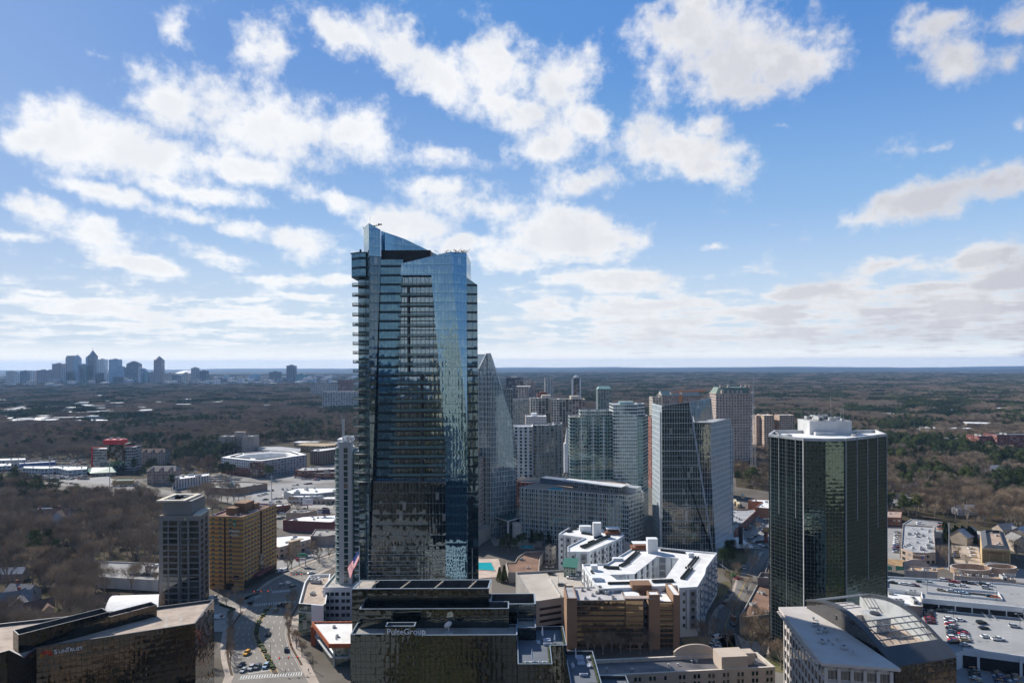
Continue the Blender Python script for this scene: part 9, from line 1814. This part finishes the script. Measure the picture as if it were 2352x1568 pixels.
for i in range(6):row(z4,.1,(820+90*i,900-45*i),(1400+90*i,860-50*i),22,30*i,'on the far lots',.22)
for i in range(4):row(z4,.1,(1380,905+60*i),(2100,900+50*i),24,10,'round the far shops',.3)
row(z4,.1,(1600,535),(1930,570),14,60,'in the lot by the brick workshop');row(z4,.1,(1640,560),(1990,552),14,60,'in the back row by the brick workshop',.8)
for i in range(3):row(z4,.1,(460,530+30*i),(760,525+28*i),14,20,'behind the striped white office',.85)
row(z4,.1,(1100,785),(1240,750),3,20,'in the wide empty lot',.9);row(z4,.1,(1340,1085),(1460,1070),4,0,'by the maroon store',.9);row(z4,.1,(1900,770),(2100,750),7,20,'behind the low shop with green awnings',.9);row(z4,.1,(1760,1530),(1880,1480),4,60,'at the strip mall entrance',1)
row(z5,6.1,(1720,195),(1870,200),2,0,'on the open parking deck behind the grey hotel',1,True);row(z5,6.1,(1540,290),(1870,300),5,10,'on the lower side of the open parking deck',1,True)
for(x0,y0)in((-178,41),(-178,76),(77,51),(77,91)):
 for i in range(28):
  if rnd.random()<.75:c=rnd.choice(list(COL));farcar('sedan',c,x0+3.8*i,y0+4,.08,pi/2)
# street furniture
stg=pm('signal_yellow',(0.55,0.32,0.04),.6);pole_m=pm('dark_pole',(0.05,0.05,0.05),.6)
def lamp(f,z,X,Y,h,label,group,arms=2):
 p=G(*f(X,Y),z);t=thing('street_lamp',label,'street lamp',(p.x,p.y,z),group);mb=MB();mb.bar((p.x,p.y,z),(p.x,p.y,z+h),.11,0,6,.07);obj('pole',mb,pole_m,t)
 for s_ in((-1,1)if arms==2 else(1,)):mb=MB();mb.bar((p.x,p.y,z+h),(p.x+s_*2,p.y,z+h+.2),.05);mb.box(p.x+s_*2-.5,p.y-.2,z+h+.1,p.x+s_*2+.5,p.y+.2,z+h+.28,bottom=True);obj('lamp_head',mb,metal_l,t)
for X,Y,l in((950,1000,'tall twin-armed lamp on the median at the shadow edge'),(1095,672,'twin-armed lamp at the tip of the median'),(1127,1330,'twin-armed lamp low on the shaded median')):lamp(z6,.2,X,Y,10,l,None)
for X,Y,l in((980,875,'lamp post by the long row on the middle deck'),(1700,975,'lamp post by the silver estate on the middle deck'),(1030,1055,'lamp post in the middle of the middle deck row'),(1075,1215,'lamp post at the lip of the middle deck')):lamp(z345,ZM,X,Y,7,l,None)
for X,Y,l in((697,600,'leftmost lamp post on the roof deck lane'),(1067,640,'second lamp post on the roof deck lane'),(1450,680,'lamp post at the end of the roof deck ramp'),(680,490,'lamp post at the back left of the roof deck'),(1035,530,'lamp post at the back middle of the roof deck'),(1400,560,'lamp post at the back right of the roof deck')):lamp(z345,ZU,X,Y,7,l,None)
for X,Y,l in((1000,1460,'lamp post on the ramp wall of the centre garage'),(1110,1560,'lamp post near the grey car on the centre garage'),(1495,1520,'lamp post against the white flats on the garage deck')):lamp(z188,zD,X,Y,7,l,None)
def signal(f,X,Y,X2,Y2,label,n_=3,red=False):
 a,b=G(*f(X,Y),0),G(*f(X2,Y2),0);h=6.5;t=thing('traffic_light',label,'traffic light',(a.x,a.y,0));mb=MB();mb.bar((a.x,a.y,0),(a.x,a.y,h),.14,0,6);mb.bar((a.x,a.y,h-.3),(b.x,b.y,h),.08);obj('mast_arm',mb,pole_m,t)
 for k in range(n_):q=a.lerp(b,.45+.27*k);mb=MB();mb.box(q.x-.22,q.y-.2,h-.6,q.x+.22,q.y+.2,h+.5,0,bottom=True);mb.box(q.x-.1,q.y-.26,h+.15,q.x+.1,q.y-.2,h+.35,1);obj('signal_head',mb,[stg if not red else pole_m,lit],t)
m_,n_,p_=_mat('red_signal_light');p_.inputs['Base Color'].default_value=(.5,.01,.01,1);p_.inputs['Emission Color'].default_value=(1,.03,.02,1);p_.inputs['Emission Strength'].default_value=4.0;lit=m_
signal(z6,800,625,1105,612,'traffic light arm with yellow heads over the left crosswalk');signal(z6,1630,1415,1230,1440,'traffic light arm with red lights over the lower crosswalk',3,True);signal(z6,1600,400,1370,410,'traffic light arm with red lights beyond the orange hotel',3,True)
def person(f,X,Y,label,c,ang):
 p=G(*f(X,Y),0);v=[(0,0,.95),(0,0,1.18),(0,0,1.42),(0,0,1.52),(0,.0,1.66),(.09,0,.9),(.10,.08,.5),(.1,.02,.08),(-.09,0,.9),(-.1,-.12,.5),(-.1,-.22,.08),(.19,0,1.38),(.24,-.05,1.12),(.24,.05,.88),(-.19,0,1.38),(-.24,.05,1.12),(-.24,.1,.88),(0,0,1.76)]
 e=[(0,1),(1,2),(2,3),(3,4),(4,17),(0,5),(5,6),(6,7),(0,8),(8,9),(9,10),(2,11),(11,12),(12,13),(2,14),(14,15),(15,16)];rr=[.14,.13,.15,.06,.10,.09,.06,.045,.09,.06,.045,.06,.045,.035,.06,.045,.035,.07]
 me=bpy.data.meshes.new('person');me.from_pydata(v,e,[]);o=bpy.data.objects.new('person',me);C.objects.link(o);md=o.modifiers.new('skin','SKIN');
 for i,q in enumerate(me.skin_vertices[0].data):q.radius=(rr[i],rr[i])
 me.skin_vertices[0].data[0].use_root=True;o.modifiers.new('sub','SUBSURF').levels=1;me.materials.append(pm('coat_'+c,{'dark':(0.03,0.03,0.035),'red':(0.3,0.03,0.03)}[c],.9));o.location=(p.x,p.y,.16);o.rotation_euler=(0,0,R(ang));tag(o,label,'person')
person(z6,1577,1440,'person in dark coat walking on the pavement by the orange building','dark',20);person(z6,1305,1460,'person in dark coat crossing the avenue at the lower crosswalk','dark',80);person(z65,880,1150,'person in dark red coat standing on the plaza','red',0)
p=G(2180.5,1308,0);t=thing('utility_pole','tall pale steel pole at the corner of the conifer screen','pole',(p.x,p.y,0));mb=MB();mb.bar((p.x,p.y,0),(p.x,p.y,Zp(2179.5,1200,p.y)),.5,0,8,.28);obj('shaft',mb,gs,t);mb=MB();mb.cyl((p.x,p.y),.9,0,.4,0,10);obj('base',mb,concrete_l,t)
for(px,py0,py1,lab)in((478+61,1040+108,1092,'slim pale pole left of a pair beside the wide empty lot'),(549+75,1150,1091,'slim pale pole right of a pair beside the wide empty lot'),(449,1116,1077,'slim pole by the striped white office'),(252,1120,1058,'slim pole beside the green-roofed restaurant'),(114,1108,1047,'slim pole in front of the cream dealership'),(43,1105,1048,'slim pole near the left edge of the strip'),(591,1047,1000,'faint pole right of the tan ten-storey block')):
 p=G(px,py0,0);t=thing('utility_pole',lab,'pole',(p.x,p.y,0));mb=MB();mb.bar((p.x,p.y,0),(p.x,p.y,Zp(px,py1,p.y)),.45,0,6,.3);obj('shaft',mb,gs,t);mb=MB();q=Zp(px,py1,p.y);mb.box(p.x-2,p.y-.2,q-2,p.x+2,p.y+.2,q-1.6,bottom=True);obj('cross_arm',mb,gs,t)
def wires(name,pts_,label):
 mb=MB()
 for a,b in zip(pts_,pts_[1:]):
  a,b=Vector(a),Vector(b);pr=a
  for i in range(1,9):q=a.lerp(b,i/8);q.z-=3.0*sin(pi*i/8);mb.bar(pr,q,.045,0,3);pr=q
 o=obj(name,mb,pole_m,at=tuple(pts_[0]));tag(o,label,'cable')
q=G(2180.5,1308,0);zz=Zp(2179.5,1203,q.y);wires('power_line',[(q.x-60,q.y+30,zz-2),(q.x,q.y,zz),(q.x+120,q.y-30,zz-3)],'upper power line slung from the tall pale steel pole');wires('power_line',[(q.x-60,q.y+30,zz-8),(q.x,q.y,zz-7),(q.x+120,q.y-30,zz-10)],'lower power line slung from the tall pale steel pole')
for(y0,y1,l)in((1400,1230,'clipped hedge low on the median'),(1200,1080,'clipped hedge in the middle of the median'),(980,830,'clipped hedge on the upper bend of the median'),(790,700,'short clipped hedge near the median tip')):
 mb=MB();y=y0
 while y>y1:
  p=V2(gz(interp(y,MC),y));mb.obox(p,(1,.3),.9+.3*sin(y),1.0,.2,.8+.25*sin(y*1.7));y-=17
 o=obj('hedge',mb,hedge_m,at=gz(interp((y0+y1)/2,MC),(y0+y1)/2));tag(o,l,'hedge')
for(X0,Y0,X1,Y1,l)in((545,650,690,700,'curved hedge round the forecourt island'),(640,740,690,700,'hedge end of the forecourt island nearest the avenue')):
 a,b=V2(gz(X0,Y0)),V2(gz(X1,Y1));mb=MB()
 for i in range(9):mb.obox(a.lerp(b,i/8),b-a,.9,.7,0,.9+.15*sin(i*2.3))
 o=obj('hedge',mb,hedge_m,at=(*a,0));tag(o,l,'hedge')
p=G(*z6(1505,185),0);t=thing('shopping_centre_sign','arched green shopping centre sign on two posts by the avenue','sign',(p.x,p.y,0));mb=MB();[mb.box(p.x+s_-.3,p.y-.3,0,p.x+s_+.3,p.y+.3,6.2)for s_ in(-2.2,2.2)];obj('post',mb,concrete_l,t);mb=MB();mb.box(p.x-3.6,p.y-.4,6.2,p.x+3.6,p.y+.4,8.0,bottom=True);mb.box(p.x-2.4,p.y-.4,8.0,p.x+2.4,p.y+.4,8.7);obj('sign_board',mb,sign_green,t);text('lettering','PEACHTREE',t,(p.x,p.y-.45,6.6),(1,0,0),1.0,sign_white,align='CENTER');mb=MB();mb.box(p.x-1.8,p.y-.2,3.6,p.x+1.8,p.y+.2,5.6,bottom=True);obj('tenant_panel',mb,sign_white,t);text('lettering','STAPLES',t,(p.x,p.y-.25,4.4),(1,0,0),.7,sign_red,align='CENTER')
p=G(*z65(848,125),0);t=thing('pylon_sign','tall black and white pylon sign at the sunny street corner','sign',(p.x,p.y,0));mb=MB();mb.box(p.x-1.6,p.y-.6,0,p.x+1.2,p.y+.6,17);obj('shaft',mb,black_m,t);mb=MB();mb.box(p.x+1.2,p.y-.5,1,p.x+1.5,p.y+.5,16.5);obj('light_strip',mb,sign_white,t)
p=G(*z290(855,1150),0);t=thing('pylon_sign','orange-brown brick pylon sign beside the dark tower','sign',(p.x,p.y,0));mb=MB();mb.box(p.x-1.2,p.y-.8,0,p.x+1.2,p.y+.8,9);obj('shaft',mb,red_brick,t);mb=MB();mb.box(p.x-2,p.y-1,9,p.x+2,p.y+1,12,bottom=True);obj('cap',mb,pm('orange_cap',(0.55,0.33,0.15),.8),t)
p=G(*z6(1370,1150),0);t=thing('roadwork_sign','orange diamond roadwork sign on the right verge','sign',(p.x,p.y,0));mb=MB();mb.bar((p.x,p.y,0),(p.x,p.y,1.4),.04);obj('post',mb,metal_d,t);mb=MB();mb.face([(p.x,p.y-.06,1.0),(p.x+.7,p.y-.06,1.7),(p.x,p.y-.06,2.4),(p.x-.7,p.y-.06,1.7)]);obj('panel',mb,pm('road_orange',(0.75,0.08,0.03),.6),t)
p=G(*z65(770,415),0);t=thing('boom_lift','green boom lift with pale arm beside the side street','boom lift',(p.x,p.y,0));mb=MB();mb.obox((p.x,p.y),(1,.3),1.8,1,.4,1.8);obj('base',mb,pm('lift_green',(0.03,0.35,0.08),.6),t);mb=MB();mb.bar((p.x,p.y,1.8),(p.x-8,p.y+4,7),.25);obj('boom',mb,white_paint,t)
obj('distant_parked_cars',FC,[pm('paint_'+c.replace(' ','_'),COL[c],.3,.02,spec=.5)for c in FCOL]+[cgl],kind='stuff')
